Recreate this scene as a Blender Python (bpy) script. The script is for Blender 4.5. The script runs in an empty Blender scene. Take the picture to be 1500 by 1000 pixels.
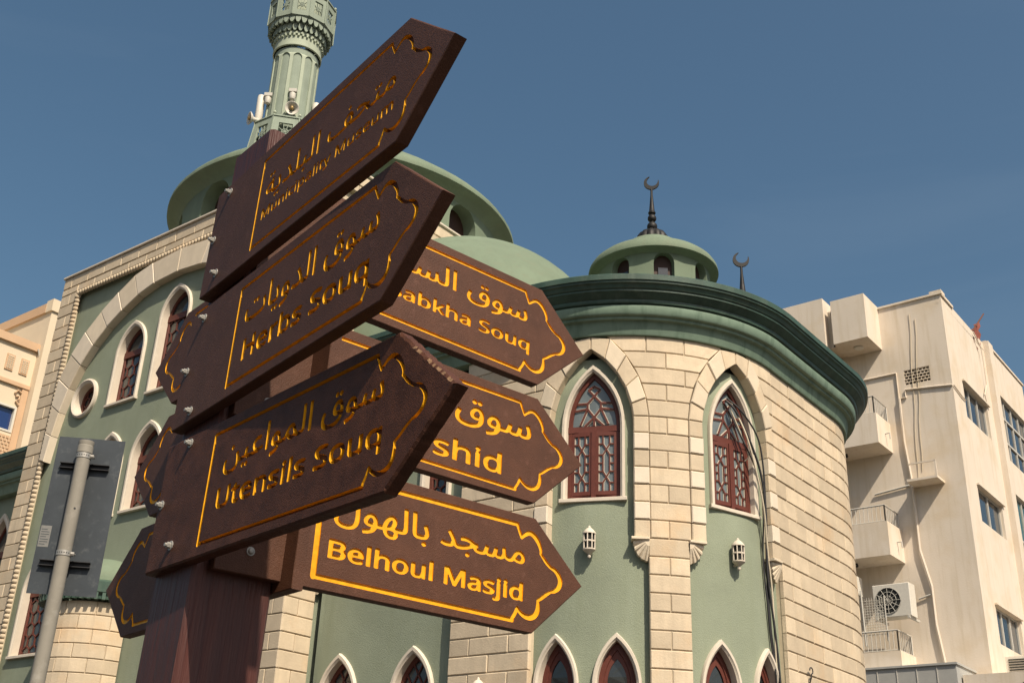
import bpy, bmesh, math, random
import numpy as np
from mathutils import Vector, Matrix
from mathutils.geometry import delaunay_2d_cdt
random.seed(7)
sc = bpy.context.scene
col = sc.collection
R_ = math.radians

# ---------------------------------------------------------------- camera
CAMH = 1.6
F_PX, PITCH, ROLL = 1659.09, 0.43536637, 0.04040453
cam = bpy.data.cameras.new('camera')
cam.sensor_width = 36.0
cam.lens = F_PX / 1500.0 * 36.0
cam.clip_start = 0.05
cam.clip_end = 3000.0
camo = bpy.data.objects.new('camera', cam)
_r = Vector((1, 0, 0)); _f = Vector((0, math.cos(PITCH), math.sin(PITCH))); _u = Vector((0, -math.sin(PITCH), math.cos(PITCH)))
_rr = math.cos(ROLL) * _r + math.sin(ROLL) * _u
_uu = -math.sin(ROLL) * _r + math.cos(ROLL) * _u
camo.matrix_world = Matrix(((_rr.x, _uu.x, -_f.x, 0), (_rr.y, _uu.y, -_f.y, 0), (_rr.z, _uu.z, -_f.z, CAMH), (0, 0, 0, 1)))
col.objects.link(camo)
sc.camera = camo

# ---------------------------------------------------------------- daylight
SUN_AZ, SUN_EL = R_(153.5), R_(48.5)
world = bpy.data.worlds.new('World'); sc.world = world; world.use_nodes = True
nt = world.node_tree; nt.nodes.clear()
sky = nt.nodes.new('ShaderNodeTexSky'); sky.sky_type = 'NISHITA'; sky.sun_disc = False
sky.sun_elevation = SUN_EL; sky.sun_rotation = SUN_AZ
sky.air_density = 1.15; sky.dust_density = 4.0; sky.ozone_density = 2.2; sky.altitude = 0
hsv = nt.nodes.new('ShaderNodeHueSaturation'); hsv.inputs['Saturation'].default_value = 1.12; hsv.inputs['Hue'].default_value = 0.487
bg = nt.nodes.new('ShaderNodeBackground'); bg.inputs['Strength'].default_value = 0.081
wo = nt.nodes.new('ShaderNodeOutputWorld')
wtc = nt.nodes.new('ShaderNodeTexCoord'); wmp = nt.nodes.new('ShaderNodeMapping'); wmp.inputs['Scale'].default_value = (1.0, 1.6, 4.5)
wnz = nt.nodes.new('ShaderNodeTexNoise'); wnz.inputs['Scale'].default_value = 1.7; wnz.inputs['Detail'].default_value = 7; wnz.inputs['Distortion'].default_value = .8
wmr = nt.nodes.new('ShaderNodeMapRange'); wmr.inputs[1].default_value = .5; wmr.inputs[2].default_value = .85; wmr.inputs[4].default_value = .07
wmx = nt.nodes.new('ShaderNodeMix'); wmx.data_type = 'RGBA'; wmx.inputs[7].default_value = (5.2, 6.0, 6.6, 1)
nt.links.new(wtc.outputs['Generated'], wmp.inputs[0]); nt.links.new(wmp.outputs[0], wnz.inputs[0]); nt.links.new(wnz.outputs[0], wmr.inputs[0]); nt.links.new(wmr.outputs[0], wmx.inputs[0])
nt.links.new(sky.outputs[0], hsv.inputs['Color']); nt.links.new(hsv.outputs[0], wmx.inputs[6]); nt.links.new(wmx.outputs[2], bg.inputs[0]); nt.links.new(bg.outputs[0], wo.inputs[0])
sund = bpy.data.lights.new('sun', 'SUN'); sund.energy = 4.7; sund.angle = R_(0.53); sund.color = (1.0, 0.875, 0.70)
suno = bpy.data.objects.new('sun', sund); col.objects.link(suno)
_sd = Vector((math.sin(SUN_AZ) * math.cos(SUN_EL), math.cos(SUN_AZ) * math.cos(SUN_EL), math.sin(SUN_EL)))
suno.rotation_euler = (-_sd).to_track_quat('-Z', 'Y').to_euler(); suno.location = _sd * 60
sc.view_settings.view_transform = 'Standard'; sc.view_settings.look = 'None'
sc.view_settings.gamma = 1.0; sc.view_settings.use_curve_mapping = False
sc.view_settings.exposure = 0.32
sc.cycles.max_bounces = 6

# ---------------------------------------------------------------- helpers
WL = {}
def wloc(o): return WL.get(o.name, Vector((0, 0, 0)))
def tag(o, label=None, cat=None, group=None, kind=None):
    if label: o['label'] = label
    if cat: o['category'] = cat
    if group: o['group'] = group
    if kind: o['kind'] = kind
    return o
def thing(name, label, cat, loc, group=None):
    o = bpy.data.objects.new(name, None); col.objects.link(o); o.location = loc
    WL[o.name] = Vector(loc); o.empty_display_size = .2
    return tag(o, label, cat, group)
class MB:
    def __init__(s): s.v = []; s.f = []; s.m = []
    def add(s, vs, fs, mi=0):
        k = len(s.v); s.v += [tuple(p) for p in vs]
        for f in fs: s.f.append(tuple(k + i for i in f)); s.m.append(mi)
        return s
    def box(s, f, a0, a1, b0, b1, o0, o1, mi=0, ch=0):
        if ch <= 0:
            P = [f(a, b, o) for o in (o0, o1) for b in (b0, b1) for a in (a0, a1)]
            s.add(P, [(0, 1, 3, 2)[::-1], (4, 5, 7, 6), (0, 1, 5, 4), (2, 3, 7, 6)[::-1], (0, 2, 6, 4)[::-1], (1, 3, 7, 5)], mi)
        else:
            c = ch
            P = [f(a, b, o0) for b in (b0, b1) for a in (a0, a1)] + [f(a, b, o1 - c) for b in (b0, b1) for a in (a0, a1)] + [f(a, b, o1) for b in (b0 + c, b1 - c) for a in (a0 + c, a1 - c)]
            F = [(8, 9, 11, 10)]
            for L in (0, 4):
                for i, j in ((0, 1), (1, 3), (3, 2), (2, 0)): F.append((L + i, L + j, L + 4 + j, L + 4 + i))
            s.add(P, F, mi)
        return s
    def tube(s, pts, r, n=8, mi=0, cap=True, closed=False):
        pts = [Vector(p) for p in pts]; rings = []
        up = Vector((0, 0, 1))
        for i, p in enumerate(pts):
            if closed: t = pts[(i + 1) % len(pts)] - pts[i - 1]
            else: t = pts[min(i + 1, len(pts) - 1)] - pts[max(i - 1, 0)]
            t.normalize()
            x = t.cross(up)
            if x.length < 1e-3: x = t.cross(Vector((1, 0, 0)))
            x.normalize(); y = t.cross(x)
            rr = r[i] if isinstance(r, (list, tuple)) else r
            rings.append([p + x * rr * math.cos(2 * math.pi * k / n) + y * rr * math.sin(2 * math.pi * k / n) for k in range(n)])
        V = [p for rg in rings for p in rg]; F = []
        m = len(pts)
        for i in range(m if closed else m - 1):
            for k in range(n):
                a = i * n + k; b = i * n + (k + 1) % n; j = (i + 1) % m
                F.append((a, b, j * n + (k + 1) % n, j * n + k))
        if cap and not closed: F.append(tuple(range(n))[::-1]); F.append(tuple((m - 1) * n + k for k in range(n)))
        s.add(V, F, mi); return s
    def lathe(s, c, prof, n=32, mi=0, a0=0.0, a1=2 * math.pi, rib=0, amp=0, xf=None):
        full = abs(a1 - a0 - 2 * math.pi) < 1e-6
        N = n if full else n + 1; V = []
        for (r, z) in prof:
            for k in range(N):
                a = a0 + (a1 - a0) * k / n
                rr = r * (1 + (amp * abs(math.sin(rib * a / 2)) - amp if rib else 0))
                V.append(Vector((c[0] + rr * math.sin(a), c[1] + rr * math.cos(a), c[2] + z)))
        if xf: V = [xf @ (p - Vector(c)) + Vector(c) for p in V]
        F = []
        for i in range(len(prof) - 1):
            for k in range(n):
                a = i * N + k; b = i * N + (k + 1) % N
                F.append((a, b, b + N, a + N))
        s.add(V, F, mi); return s
    def build(s, name, mats, parent=None, smooth=False, auto=None, label=None, kind=None):
        me = bpy.data.meshes.new(name)
        V = np.array(s.v); c = (V.min(0) + V.max(0)) / 2
        me.from_pydata([tuple(p) for p in (V - c)], [], s.f)
        if not isinstance(mats, (list, tuple)): mats = [mats]
        for m in mats: me.materials.append(m)
        me.polygons.foreach_set('material_index', s.m)
        if smooth: me.polygons.foreach_set('use_smooth', [True] * len(s.f))
        me.validate(); me.update()
        if auto is not None:
            bm = bmesh.new(); bm.from_mesh(me); bmesh.ops.remove_doubles(bm, verts=bm.verts, dist=1e-5)
            bmesh.ops.recalc_face_normals(bm, faces=bm.faces)
            for f in bm.faces: f.smooth = True
            for e in bm.edges:
                if len(e.link_faces) == 2: e.smooth = e.calc_face_angle(0) < auto
            bm.to_mesh(me); bm.free()
        o = bpy.data.objects.new(name, me); col.objects.link(o)
        c = Vector(c)
        if parent is not None: o.parent = parent; o.location = c - wloc(parent)
        else: o.location = c
        WL[o.name] = c
        return tag(o, label, kind=kind)

def tri2d(loops, step=None, extra=None):
    """even-odd triangulation of nested 2-D loops, with optional grid points"""
    V = []; E = []
    for L in loops:
        k = len(V); n = len(L); V += [Vector((p[0], p[1])) for p in L]; E += [(k + i, k + (i + 1) % n) for i in range(n)]
    A = np.array([[p[0], p[1]] for p in V]); x0, y0 = A.min(0); x1, y1 = A.max(0)
    if step:
        sx, sy = step if isinstance(step, (tuple, list)) else (step, step)
        for x in np.arange(x0 + sx * .5, x1, sx):
            for y in np.arange(y0 + sy * .5, y1, sy): V.append(Vector((x, y)))
    v, e, f, *_ = delaunay_2d_cdt(V, E, [], 0, 1e-7)
    P = np.array([[p[0], p[1]] for p in v]); T = np.array([list(t) for t in f if len(t) == 3])
    C = P[T].mean(1); ins = np.zeros(len(C), int)
    for L in loops:
        L = np.array([[p[0], p[1]] for p in L]); M = np.roll(L, -1, 0)
        for a, b in zip(L, M):
            if a[1] == b[1]: continue
            m = (a[1] > C[:, 1]) != (b[1] > C[:, 1])
            ins += (m & (C[:, 0] < (b[0] - a[0]) * (C[:, 1] - a[1]) / (b[1] - a[1]) + a[0]))
    T = T[ins % 2 == 1]
    # consistent ccw
    a, b, c = P[T[:, 0]], P[T[:, 1]], P[T[:, 2]]
    cr = (b[:, 0] - a[:, 0]) * (c[:, 1] - a[:, 1]) - (b[:, 1] - a[:, 1]) * (c[:, 0] - a[:, 0])
    T[cr < 0] = T[cr < 0][:, ::-1]; T = T[np.abs(cr) > 1e-12]
    return P, T
def sheet(mb, f, loops, o, mi=0, step=None):
    P, T = tri2d(loops, step)
    mb.add([f(p[0], p[1], o) for p in P], [tuple(int(i) for i in t) for t in T], mi)
def wallof(mb, f, loop, o0, o1, mi=0):
    n = len(loop); V = [f(p[0], p[1], o0) for p in loop] + [f(p[0], p[1], o1) for p in loop]
    mb.add(V, [(i, (i + 1) % n, n + (i + 1) % n, n + i) for i in range(n)], mi)
def strip(mb, f, A, B, prof, mi=0, closed=False):
    """sweep cross-section prof [(t,o)] between matching polylines A and B"""
    n = len(A); m = len(prof); V = []
    for (t, o) in prof:
        for p, q in zip(A, B): V.append(f(p[0] + (q[0] - p[0]) * t, p[1] + (q[1] - p[1]) * t, o))
    F = []
    for i in range(m - 1):
        for k in range(n if closed else n - 1):
            j = (k + 1) % n; F.append((i * n + k, i * n + j, (i + 1) * n + j, (i + 1) * n + k))
    mb.add(V, F, mi)
def bar(mb, f, p, q, w, o0, o1, mi=0):
    d = Vector((q[0] - p[0], q[1] - p[1])); L = d.length
    if L < 1e-5: return
    d /= L; n = Vector((-d.y, d.x)) * w / 2
    P = [(p[0] + n.x, p[1] + n.y), (p[0] - n.x, p[1] - n.y), (q[0] - n.x, q[1] - n.y), (q[0] + n.x, q[1] + n.y)]
    V = [f(a, b, o) for o in (o0, o1) for a, b in P]
    mb.add(V, [(4, 5, 6, 7), (0, 1, 5, 4), (1, 2, 6, 5), (2, 3, 7, 6), (3, 0, 4, 7)], mi)
def patch(mb, f, c, nx, o0, o1, ch, mi=0):
    """one masonry block: corners c = BL,BR,TR,TL in 2-D, front chamfered"""
    (ax, ay), (bx, by), (cx, cy), (dx, dy) = c
    def bl(t, w):
        return ((1 - w) * ((1 - t) * ax + t * bx) + w * ((1 - t) * dx + t * cx), (1 - w) * ((1 - t) * ay + t * by) + w * ((1 - t) * dy + t * cy))
    W = max(1e-4, math.hypot(bx - ax, by - ay), math.hypot(cx - dx, cy - dy)); H = max(1e-4, math.hypot(dx - ax, dy - ay), math.hypot(cx - bx, cy - by))
    et, ew = min(.3, ch / W), min(.3, ch / H)
    V = []; n = nx + 1
    for i in range(n): V.append(f(*bl(i / nx, 0), o0))
    for i in range(n): V.append(f(*bl(i / nx, 0), o1 - ch))
    for i in range(n): V.append(f(*bl(et + (1 - 2 * et) * i / nx, ew), o1))
    for i in range(n): V.append(f(*bl(et + (1 - 2 * et) * i / nx, 1 - ew), o1))
    for i in range(n): V.append(f(*bl(i / nx, 1), o1 - ch))
    for i in range(n): V.append(f(*bl(i / nx, 1), o0))
    F = []
    for r in range(5):
        for i in range(nx): F.append((r * n + i, r * n + i + 1, (r + 1) * n + i + 1, (r + 1) * n + i))
    F.append((0, n, 4 * n, 5 * n)); F.append((n, 2 * n, 3 * n, 4 * n))
    k = n - 1; F.append((k, n + k, 4 * n + k, 5 * n + k)[::-1]); F.append((n + k, 2 * n + k, 3 * n + k, 4 * n + k)[::-1])
    mb.add(V, F, mi)
def arch(c, h, z0, zs, za, n=9):
    r = max(za - zs, h * 1.001); R = (h * h + r * r) / (2 * h); P = [(c - h, z0), (c - h, zs)]
    th = math.asin(min(1, r / R))
    L = [(c - h + R - R * math.cos(th * i / n), zs + R * math.sin(th * i / n)) for i in range(1, n)]
    P += L; P.append((c, zs + r)); P += [(2 * c - x, z) for x, z in reversed(L)]; P += [(c + h, zs), (c + h, z0)]
    return P
def arch_w(h, zs, za, z):
    """half width of the pointed arch at height z"""
    if z <= zs: return h
    if z >= za: return 0
    r = max(za - zs, h * 1.001); R = (h * h + r * r) / (2 * h)
    return max(0, math.sqrt(max(0, R * R - (z - zs) ** 2)) - (R - h))

# ---------------------------------------------------------------- materials
def mat(name, color, rough=.8, noise=0., nscale=4., bump=0., bscale=60., spec=.3, metallic=0., rnd=0., streak=0., streak_col=None, grain=None, var2=None):
    m = bpy.data.materials.new(name); m.use_nodes = True; n = m.node_tree; b = n.nodes['Principled BSDF']
    b.inputs['Roughness'].default_value = rough; b.inputs['Specular IOR Level'].default_value = spec; b.inputs['Metallic'].default_value = metallic
    tc = n.nodes.new('ShaderNodeTexCoord'); geo = n.nodes.new('ShaderNodeNewGeometry')
    rgb = n.nodes.new('ShaderNodeRGB'); rgb.outputs[0].default_value = (*color, 1); cur = rgb.outputs[0]
    def mixc(fac, a, bcol, mode='MIX'):
        mx = n.nodes.new('ShaderNodeMix'); mx.data_type = 'RGBA'; mx.blend_type = mode
        if isinstance(fac, float): mx.inputs[0].default_value = fac
        else: n.links.new(fac, mx.inputs[0])
        n.links.new(a, mx.inputs[6])
        if isinstance(bcol, tuple): mx.inputs[7].default_value = (*bcol, 1)
        else: n.links.new(bcol, mx.inputs[7])
        return mx.outputs[2]
    def nz(scale, detail=6, stretch=None, ro=.6):
        t = n.nodes.new('ShaderNodeTexNoise'); t.inputs['Scale'].default_value = scale; t.inputs['Detail'].default_value = detail; t.inputs['Roughness'].default_value = ro
        if stretch:
            mp = n.nodes.new('ShaderNodeMapping'); mp.inputs['Scale'].default_value = stretch; n.links.new(geo.outputs['Position'], mp.inputs[0]); n.links.new(mp.outputs[0], t.inputs[0])
        else: n.links.new(geo.outputs['Position'], t.inputs[0])
        return t.outputs[0]
    def ramp(src, a, bb):
        r = n.nodes.new('ShaderNodeMapRange'); r.inputs[1].default_value = a; r.inputs[2].default_value = bb; n.links.new(src, r.inputs[0]); r.clamp = True; return r.outputs[0]
    if noise: cur = mixc(ramp(nz(nscale), .3, .7), cur, tuple(max(0, c * (1 - noise)) for c in color))
    if var2: cur = mixc(ramp(nz(var2[1], 8), var2[2], var2[3]), cur, var2[0])
    if rnd:
        oi = n.nodes.new('ShaderNodeObjectInfo'); r = n.nodes.new('ShaderNodeMapRange'); n.links.new(oi.outputs['Random'], r.inputs[0]); r.inputs[3].default_value = 1 - rnd; r.inputs[4].default_value = 1 + rnd * .55
        cb = n.nodes.new('ShaderNodeCombineColor'); [n.links.new(r.outputs[0], cb.inputs[i]) for i in range(3)]
        cur = mixc(1.0, cur, cb.outputs[0], 'MULTIPLY')
    if streak: cur = mixc(ramp(nz(1.0, 5, (7, 7, .55)), .5, .78), cur, streak_col or tuple(c * (1 - streak) for c in color))
    if grain: cur = mixc(ramp(nz(1.0, 6, grain[0]), .35, .7), cur, grain[1])
    n.links.new(cur, b.inputs['Base Color'])
    if bump:
        bp = n.nodes.new('ShaderNodeBump'); bp.inputs['Strength'].default_value = bump; bp.inputs['Distance'].default_value = .01
        n.links.new(nz(1.0, 5, grain[0]) if grain else nz(bscale, 5), bp.inputs['Height']); n.links.new(bp.outputs[0], b.inputs['Normal'])
    return m
M_stone = mat('cream_stone', (.61, .505, .365), .85, noise=.16, nscale=5, bump=.4, bscale=45, rnd=.17, streak=.22, var2=((.58, .42, .26), 1.6, .54, .78))
M_quoin = mat('pale_stone', (.68, .58, .44), .85, noise=.12, nscale=6, bump=.3, bscale=45, rnd=.16, streak=.15)
M_quoinL = mat('whitish_stone', (.70, .61, .485), .85, noise=.1, nscale=6, bump=.3, bscale=45, rnd=.06, streak=.12)
M_joint = mat('mortar_backing', (.56, .47, .34), .9, noise=.2, nscale=9)
M_trim = mat('cream_trim_paint', (.63, .56, .46), .7, noise=.12, nscale=8, bump=.12, bscale=60, streak=.15)
M_green = mat('sage_green_render', (.262, .297, .218), .85, noise=.16, nscale=1.6, bump=.6, bscale=70, streak=.14, var2=((.235, .265, .19), 6, .52, .75), streak_col=(.225, .255, .18))
M_greenD = mat('dark_green_paint', (.055, .105, .08), .5, noise=.45, nscale=3, bump=.25, bscale=50, streak=.7, streak_col=(.075, .11, .085), spec=.4)
M_greenB = mat('pale_green_band_paint', (.20, .285, .215), .65, noise=.2, nscale=5, bump=.2, bscale=60, streak=.4, streak_col=(.085, .14, .10))
M_dome = mat('dome_green_paint', (.165, .215, .15), .8, noise=.2, nscale=1.3, bump=.4, bscale=50, streak=.22, var2=((.15, .18, .125), 5, .5, .75))
M_wood = mat('red_brown_window_paint', (.125, .036, .025), .5, noise=.25, nscale=20, bump=.1, bscale=80)
M_glass = mat('window_glass', (.02, .024, .026), .08, spec=.9, rnd=.3)
M_glassH = mat('hall_window_glass', (.055, .06, .058), .12, spec=.8, rnd=.35)
M_glassL = mat('pale_window_glass', (.17, .20, .205), .22, spec=.7, noise=.35, nscale=2.5, rnd=.1)  # pale blue-grey base colour with soft mottling
M_iron = mat('black_iron', (.016, .015, .015), .55, noise=.3, nscale=20)
M_min = mat('minaret_pale_green', (.38, .43, .335), .8, noise=.12, nscale=3, bump=.2, bscale=40, streak=.2)
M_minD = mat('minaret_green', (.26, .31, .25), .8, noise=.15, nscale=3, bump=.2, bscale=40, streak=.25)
M_drumw = mat('dark_brown_drum_shutter', (.045, .022, .016), .6)
M_dark = mat('dark_opening', (.02, .022, .02), .8)
M_board = mat('brown_board_paint', (.096, .039, .021), .58, noise=.30, nscale=14, bump=.3, bscale=380, spec=.3, var2=((.125, .056, .036), 55, .56, .80), streak=.0)
M_boardW = mat('weathered_brown_board', (.098, .038, .021), .5, noise=.5, nscale=30, bump=.38, bscale=420, spec=.2, var2=((.15, .075, .042), 150, .63, .80))
M_bare = mat('bare_split_wood', (.34, .20, .11), .85, noise=.6, nscale=90, bump=.5, bscale=300)
M_gold = mat('gold_lettering_paint', (.88, .42, .010), .5, noise=.3, nscale=70)
M_goldShade = mat('shaded_gold_paint', (.13, .042, .008), .6, noise=.6, nscale=90)  # shade inside the carved grooves put into the gold's colour, with random mottling
M_post = mat('brown_post_wood', (.078, .022, .015), .5, bump=.55, grain=((60, 60, 3.5), (.055, .020, .017)), spec=.4)
M_bolt = mat('galvanised_bolt', (.38, .37, .34), .5, noise=.2, nscale=60, metallic=.3)
M_pole = mat('grey_painted_pole', (.27, .25, .21), .5, noise=.12, nscale=9, bump=.05, bscale=120, var2=((.33, .31, .27), 14, .55, .75))
M_plate = mat('blue_grey_sheet_metal', (.058, .068, .078), .5, noise=.3, nscale=6, metallic=.2, var2=((.10, .11, .115), 22, .56, .8), streak=.3)
M_clamp = mat('zinc_clamp', (.42, .40, .36), .4, metallic=.5, noise=.2, nscale=50)
M_blk = mat('dark_bracket', (.03, .03, .032), .5)
M_sticker = mat('faded_sticker', (.20, .20, .19), .6, noise=.2, nscale=60)
M_apt = mat('cream_render_wall', (.68, .60, .50), .9, noise=.09, nscale=.7, bump=.3, bscale=25, streak=.2, streak_col=(.56, .475, .36), var2=((.60, .50, .37), 1.1, .5, .72))
M_aptB = mat('peach_wall', (.66, .555, .41), .9, noise=.08, nscale=1, bump=.15, bscale=30)
M_orange = mat('orange_band_paint', (.56, .38, .24), .85, noise=.1, nscale=2)
M_white = mat('white_plastic', (.62, .59, .52), .45, noise=.1, nscale=20)
M_alu = mat('aluminium_frame', (.50, .48, .43), .5, noise=.1, nscale=15)
M_paneB = mat('blue_grey_pane', (.035, .05, .065), .07, spec=.9, rnd=.35)
M_teal = mat('teal_pane', (.03, .10, .10), .1, spec=.8)
M_blue = mat('deep_blue_pane', (.01, .03, .12), .08, spec=.9)
M_grey = mat('grey_metal_sheet', (.40, .40, .38), .6, noise=.1, nscale=5, metallic=.1)
M_rust = mat('rusty_brown', (.12, .05, .03), .8)
M_red = mat('red_cloth', (.25, .08, .06), .9, noise=.3, nscale=30)
M_cableW = mat('beige_cable', (.55, .48, .36), .6)
M_asph = mat('asphalt', (.055, .053, .05), .9, noise=.3, nscale=3, bump=.4, bscale=90)
M_pave = mat('paving_brick', (.05, .042, .036), .9, noise=.15, nscale=2, bump=.3, bscale=60)
M_sand = mat('ground_grit', (.06, .052, .042), .95, noise=.2, nscale=.3, bump=.3, bscale=20)

# ---------------------------------------------------------------- site frame (streets run along V and U)
G = R_(38.23); SG, CG = math.sin(G), math.cos(G)
def W(v, u, z): return Vector((v * CG + u * SG, -v * SG + u * CG, z + CAMH))
UF, VS = 10.57, -12.17          # hall front plane, hall right-hand wall
R0, UA, VB = 2.35, 11.15, -6.10  # round wing
CUc, CVc = UA + R0, VB - R0
LA = CVc - VS; LQ = math.pi / 2 * R0; LB = 2.22
LTOT = LA + LQ + LB + LQ
def fw(s, z, o=0.0):             # the wing's curved wall: s along, z up, o outward
    if s < LA: return W(VS + s, UA - o, z)
    s2 = s - LA
    if s2 < LQ:
        a = s2 / R0; return W(CVc + (R0 + o) * math.sin(a), CUc - (R0 + o) * math.cos(a), z)
    s3 = s2 - LQ
    if s3 < LB: return W(VB + o, CUc + s3, z)
    a = (s3 - LB) / R0; return W(CVc + (R0 + o) * math.cos(a), CUc + LB + (R0 + o) * math.sin(a), z)
def ff(v, z, o=0.0): return W(v, UF - o, z)          # hall front
def fs(u, z, o=0.0): return W(VS + o, u, z)          # hall right side
def fl(v, z, o=0.0): return W(v, UA - o, z)          # left wing
GZ = -CAMH
HC = -.12                        # green render sits this far behind the stone face

# ---------------------------------------------------------------- ground
mb = MB(); S_ = 900
mb.add([(-S_, -S_, -.02), (S_, -S_, -.02), (S_, S_, -.02), (-S_, S_, -.02)], [(0, 1, 2, 3)])
mb.build('ground', M_sand, kind='structure')
mb = MB(); mb.box(lambda a, b, o: W(a, b, o - CAMH), -60, 60, -9.5, -3.2, -.016, .004); mb.build('road', M_asph, kind='structure')
mb = MB(); mb.box(lambda a, b, o: W(a, b, o - CAMH), -60, 60, -3.2, 30, -.014, .12); mb.build('pavement', M_pave, kind='structure')

# ================================================================ mosque
mosque = thing('mosque', 'pale green and cream stone mosque with domes, pointed windows and a rounded wing', 'mosque', W(-12.5, 13, GZ))

def leaf_lattice(mb, f, a0, a1, z0, z1, w, o0, o1, n=3, end=True):
    """chain of long hexagons and crossings down one casement leaf"""
    c = (a0 + a1) / 2; hw = (a1 - a0) * .22; H = z1 - z0
    e = (a1 - a0) * .30
    for x in (c - e, c + e):
        pass
    zs = [z0 + H * (k + .5) / n for k in range(n)]
    g = H / n * .20
    for k, z in enumerate(zs):
        for sg in (-1, 1):
            bar(mb, f, (c - hw, z - g * sg), (c + hw, z + g * sg), w, o0, o1)
        zt = zs[k + 1] - g if k < n - 1 else z1
        for sx in (-1, 1):
            bar(mb, f, (c + sx * hw, z + g), (c + sx * hw, zt), w, o0, o1)
            if k == 0: bar(mb, f, (c + sx * hw, z0), (c + sx * hw, z - g), w, o0, o1)
            e1 = a0 if sx < 0 else a1
            for q in (z - g, z + g): bar(mb, f, (c + sx * hw, q), (e1, q), w * .9, o0, o1)
            zm = (z + g + zt) / 2
            if k < n - 1: bar(mb, f, (c + sx * hw, zm), (e1, zm), w * .9, o0, o1)
def hexfield(mb, f, c, hfun, z0, z1, cell, w, o0, o1):
    """irregular hexagon lattice clipped to the opening"""
    r = cell; dx = r * 1.62
    def cl(p, q):
        P = []
        for i in range(9):
            t = i / 8; x = p[0] + (q[0] - p[0]) * t; z = p[1] + (q[1] - p[1]) * t
            if z0 <= z <= z1 and abs(x - c) <= hfun(z): P.append((x, z))
        if len(P) > 1: bar(mb, f, P[0], P[-1], w, o0, o1)
    j = 0; zz = z0
    while zz < z1 + 2 * r:
        for i in range(-3, 4):
            x = c + (i + (.5 if j % 2 else 0)) * dx
            V = [(x + dx / 2, zz - r * .5), (x + dx / 2, zz + r * .5), (x, zz + r), (x - dx / 2, zz + r * .5)]
            for k in range(3): cl(V[k], V[k + 1])
        zz += 1.5 * r; j += 1
def fan_tymp(mb, f, c, h, zs, za, w, o0, o1):
    """geometric tracery above a transom"""
    r = za - zs; Rr = .34 * r
    z1 = zs + .19 * r; z2 = zs + .50 * r; z3 = zs + .66 * r; z4 = zs + .88 * r
    x1 = h * .30; x2 = h * .42
    for sx in (-1, 1):
        bar(mb, f, (c, z1 - .0), (c + sx * x1, z2 - .12 * r), w, o0, o1)
        bar(mb, f, (c + sx * x1, z2 - .12 * r), (c + sx * x1, z2), w, o0, o1)
        bar(mb, f, (c + sx * x1, z2), (c, z3), w, o0, o1)
        bar(mb, f, (c + sx * x1, z2), (c + sx * arch_w(h, zs, za, z2), z2), w, o0, o1)
        bar(mb, f, (c + sx * x1, z2 - .12 * r), (c + sx * arch_w(h, zs, za, z2 - .12 * r) , z2 - .15 * r), w, o0, o1)
        bar(mb, f, (c, z3), (c + sx * h * .26, z3 + .14 * r), w, o0, o1)
        bar(mb, f, (c + sx * h * .26, z3 + .14 * r), (c, z4), w, o0, o1)
        bar(mb, f, (c, z1), (c + sx * h * .42, zs), w, o0, o1)
        bar(mb, f, (c + sx * x1 * 1.0, z2 - .12 * r), (c + sx * h * .62, zs + .02), w * .9, o0, o1)
    bar(mb, f, (c, zs), (c, z1), w, o0, o1)

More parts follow.
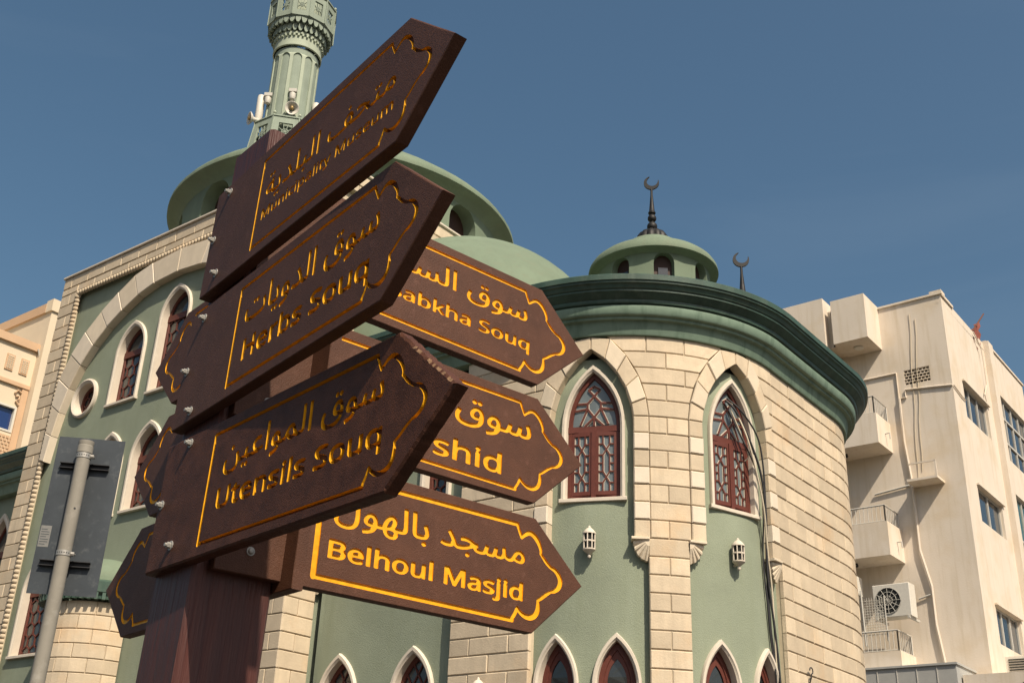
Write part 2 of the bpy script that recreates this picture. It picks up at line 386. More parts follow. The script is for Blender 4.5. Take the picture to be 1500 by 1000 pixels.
def window(f, c, h, z0, zs, za, ow, depth, style, sur=.085, proud=.05, sill=True, parent=None, glass=None, closed=False, n=8):
    """pointed window in wall surface at offset ow: surround (the part itself) > frame, grille, pane"""
    par = parent or mosque
    inn = arch(c, h, z0, zs, za, n); out = arch(c, h + sur, z0 - (sur if not sill else 0), zs, za + sur * 1.45, n)
    m = MB()
    prof = [(1, ow - .02), (1, ow + proud * .7), (.85, ow + proud), (.35, ow + proud), (.1, ow + proud * .55), (0, ow + proud * .5), (0, ow - depth)]
    strip(m, f, inn, out, prof)
    if sill:
        m.box(f, c - h - sur - .02, c + h + sur + .02, z0 - .05, z0, ow - depth, ow + proud + .012, ch=.006)
    else:
        strip(m, f, [inn[0], inn[-1]], [out[0], out[-1]], prof)
    wd = m.build('window', M_trim, par, auto=R_(40))
    fw_ = .055 if style != 'low' else .07
    o1 = ow - depth + .055; fm = MB()
    fi = arch(c, h - fw_, z0 + fw_, zs, za - fw_ * 1.5, n)
    strip(fm, f, fi, arch(c, h + .003, z0 - .0, zs, za + .003, n), [(1, o1), (.1, o1), (0, o1 - .012), (0, o1 - .05)], 0)
    fm.box(f, c - h, c + h, z0, z0 + fw_, ow - depth, o1 - .001)
    gm = MB(); g0, g1 = o1 - .045, o1 - .012
    if style == 'wing':
        zt = zs - .02
        fm.box(f, c - arch_w(h, zs, za, zt), c + arch_w(h, zs, za, zt), zt - .045, zt + .035, ow - depth, o1 + .01)
        fm.box(f, c - .032, c + .032, z0 + .01, zt - .04, ow - depth, o1 + .008)
        pm_ = MB(); fan_tymp(gm, f, c, h - .05, zt + .04, za - .10, .026, g0, g1); fan_tymp(pm_, f, c, h - .05, zt + .04, za - .10, .044, g0, g1 - .014)
        for sx in (-1, 1):
            a0, a1 = sorted((c + sx * .032, c + sx * (h - fw_)))
            fm.box(f, a0, a1, z0 + fw_, z0 + fw_ + .05, ow - depth, o1 - .006); fm.box(f, a0, a1, zt - .10, zt - .045, ow - depth, o1 - .006)
            fm.box(f, a0, a0 + .035, z0 + fw_ + .05, zt - .1, ow - depth, o1 - .006); fm.box(f, a1 - .035, a1, z0 + fw_ + .05, zt - .1, ow - depth, o1 - .006)
            leaf_lattice(gm, f, a0 + .035, a1 - .035, z0 + fw_ + .05, zt - .1, .019, g0, g1, n=2); leaf_lattice(pm_, f, a0 + .035, a1 - .035, z0 + fw_ + .05, zt - .1, .033, g0, g1 - .014, n=2)
            for e in (a0 + .035, a1 - .035 - .008): pm_.box(f, e, e + .008, z0 + fw_ + .05, zt - .1, g0, g1 - .01)
    elif style == 'hall':
        zt = zs + .02
        fm.box(f, c - h, c + h, zt - .06, zt + .06, ow - depth, o1 + .01)
        hz = zt - .06
        hexfield(gm, f, c, lambda z: h - fw_, z0 + fw_, hz, .135, .024, g0, g1)
    elif style == 'low':
        # heavy timber head with a small triangular light
        zt = zs - .02
        fm.box(f, c - h, c + h, zt - .07, zt, ow - depth, o1 + .008)
        ti = arch(c, h * .52, zt + .0, zs + .05, za - .20, n); to = arch(c, h - fw_ + .002, zt + .0, zs, za - fw_ * 1.5 + .003, n)
        strip(fm, f, ti, to, [(1, o1 - .015), (0, o1 - .015), (0, o1 - .05)])
        fm.box(f, c - .03, c + .03, z0, zt - .07, ow - depth, o1)
        for sx in (-1, 1):
            for q in range(4):
                zz = z0 + (zt - z0) * q / 4
                fm.box(f, *sorted((c + sx * .03, c + sx * (h - fw_))), zz + .01, zz + .06, ow - depth, o1 - .008)
    elif style == 'diamond':
        zt = zs - .02; hh = lambda z: arch_w(h, zs, za, z) - fw_ * .8
        for k in range(-12, 13):
            for sg in (-1, 1):
                P = []
                for i in range(60):
                    z = z0 + fw_ + (za - z0 - fw_ * 2) * i / 59; x = c + k * .19 + sg * (z - zs) * .62
                    if abs(x - c) <= hh(z): P.append((x, z))
                if len(P) > 2: bar(gm, f, P[0], P[-1], .022, g0, g1)
    elif style == 'slim':
        zt = zs; fm.box(f, c - h, c + h, zt - .05, zt + .03, ow - depth, o1 + .006)
        hexfield(gm, f, c, lambda z: h - fw_, z0 + fw_, zt - .05, .09, .02, g0, g1)
    fm.build('frame', M_wood, wd)
    if gm.v: gm.build('grille', M_wood, wd)
    if style == 'wing': pm_.build('putty_line', M_trim, wd)
    # panes: one per light
    gl = glass or (M_glassH if style in ('hall', 'diamond') else M_glass); o2 = o1 - .03
    def pane(loop):
        pm = MB(); sheet(pm, f, [loop], o2, 0, step=.25); pm.build('pane', gl, wd)
    if style == 'wing':
        pane(arch(c, h - .02, zs + .0, zs + .001, za - .03, n)[1:-1])
        pane([(c - h + .02, z0 + .02), (c - .001, z0 + .02), (c - .001, zs - .02), (c - h + .02, zs - .02)])
        pane([(c + .001, z0 + .02), (c + h - .02, z0 + .02), (c + h - .02, zs - .02), (c + .001, zs - .02)])
    else:
        pane(arch(c, h - .02, zs + .0, zs + .001, za - .03, n)[1:-1])
        pane([(c - h + .02, z0 + .02), (c + h - .02, z0 + .02), (c + h - .02, zs - .001), (c - h + .02, zs - .001)])
    return inn

# ---------------------------------------------------------------- rounded wing
H1 = 6.43
holes = []
WIN = [(4.62, .37, 4.255, 5.22, 5.97), (6.655, .37, 4.255, 5.22, 5.97)]
LOW = [4.155, 4.935, 6.285, 7.12]
LOWA = [.515, 1.88]
for (c, h, z0, zs, za) in WIN: holes.append(window(fw, c, h, z0, zs, za, HC, .10, 'wing', sur=.062, glass=M_glassL))
for c in LOW: holes.append(window(fw, c, .245, .9, 1.97, 2.50, HC, .13, 'low', sur=.06, proud=.055, sill=False))
for c in LOWA: holes.append(window(fw, c, .32, .9, 1.96, 2.52, HC, .13, 'diamond', sur=.065, proud=.055, sill=False))
for c in (2.06, .36): holes.append(window(fw, c, .20, 4.255, 5.3, 5.8, HC, .13, 'slim', sur=.08, proud=.05))
m = MB(); sheet(m, fw, [[(0.0, GZ), (LTOT, GZ), (LTOT, H1), (0.0, H1)]] + [h for h in holes], HC, 0, step=(.16, .5))
wing = m.build('curved_wing_wall', M_green, mosque, smooth=True)
# recessed panels are bounded by stonework; (centre, half lower, half upper)
RH = .2265
rows = []; z = H1
while z > 3.49: rows.append((z - RH, z)); z -= RH
RL = .2195
while z > GZ + RL: rows.append((z - RL, z)); z -= RL
ARCH = [(4.605, .55, 5.22, 6.25, .27), (6.66, .58, 5.22, 6.25, .27)]   # centre, half, spring, apex, stone depth
def arch_out(k, z):
    c, h, zs, za, d = ARCH[k]
    if z <= zs: return h + (.20 if z > 3.6 else 0)
    return arch_w(h + .20, zs, za + .34, z)
ZC = 3.74     # quoins above, plain shafts below (carried on corbels)
def spans(za, zb):
    """stone spans for a course: list of ((l_bot,l_top),(r_bot,r_top))"""
    up = (za + zb) / 2 > ZC - .05
    zz = (za, zb)
    if up:
        L1 = [ARCH[0][0] - arch_out(0, q) for q in zz]; R1 = [ARCH[0][0] + arch_out(0, q) for q in zz]
        L2 = [ARCH[1][0] - arch_out(1, q) for q in zz]; R2 = [ARCH[1][0] + arch_out(1, q) for q in zz]
        return [((2.62, 2.62), L1), (R1, L2), (R2, (LTOT - .4, LTOT - .4))]
    return [((2.56, 2.56), (3.83, 3.83)), ((5.33, 5.33), (5.85, 5.85)), ((7.5, 7.5), (LTOT - .4, LTOT - .4))]
class Pool:
    """first n pieces become objects, the rest are joined"""
    def __init__(s, name, m, parent, lim, joined): s.n = 0; s.name = name; s.m = m; s.p = parent; s.lim = lim; s.j = MB(); s.jn = joined
    def put(s, f, c, nx, o0, o1, ch, own=True, mi=None):
        if own and s.n < s.lim:
            b = MB(); patch(b, f, c, nx, o0, o1, ch); b.build(s.name, mi or s.m, s.p); s.n += 1
        else: patch(s.j, f, c, nx, o0, o1, ch)
    def done(s):
        if s.j.v: s.j.build(s.jn, s.m, s.p, kind='stuff')
pool = Pool('stone_block', M_stone, wing, 290, 'stone_courses')
JG = .005
for ri, (za, zb) in enumerate(rows):
    vis = zb > 1.95
    for si, (Lq, Rq) in enumerate(spans(za, zb)):
        lb, lt = Lq; rb, rt = Rq
        if (rb + rt) / 2 - (lb + lt) / 2 < .05: continue
        if si == 1:
            c0 = 5.59; w = .52; js = [c0 + (k * w if ri % 2 else (k + .5) * w) for k in range(-4, 5)]
        elif si == 0:
            c0 = 3.2; w = .62; js = [c0 + k * w + (ri % 2) * w / 2 for k in range(-4, 6)]
        else:
            c0 = 7.5; w = .56; js = [c0 + k * w + (ri % 2) * w / 2 for k in range(-2, 16)]
        js = [j for j in js if max(lb, lt) + .10 < j < min(rb, rt) - .10]
        E = [(lb, lt)] + [(j, j) for j in js] + [(rb, rt)]
        for (p, q) in zip(E, E[1:]):
            dz = random.uniform(-.002, .002)
            pool.put(fw, ((p[0] + JG, za + .007), (q[0] - JG, za + .007), (q[1] - JG, zb - .004), (p[1] + JG, zb - .004)), 3, -.06, random.uniform(-.004, .004), .010, vis and p[0] < 10.6)
pool.done()
# mortar backing just behind the block faces
m = MB()
for (za, zb) in rows:
    for (Lq, Rq) in spans(za, zb):
        n = max(2, int((Rq[0] - Lq[0]) / .2) + 1)
        A = [(Lq[0] + .012 + (Rq[0] - Lq[0] - .024) * i / n, za) for i in range(n + 1)]; B = [(Lq[1] + .012 + (Rq[1] - Lq[1] - .024) * i / n, zb) for i in range(n + 1)]
        strip(m, fw, A, B, [(0, -.016), (1, -.016)])
        for e in (0, -1): m.add([fw(A[e][0], A[e][1], HC - .01), fw(B[e][0], B[e][1], HC - .01), fw(B[e][0], B[e][1], -.016), fw(A[e][0], A[e][1], -.016)], [(0, 1, 2, 3)])
m.build('mortar_backing', M_joint, wing)
# quoins up the panel edges and the wedge stones of the pointed arches
qp = Pool('quoin_block', M_quoin, wing, 200, 'quoin_courses'); vp = Pool('arch_stone', M_quoin, wing, 100, 'arch_stones')
for k, (c, h, zs, za, d) in enumerate(ARCH):
    for sx in (-1, 1):
        a0, a1 = c + sx * h, c + sx * (h + .20)
        a0, a1 = min(a0, a1), max(a0, a1)
        zq = [r[0] for r in rows if ZC - .05 < r[0] < zs - .1] + [max(r[0] for r in rows if r[0] < zs - .1) + RH]
        zq = sorted(zq)
        for i, (q0, q1) in enumerate(zip(zq, zq[1:])):
            qp.put(fw, ((a0 + .003, q0 + .007), (a1 - .003, q0 + .007), (a1 - .003, q1 - .004), (a0 + .003, q1 - .004)), 1, HC - .01, .022 if i % 2 else .010, .012, mi=M_quoinL if i % 2 else M_stone)
        ztop = zq[-1]
        inn = [p for p in arch(c, h, ztop, zs, za, 12)][:14]
        # wedge stones: split the inner and outer curves in N steps
        N = 5
        def pt(hh, zt, t):
            r = max(zt - zs, hh * 1.001); R = (hh * hh + r * r) / (2 * hh); th = math.asin(min(1, r / R)) * t
            return (hh - R + R * math.cos(th), zs + R * math.sin(th))
        ts = [i / N for i in range(N + 1)]
        I = [pt(h, za, t) for t in ts]; O = [pt(h + .20, za + .34, t) for t in ts]
        I[0] = (h, ztop); O[0] = (h + .20, ztop)
        for i in range(N):
            p, q, r, s_ = I[i], O[i], O[i + 1], I[i + 1]
            cc = [(c + sx * x, min(z, H1 - .004)) for x, z in (p, q, r, s_)]
            if sx < 0: cc = [cc[1], cc[0], cc[3], cc[2]]
            # shrink for the joints
            mx = sum(x for x, _ in cc) / 4; mz = sum(z for _, z in cc) / 4
            cc = [(x + (mx - x) * .025, z + (mz - z) * .025) for x, z in cc]
            vp.put(fw, cc, 2, HC - .01, .024 if i % 2 else .012, .012, mi=M_quoin if i % 2 else M_stone)
qp.done(); vp.done()
# fluted corbels carrying the quoins
def corbel(f, a_in, sgn, ztop, zb=.25, w=.2, parent=None):
    m = MB(); n = 15
    m.box(f, *sorted((a_in, a_in + sgn * (w + .02))), ztop - .035, ztop, HC - .01, .045, ch=.006)
    V = [f(a_in, ztop - .035, HC)]; cen = (a_in, ztop - .035)
    rim = []; rim0 = []
    for i in range(n + 1):
        t = i / n * math.pi / 2
        fl = abs(math.sin(i / 3 * math.pi))
        rr = w * (1 - .05 * (1 - fl)); rz = zb * (1 - .04 * (1 - fl))
        rim.append(f(a_in + sgn * rr * math.cos(t), ztop - .035 - rz * math.sin(t), -.01 - .05 * math.sin(t) + .02 * fl)); rim0.append(f(a_in + sgn * rr * math.cos(t), ztop - .035 - rz * math.sin(t), HC - .01))
    mid = [f(a_in + sgn * w * .3 * math.cos(i / n * math.pi / 2), ztop - .035 - zb * .3 * math.sin(i / n * math.pi / 2), .02) for i in range(n + 1)]
    V = [f(a_in, ztop - .035, .025)] + mid + rim + rim0; N = n + 1
    F = [(0, 1 + i, 2 + i) for i in range(n)] + [(1 + i, 1 + N + i, 2 + N + i, 2 + i) for i in range(n)] + [(1 + N + i, 1 + 2 * N + i, 2 + 2 * N + i, 2 + N + i) for i in range(n)]
    m.add(V, F); m.build('fluted_corbel', M_quoin, parent or wing)
corbel(fw, 5.34, -1, ZC - .02); corbel(fw, 5.84, 1, ZC - .02); corbel(fw, 7.42, -1, ZC - .02); corbel(fw, 3.85, 1, ZC - .02)
corbel(fs, UF + .56, 1, 3.74)
# cornice: pale stepped bands under a dark oversailing crown
S = [i * .12 for i in range(int(LTOT / .12) + 2)]; S = [min(s, LTOT) for s in S]
def sweep(m, f, prof, pts, mi=0):
    V = [f(s, z, o) for (o, z) in prof for s in pts]; n = len(pts)
    m.add(V, [(i * n + k, i * n + k + 1, (i + 1) * n + k + 1, (i + 1) * n + k) for i in range(len(prof) - 1) for k in range(n - 1)], mi)
PB = [(-.12, 6.42), (.035, 6.425), (.045, 6.44), (.075, 6.585), (.085, 6.60), (.135, 6.61), (.14, 6.625), (.14, 6.645), (.185, 6.655), (.20, 6.675), (.215, 6.755), (.215, 6.775), (.15, 6.78)]
PC = [(.15, 6.76), (.20, 6.79), (.235, 6.80), (.245, 6.825), (.245, 6.845), (.27, 6.86), (.30, 6.90), (.335, 6.925), (.335, 6.95), (.355, 6.96), (.375, 7.0), (.405, 7.02), (.405, 7.045), (.425, 7.05), (.43, 7.12), (.415, 7.135), (.30, 7.15), (-.3, 7.16)]
m = MB(); sweep(m, fw, PB, S); m.build('cornice_band', M_greenB, wing, auto=R_(28))
m = MB(); sweep(m, fw, PC, S); m.build('cornice_crown', M_greenD, wing, auto=R_(28))
m = MB(); V = [fw(s, 7.10, -.28) for s in S] + [W(VS, UA + .3, 7.10 ), W(VS, 18.6, 7.10)]
n = len(S); cpt = W(-10, 15, 7.10); m.add([cpt] + [fw(s, 7.10, -.28) for s in S], [(0, i + 1, i + 2) for i in range(n - 1)]); m.add([cpt, fw(S[0], 7.10, -.28), W(VS, 18.6, 7.10), fw(S[-1], 7.10, -.28)], [(0, 1, 2), (0, 2, 3)])
m.build('wing_roof', M_dome, mosque)

# ---------------------------------------------------------------- prayer hall block (front + right side)
HT = 10.65; VL = -20.05
hh = []
for c, z0, zs, za in ((-17.325, 7.39, 8.38, 8.90), (-16.13, 7.39, 8.82, 9.33), (-14.93, 7.39, 8.38, 8.90)):
    hh.append(window(ff, c, .37, z0, zs, za, HC, .16, 'hall', sur=.075, proud=.05))
for c in (-18.5, -17.38, -16.26, -15.1, -13.95):
    hh.append(window(ff, c, .37, 5.24, 6.15, 6.70, HC, .16, 'hall', sur=.075, proud=.05))
for c in (-18.78, -13.45):
    hh.append(window(ff, c, .40, 3.02, 4.1, 4.65, HC, .16, 'hall', sur=.075, proud=.05))
# round windows
for cx in (-18.55, -13.7):
    cz, r = 7.70, .30
    inn = [(cx + r * math.cos(t * math.pi / 14), cz + r * math.sin(t * math.pi / 14)) for t in range(28)]; out = [(cx + (x - cx) * 1.3, cz + (z_ - cz) * 1.3) for x, z_ in inn]
    m = MB(); strip(m, ff, inn, out, [(1, HC - .01), (1, HC + .05), (.6, HC + .07), (.2, HC + .05), (0, HC + .03), (0, HC - .2)], closed=True); wd = m.build('round_window', M_trim, mosque, auto=R_(40))
    m = MB(); i2 = [(cx + (x - cx) * .82, cz + (z_ - cz) * .82) for x, z_ in inn]; strip(m, ff, i2, inn, [(1, HC - .11), (0, HC - .11), (0, HC - .16)], closed=True); m.build('frame', M_wood, wd)
    m = MB(); hexfield(m, ff, cx, lambda z_: math.sqrt(max(0, (.84 * r) ** 2 - (z_ - cz) ** 2)), cz - r, cz + r, .10, .022, HC - .15, HC - .125); m.build('grille', M_wood, wd)
    m = MB(); sheet(m, ff, [inn], HC - .145); m.build('pane', M_glass, wd)
    hh.append(inn)
m = MB(); sheet(m, ff, [[(VL + .1, GZ), (VS - .1, GZ), (VS - .1, HT - .1), (VL + .1, HT - .1)]] + hh, HC)
m.box(W, VL + .05, VS - .14, UF + .45, 18.2, GZ, HT - .06)
hall = m.build('prayer_hall_wall', M_green, mosque)
# stone margin: left strip, right strip and two courses along the top, blocks one by one
hp = Pool('stone_block', M_stone, hall, 280, 'stone_courses'); k = 0
zt_ = [HT - .05]
z = HT - .05; k = 0
tops = [(10.36, 10.60), (10.20, 10.35)]
m = MB(); m.box(ff, VL - .02, VS + .02, 10.60, HT, -.3, .035, ch=.01); m.box(fs, UF + .3, 18.2, 10.60, HT, -.3, .035, ch=.01); m.build('parapet_coping', M_trim, hall)
for ri, (za, zb) in enumerate(tops):
    x = VL + (0 if ri else .28)
    x0 = VL
    while x0 < VS - .02:
        x1 = min(x + .0, VS) if x > x0 else x0 + .56
        x1 = min(x1, VS)
        hp.put(ff, ((x0 + .006, za + .006), (x1 - .006, za + .006), (x1 - .006, zb - .004), (x0 + .006, zb - .004)), 1, -.06, random.uniform(-.003, .003), .010); x0 = x1; x = x0 + .56
    y0 = UF
    while y0 < 18.1:
        y1 = min(y0 + (.56 if (y0 > UF or ri) else .28), 18.2)
        hp.put(fs, ((y0 + .006, za + .006), (y1 - .006, za + .006), (y1 - .006, zb - .004), (y0 + .006, zb - .004)), 1, -.06, random.uniform(-.003, .003), .010); y0 = y1
z = 10.20; ri = 0
while z > GZ + .2:
    za, zb = z - .245, z
    for (l, r) in ((VL, VL + .54), (VS - .54, VS)):
        E = [l, r] if ri % 2 else [l, (l + r) / 2 + .05, r]
        for p, q in zip(E, E[1:]): hp.put(ff, ((p + .004, za + .008), (q - .004, za + .008), (q - .004, zb - .004), (p + .004, zb - .004)), 1, -.06, random.uniform(-.004, .004), .010, zb > 2 and p < -15)
    if zb < 6.42:   # short return of the front's corner down to the wing
        E = [UF, UA + .0] if ri % 2 else [UF, UF + .28, UA + .0]
        for p, q in zip(E, E[1:]): hp.put(fs, ((p + .004, za + .008), (q - .004, za + .008), (q - .004, zb - .004), (p + .004, zb - .004)), 1, -.06, random.uniform(-.004, .004), .010, zb > 1.9 and zb < 3.7)
    z -= .245; ri += 1
hp.done()
m = MB()
m.box(ff, VL + .01, VL + .53, GZ, 10.2, -.3, -.022); m.box(ff, VS - .53, VS - .024, GZ, 10.2, -.3, -.022); m.box(ff, VL + .01, VS - .024, 10.2, 10.62, -.3, -.022)
m.box(fs, UF + .3, 18.2, 10.2, 10.62, -.3, -.022); m.box(fs, UF + .3, UA + .0, GZ, 6.45, -.3, -.022); m.box(fs, UF + .3, 18.2, 6.2, 10.2, -.14, -.10)
m.box(W, VL + .003, VL + .06, UF + .06, 18.2, GZ, 10.62)
m.build('mortar_backing', M_joint, hall)
# rope-like bead moulding inside the stone margin
m = MB()
def bead(f, a, b, ra, rb):
    P = []
    for i in range(5):
        t = -math.pi / 2 + math.pi * i / 4
        for j in range(5):
            s_ = math.pi * j / 4; P.append(f(a + ra * math.cos(s_) * math.cos(t), b + rb * math.sin(t), -.035 + .075 * math.sin(s_) * math.cos(t)))
    m.add(P, [(i * 5 + j, i * 5 + j + 1, (i + 1) * 5 + j + 1, (i + 1) * 5 + j) for i in range(4) for j in range(4)])
x = VL + .60
while x < VS - .55: bead(ff, x, 10.15, .052, .058); x += .088
z = 10.06
while z > 2.0: bead(ff, VL + .59, z, .075, .052); z -= .088
m.build('bead_moulding', M_stone, hall, smooth=True, kind='stuff')
# broad relieving arch of wedge stones
OUT = [(-16.11, 10.12), (-16.951, 10.06), (-17.475, 9.95), (-17.926, 9.72), (-18.396, 9.43), (-18.809, 9.10), (-19.15, 8.70), (-19.40, 8.25), (-19.44, 7.7), (-19.45, 7.15), (-19.45, 6.6)]
INN = [(-16.11, 9.63), (-16.78, 9.58), (-17.25, 9.46), (-17.68, 9.26), (-18.08, 9.02), (-18.43, 8.73), (-18.73, 8.38), (-18.97, 7.95), (-19.13, 7.50), (-19.23, 7.05), (-19.30, 6.55)]
ap = Pool('arch_stone', M_quoin, hall, 60, 'arch_stones')
for i in range(len(OUT) - 1):
    for sx in (1, -1):
        def mir(p): return p if sx > 0 else (2 * -16.11 - p[0], p[1])
        cc = [mir(INN[i + 1]), mir(INN[i]), mir(OUT[i]), mir(OUT[i + 1])]
        if sx < 0: cc = [cc[1], cc[0], cc[3], cc[2]]
        mx = sum(x for x, _ in cc) / 4; mz = sum(z for _, z in cc) / 4
        cc = [(x + (mx - x) * .02, z + (mz - z) * .02) for x, z in cc]
        ap.put(ff, cc, 1, HC - .01, .03 + .006 * (i % 2), .012, mi=M_quoinL if i % 2 else M_quoin)
ap.done()
m = MB(); m.box(W, VL + .2, VS - .3, UF + .4, 18.0, 10.5, 10.56); m.build('hall_roof', M_dome, mosque)

# ---------------------------------------------------------------- domes
def drum_dome(name, v, u, r, zl, prof_top, drum_r, drum_z0, nwin, ang0, ww, wh, drum_mat=M_dome):
    c = W(v, u, 0); c = (c.x, c.y, CAMH)
    view = math.atan2(c[0], c[1])
    d = MB(); d.lathe(c, [(drum_r - .004, zl - .045 * r), (drum_r + .25 * (r - drum_r), zl - .02 * r), (drum_r + .65 * (r - drum_r), zl - .005 * r), (r * .985, zl), (r, zl + .010 * r), (r, zl + .030 * r)] + prof_top, 72)
    dm = d.build(name, M_dome, mosque, auto=R_(35))
    def fc(a, z, o=0.0):
        t = a / drum_r; rr = drum_r + o
        return Vector((c[0] + rr * math.sin(t), c[1] + rr * math.cos(t), z + CAMH))
    hs = []; base = view + math.pi
    for k in range(nwin):
        t = (base - (ang0 + k * 360 / nwin) * math.pi / 180) % (2 * math.pi)
        a = t * drum_r; z1 = zl - .05 * r
        h_ = arch(a, ww / 2, z1 - wh, z1 - ww * .45, z1, 5); hs.append(h_)
    P = 2 * math.pi * drum_r
    m = MB()
    hs2 = []
    for h_ in hs:
        for sh in (-P, 0, P):
            q = [(x + sh, z) for x, z in h_]
            if all(0 < x < P for x, z in q): hs2.append(q)
    sheet(m, fc, [[(0, drum_z0), (P, drum_z0), (P, zl + .03), (0, zl + .03)]] + hs2, 0.0, step=(P / 60, .6))
    for h_ in hs2: wallof(m, fc, h_, -.16 * ww / .4, 0)
    m.build('drum', drum_mat, dm, auto=R_(40))
    for h_ in hs2:
        m = MB(); sheet(m, fc, [h_], -.14 * ww / .4); m.build('drum_window', M_drumw, dm)
        cx = (h_[0][0] + h_[-1][0]) / 2; m = MB(); m.box(fc, cx - ww * .26, cx + ww * .26, h_[0][1] + .05, h_[0][1] + wh * .66, -.14 * ww / .4, -.125 * ww / .4); m.build('drum_pane', M_glass, dm)
    return dm, c
# small lantern dome over the round wing
sd, sdc = drum_dome('lantern_dome', -8.66, 14.8, 1.10, 9.20, [(1.088, 9.29), (1.04, 9.37), (.95, 9.45), (.83, 9.52), (.72, 9.575), (.64, 9.61), (.625, 9.63), (.55, 9.71), (.44, 9.80), (.32, 9.87), (.18, 9.91), (0.0, 9.92)], .955, 7.05, 8, 11, .34, .62)
# main dome in the middle of the hall
md, mdc = drum_dome('main_dome', -16.11, 14.44, 3.68, 11.98, [(3.62, 12.18), (3.50, 12.30), (3.30, 12.46), (3.0, 12.70), (2.62, 12.98), (2.1, 13.37), (1.55, 13.78), (1.2, 14.02), (.85, 14.22), (.45, 14.38), (0, 14.44)], 3.40, 10.5, 12, 12, .80, 1.25)
m = MB(); m.lathe(mdc, [(3.72, 10.5), (3.68, 10.66), (3.56, 10.80), (3.42, 10.86), (3.35, 10.88)], 64); m.build('dome_skirt', M_dome, md, smooth=True)
# half dome leaning on the hall's side
c = W(VS - .2, 14.4, 0); m = MB()
prof = [(3.05 * math.cos(t), 7.0 + 3.62 * math.sin(t)) for t in [math.pi / 2 * i / 22 for i in range(23)]]
m.lathe((c.x, c.y, CAMH), prof, 64); m.build('half_dome', M_dome, mosque, smooth=True)
# finials
def crescent(m, c, r, yaw, tilt=0):
    n = 22; V = []; cx = Vector((math.cos(yaw), -math.sin(yaw), 0)); up = Vector((0, 0, 1)); nn = cx.cross(up)
    a0, a1 = R_(-232 + tilt), R_(52 + tilt)
    O = [(r * math.cos(a0 + (a1 - a0) * i / n), r * math.sin(a0 + (a1 - a0) * i / n)) for i in range(n + 1)]
    w = [r * .52 * math.sin(math.pi * i / n) ** .8 + .001 for i in range(n + 1)]
    I = [(x * (1 - w_ / r), y * (1 - w_ / r)) for (x, y), w_ in zip(O, w)]
    th = r * .13
    for sgn in (-1, 1):
        for P in (O, I): V += [Vector(c) + cx * x + up * y + nn * th * sgn for x, y in P]
    N = n + 1; F = []
    for i in range(n):
        F += [(i, i + 1, N + i + 1, N + i), (2 * N + i, 2 * N + i + 1, 3 * N + i + 1, 3 * N + i), (i, i + 1, 2 * N + i + 1, 2 * N + i), (N + i, N + i + 1, 3 * N + i + 1, 3 * N + i)]
    m.add(V, F)
def finial(base, s, par, yaw, ribs=True):
    m = MB()
    if ribs: m.lathe(base, [(.265 * s, 0), (.262 * s, .03 * s), (.25 * s, .08 * s), (.21 * s, .14 * s), (.15 * s, .18 * s), (.07 * s, .20 * s)], 60, rib=12, amp=.10)
    z0 = .19 * s
    P = [(.07, 0), (.045, .01)]
    for zc, rb in ((.095, .082), (.245, .070)):
        P += [(rb * math.cos(t) if abs(t) < 1.35 else .035, zc + rb * math.sin(t)) for t in [-1.36 + 2.72 * i / 9 for i in range(10)]]
    P += [(.036, .325), (.058, .335), (.060, .355), (.046, .37), (.034, .50), (.020, .68), (.018, .80), (0, .81)]
    m.lathe(base, [(r_ * s, z0 + z_ * s) for r_, z_ in P], 24)
    f_ = m.build('finial', M_iron, par, auto=R_(45))
    m = MB(); crescent(m, Vector(base) + Vector((0, 0, z0 + .80 * s + .108 * s)), .122 * s, yaw, -24); m.build('crescent', M_iron, f_)
finial((sdc[0], sdc[1], CAMH + 9.89), 1.10, sd, .15)
# second small finial behind the wing's cornice
p = Vector((math.sin(R_(12.84)), math.cos(R_(12.84)), 0)) * 18.6
m = MB(); m.lathe((p.x, p.y, CAMH), [(.75, 7.1), (.75, 7.9), (.8, 8.0), (.7, 8.4), (.45, 8.75), (.2, 8.93), (0, 8.97)], 40); d2 = m.build('turret_dome', M_dome, mosque, auto=R_(35))
finial((p.x, p.y, CAMH + 8.93), 1.22, d2, .1, True)

# ---------------------------------------------------------------- left wing with its own cornice
m = MB(); c0 = -21.6
hl = [window(fl, c0, .34, 4.255, 5.25, 5.95, HC, .16, 'hall', sur=.09, proud=.05)]
hl.append(window(fl, c0, .34, .9, 1.96, 2.52, HC, .13, 'diamond', sur=.08, proud=.06, sill=False))
sheet(m, fl, [[(-29, GZ), (VL - .0, GZ), (VL - .0, H1), (-29, H1)]] + hl, HC)
lw = m.build('left_wing_wall', M_green, mosque)
lp = Pool('stone_block', M_stone, lw, 60, 'stone_courses')
for ri, (za, zb) in enumerate(rows):
    for (l, r) in ((VL - .95, VL - .02), (-29, -22.25)):
        n = max(1, int((r - l) / .55)); E = [l] + [l + (i + (.5 if ri % 2 else 0)) * (r - l) / n for i in range(1, n)] + [r]
        for p, q in zip(E, E[1:]): lp.put(fl, ((p + .005, za + .007), (q - .005, za + .007), (q - .005, zb - .004), (p + .005, zb - .004)), 1, HC - .005, 0, .01, zb > 4 and l > -22)
lp.done()
Lx = [-29 + i * .5 for i in range(18)] + [VL - .0]
m = MB(); sweep(m, lambda s, z, o: fl(s, z, o), PB, Lx); m.build('cornice_band', M_greenB, lw, auto=R_(28))
m = MB(); sweep(m, lambda s, z, o: fl(s, z, o), PC, Lx); m.build('cornice_crown', M_greenD, lw, auto=R_(28))
m = MB(); m.box(W, -29, VL, UA + .1, 18, 7.0, 7.1); m.build('wing_roof', M_dome, lw)

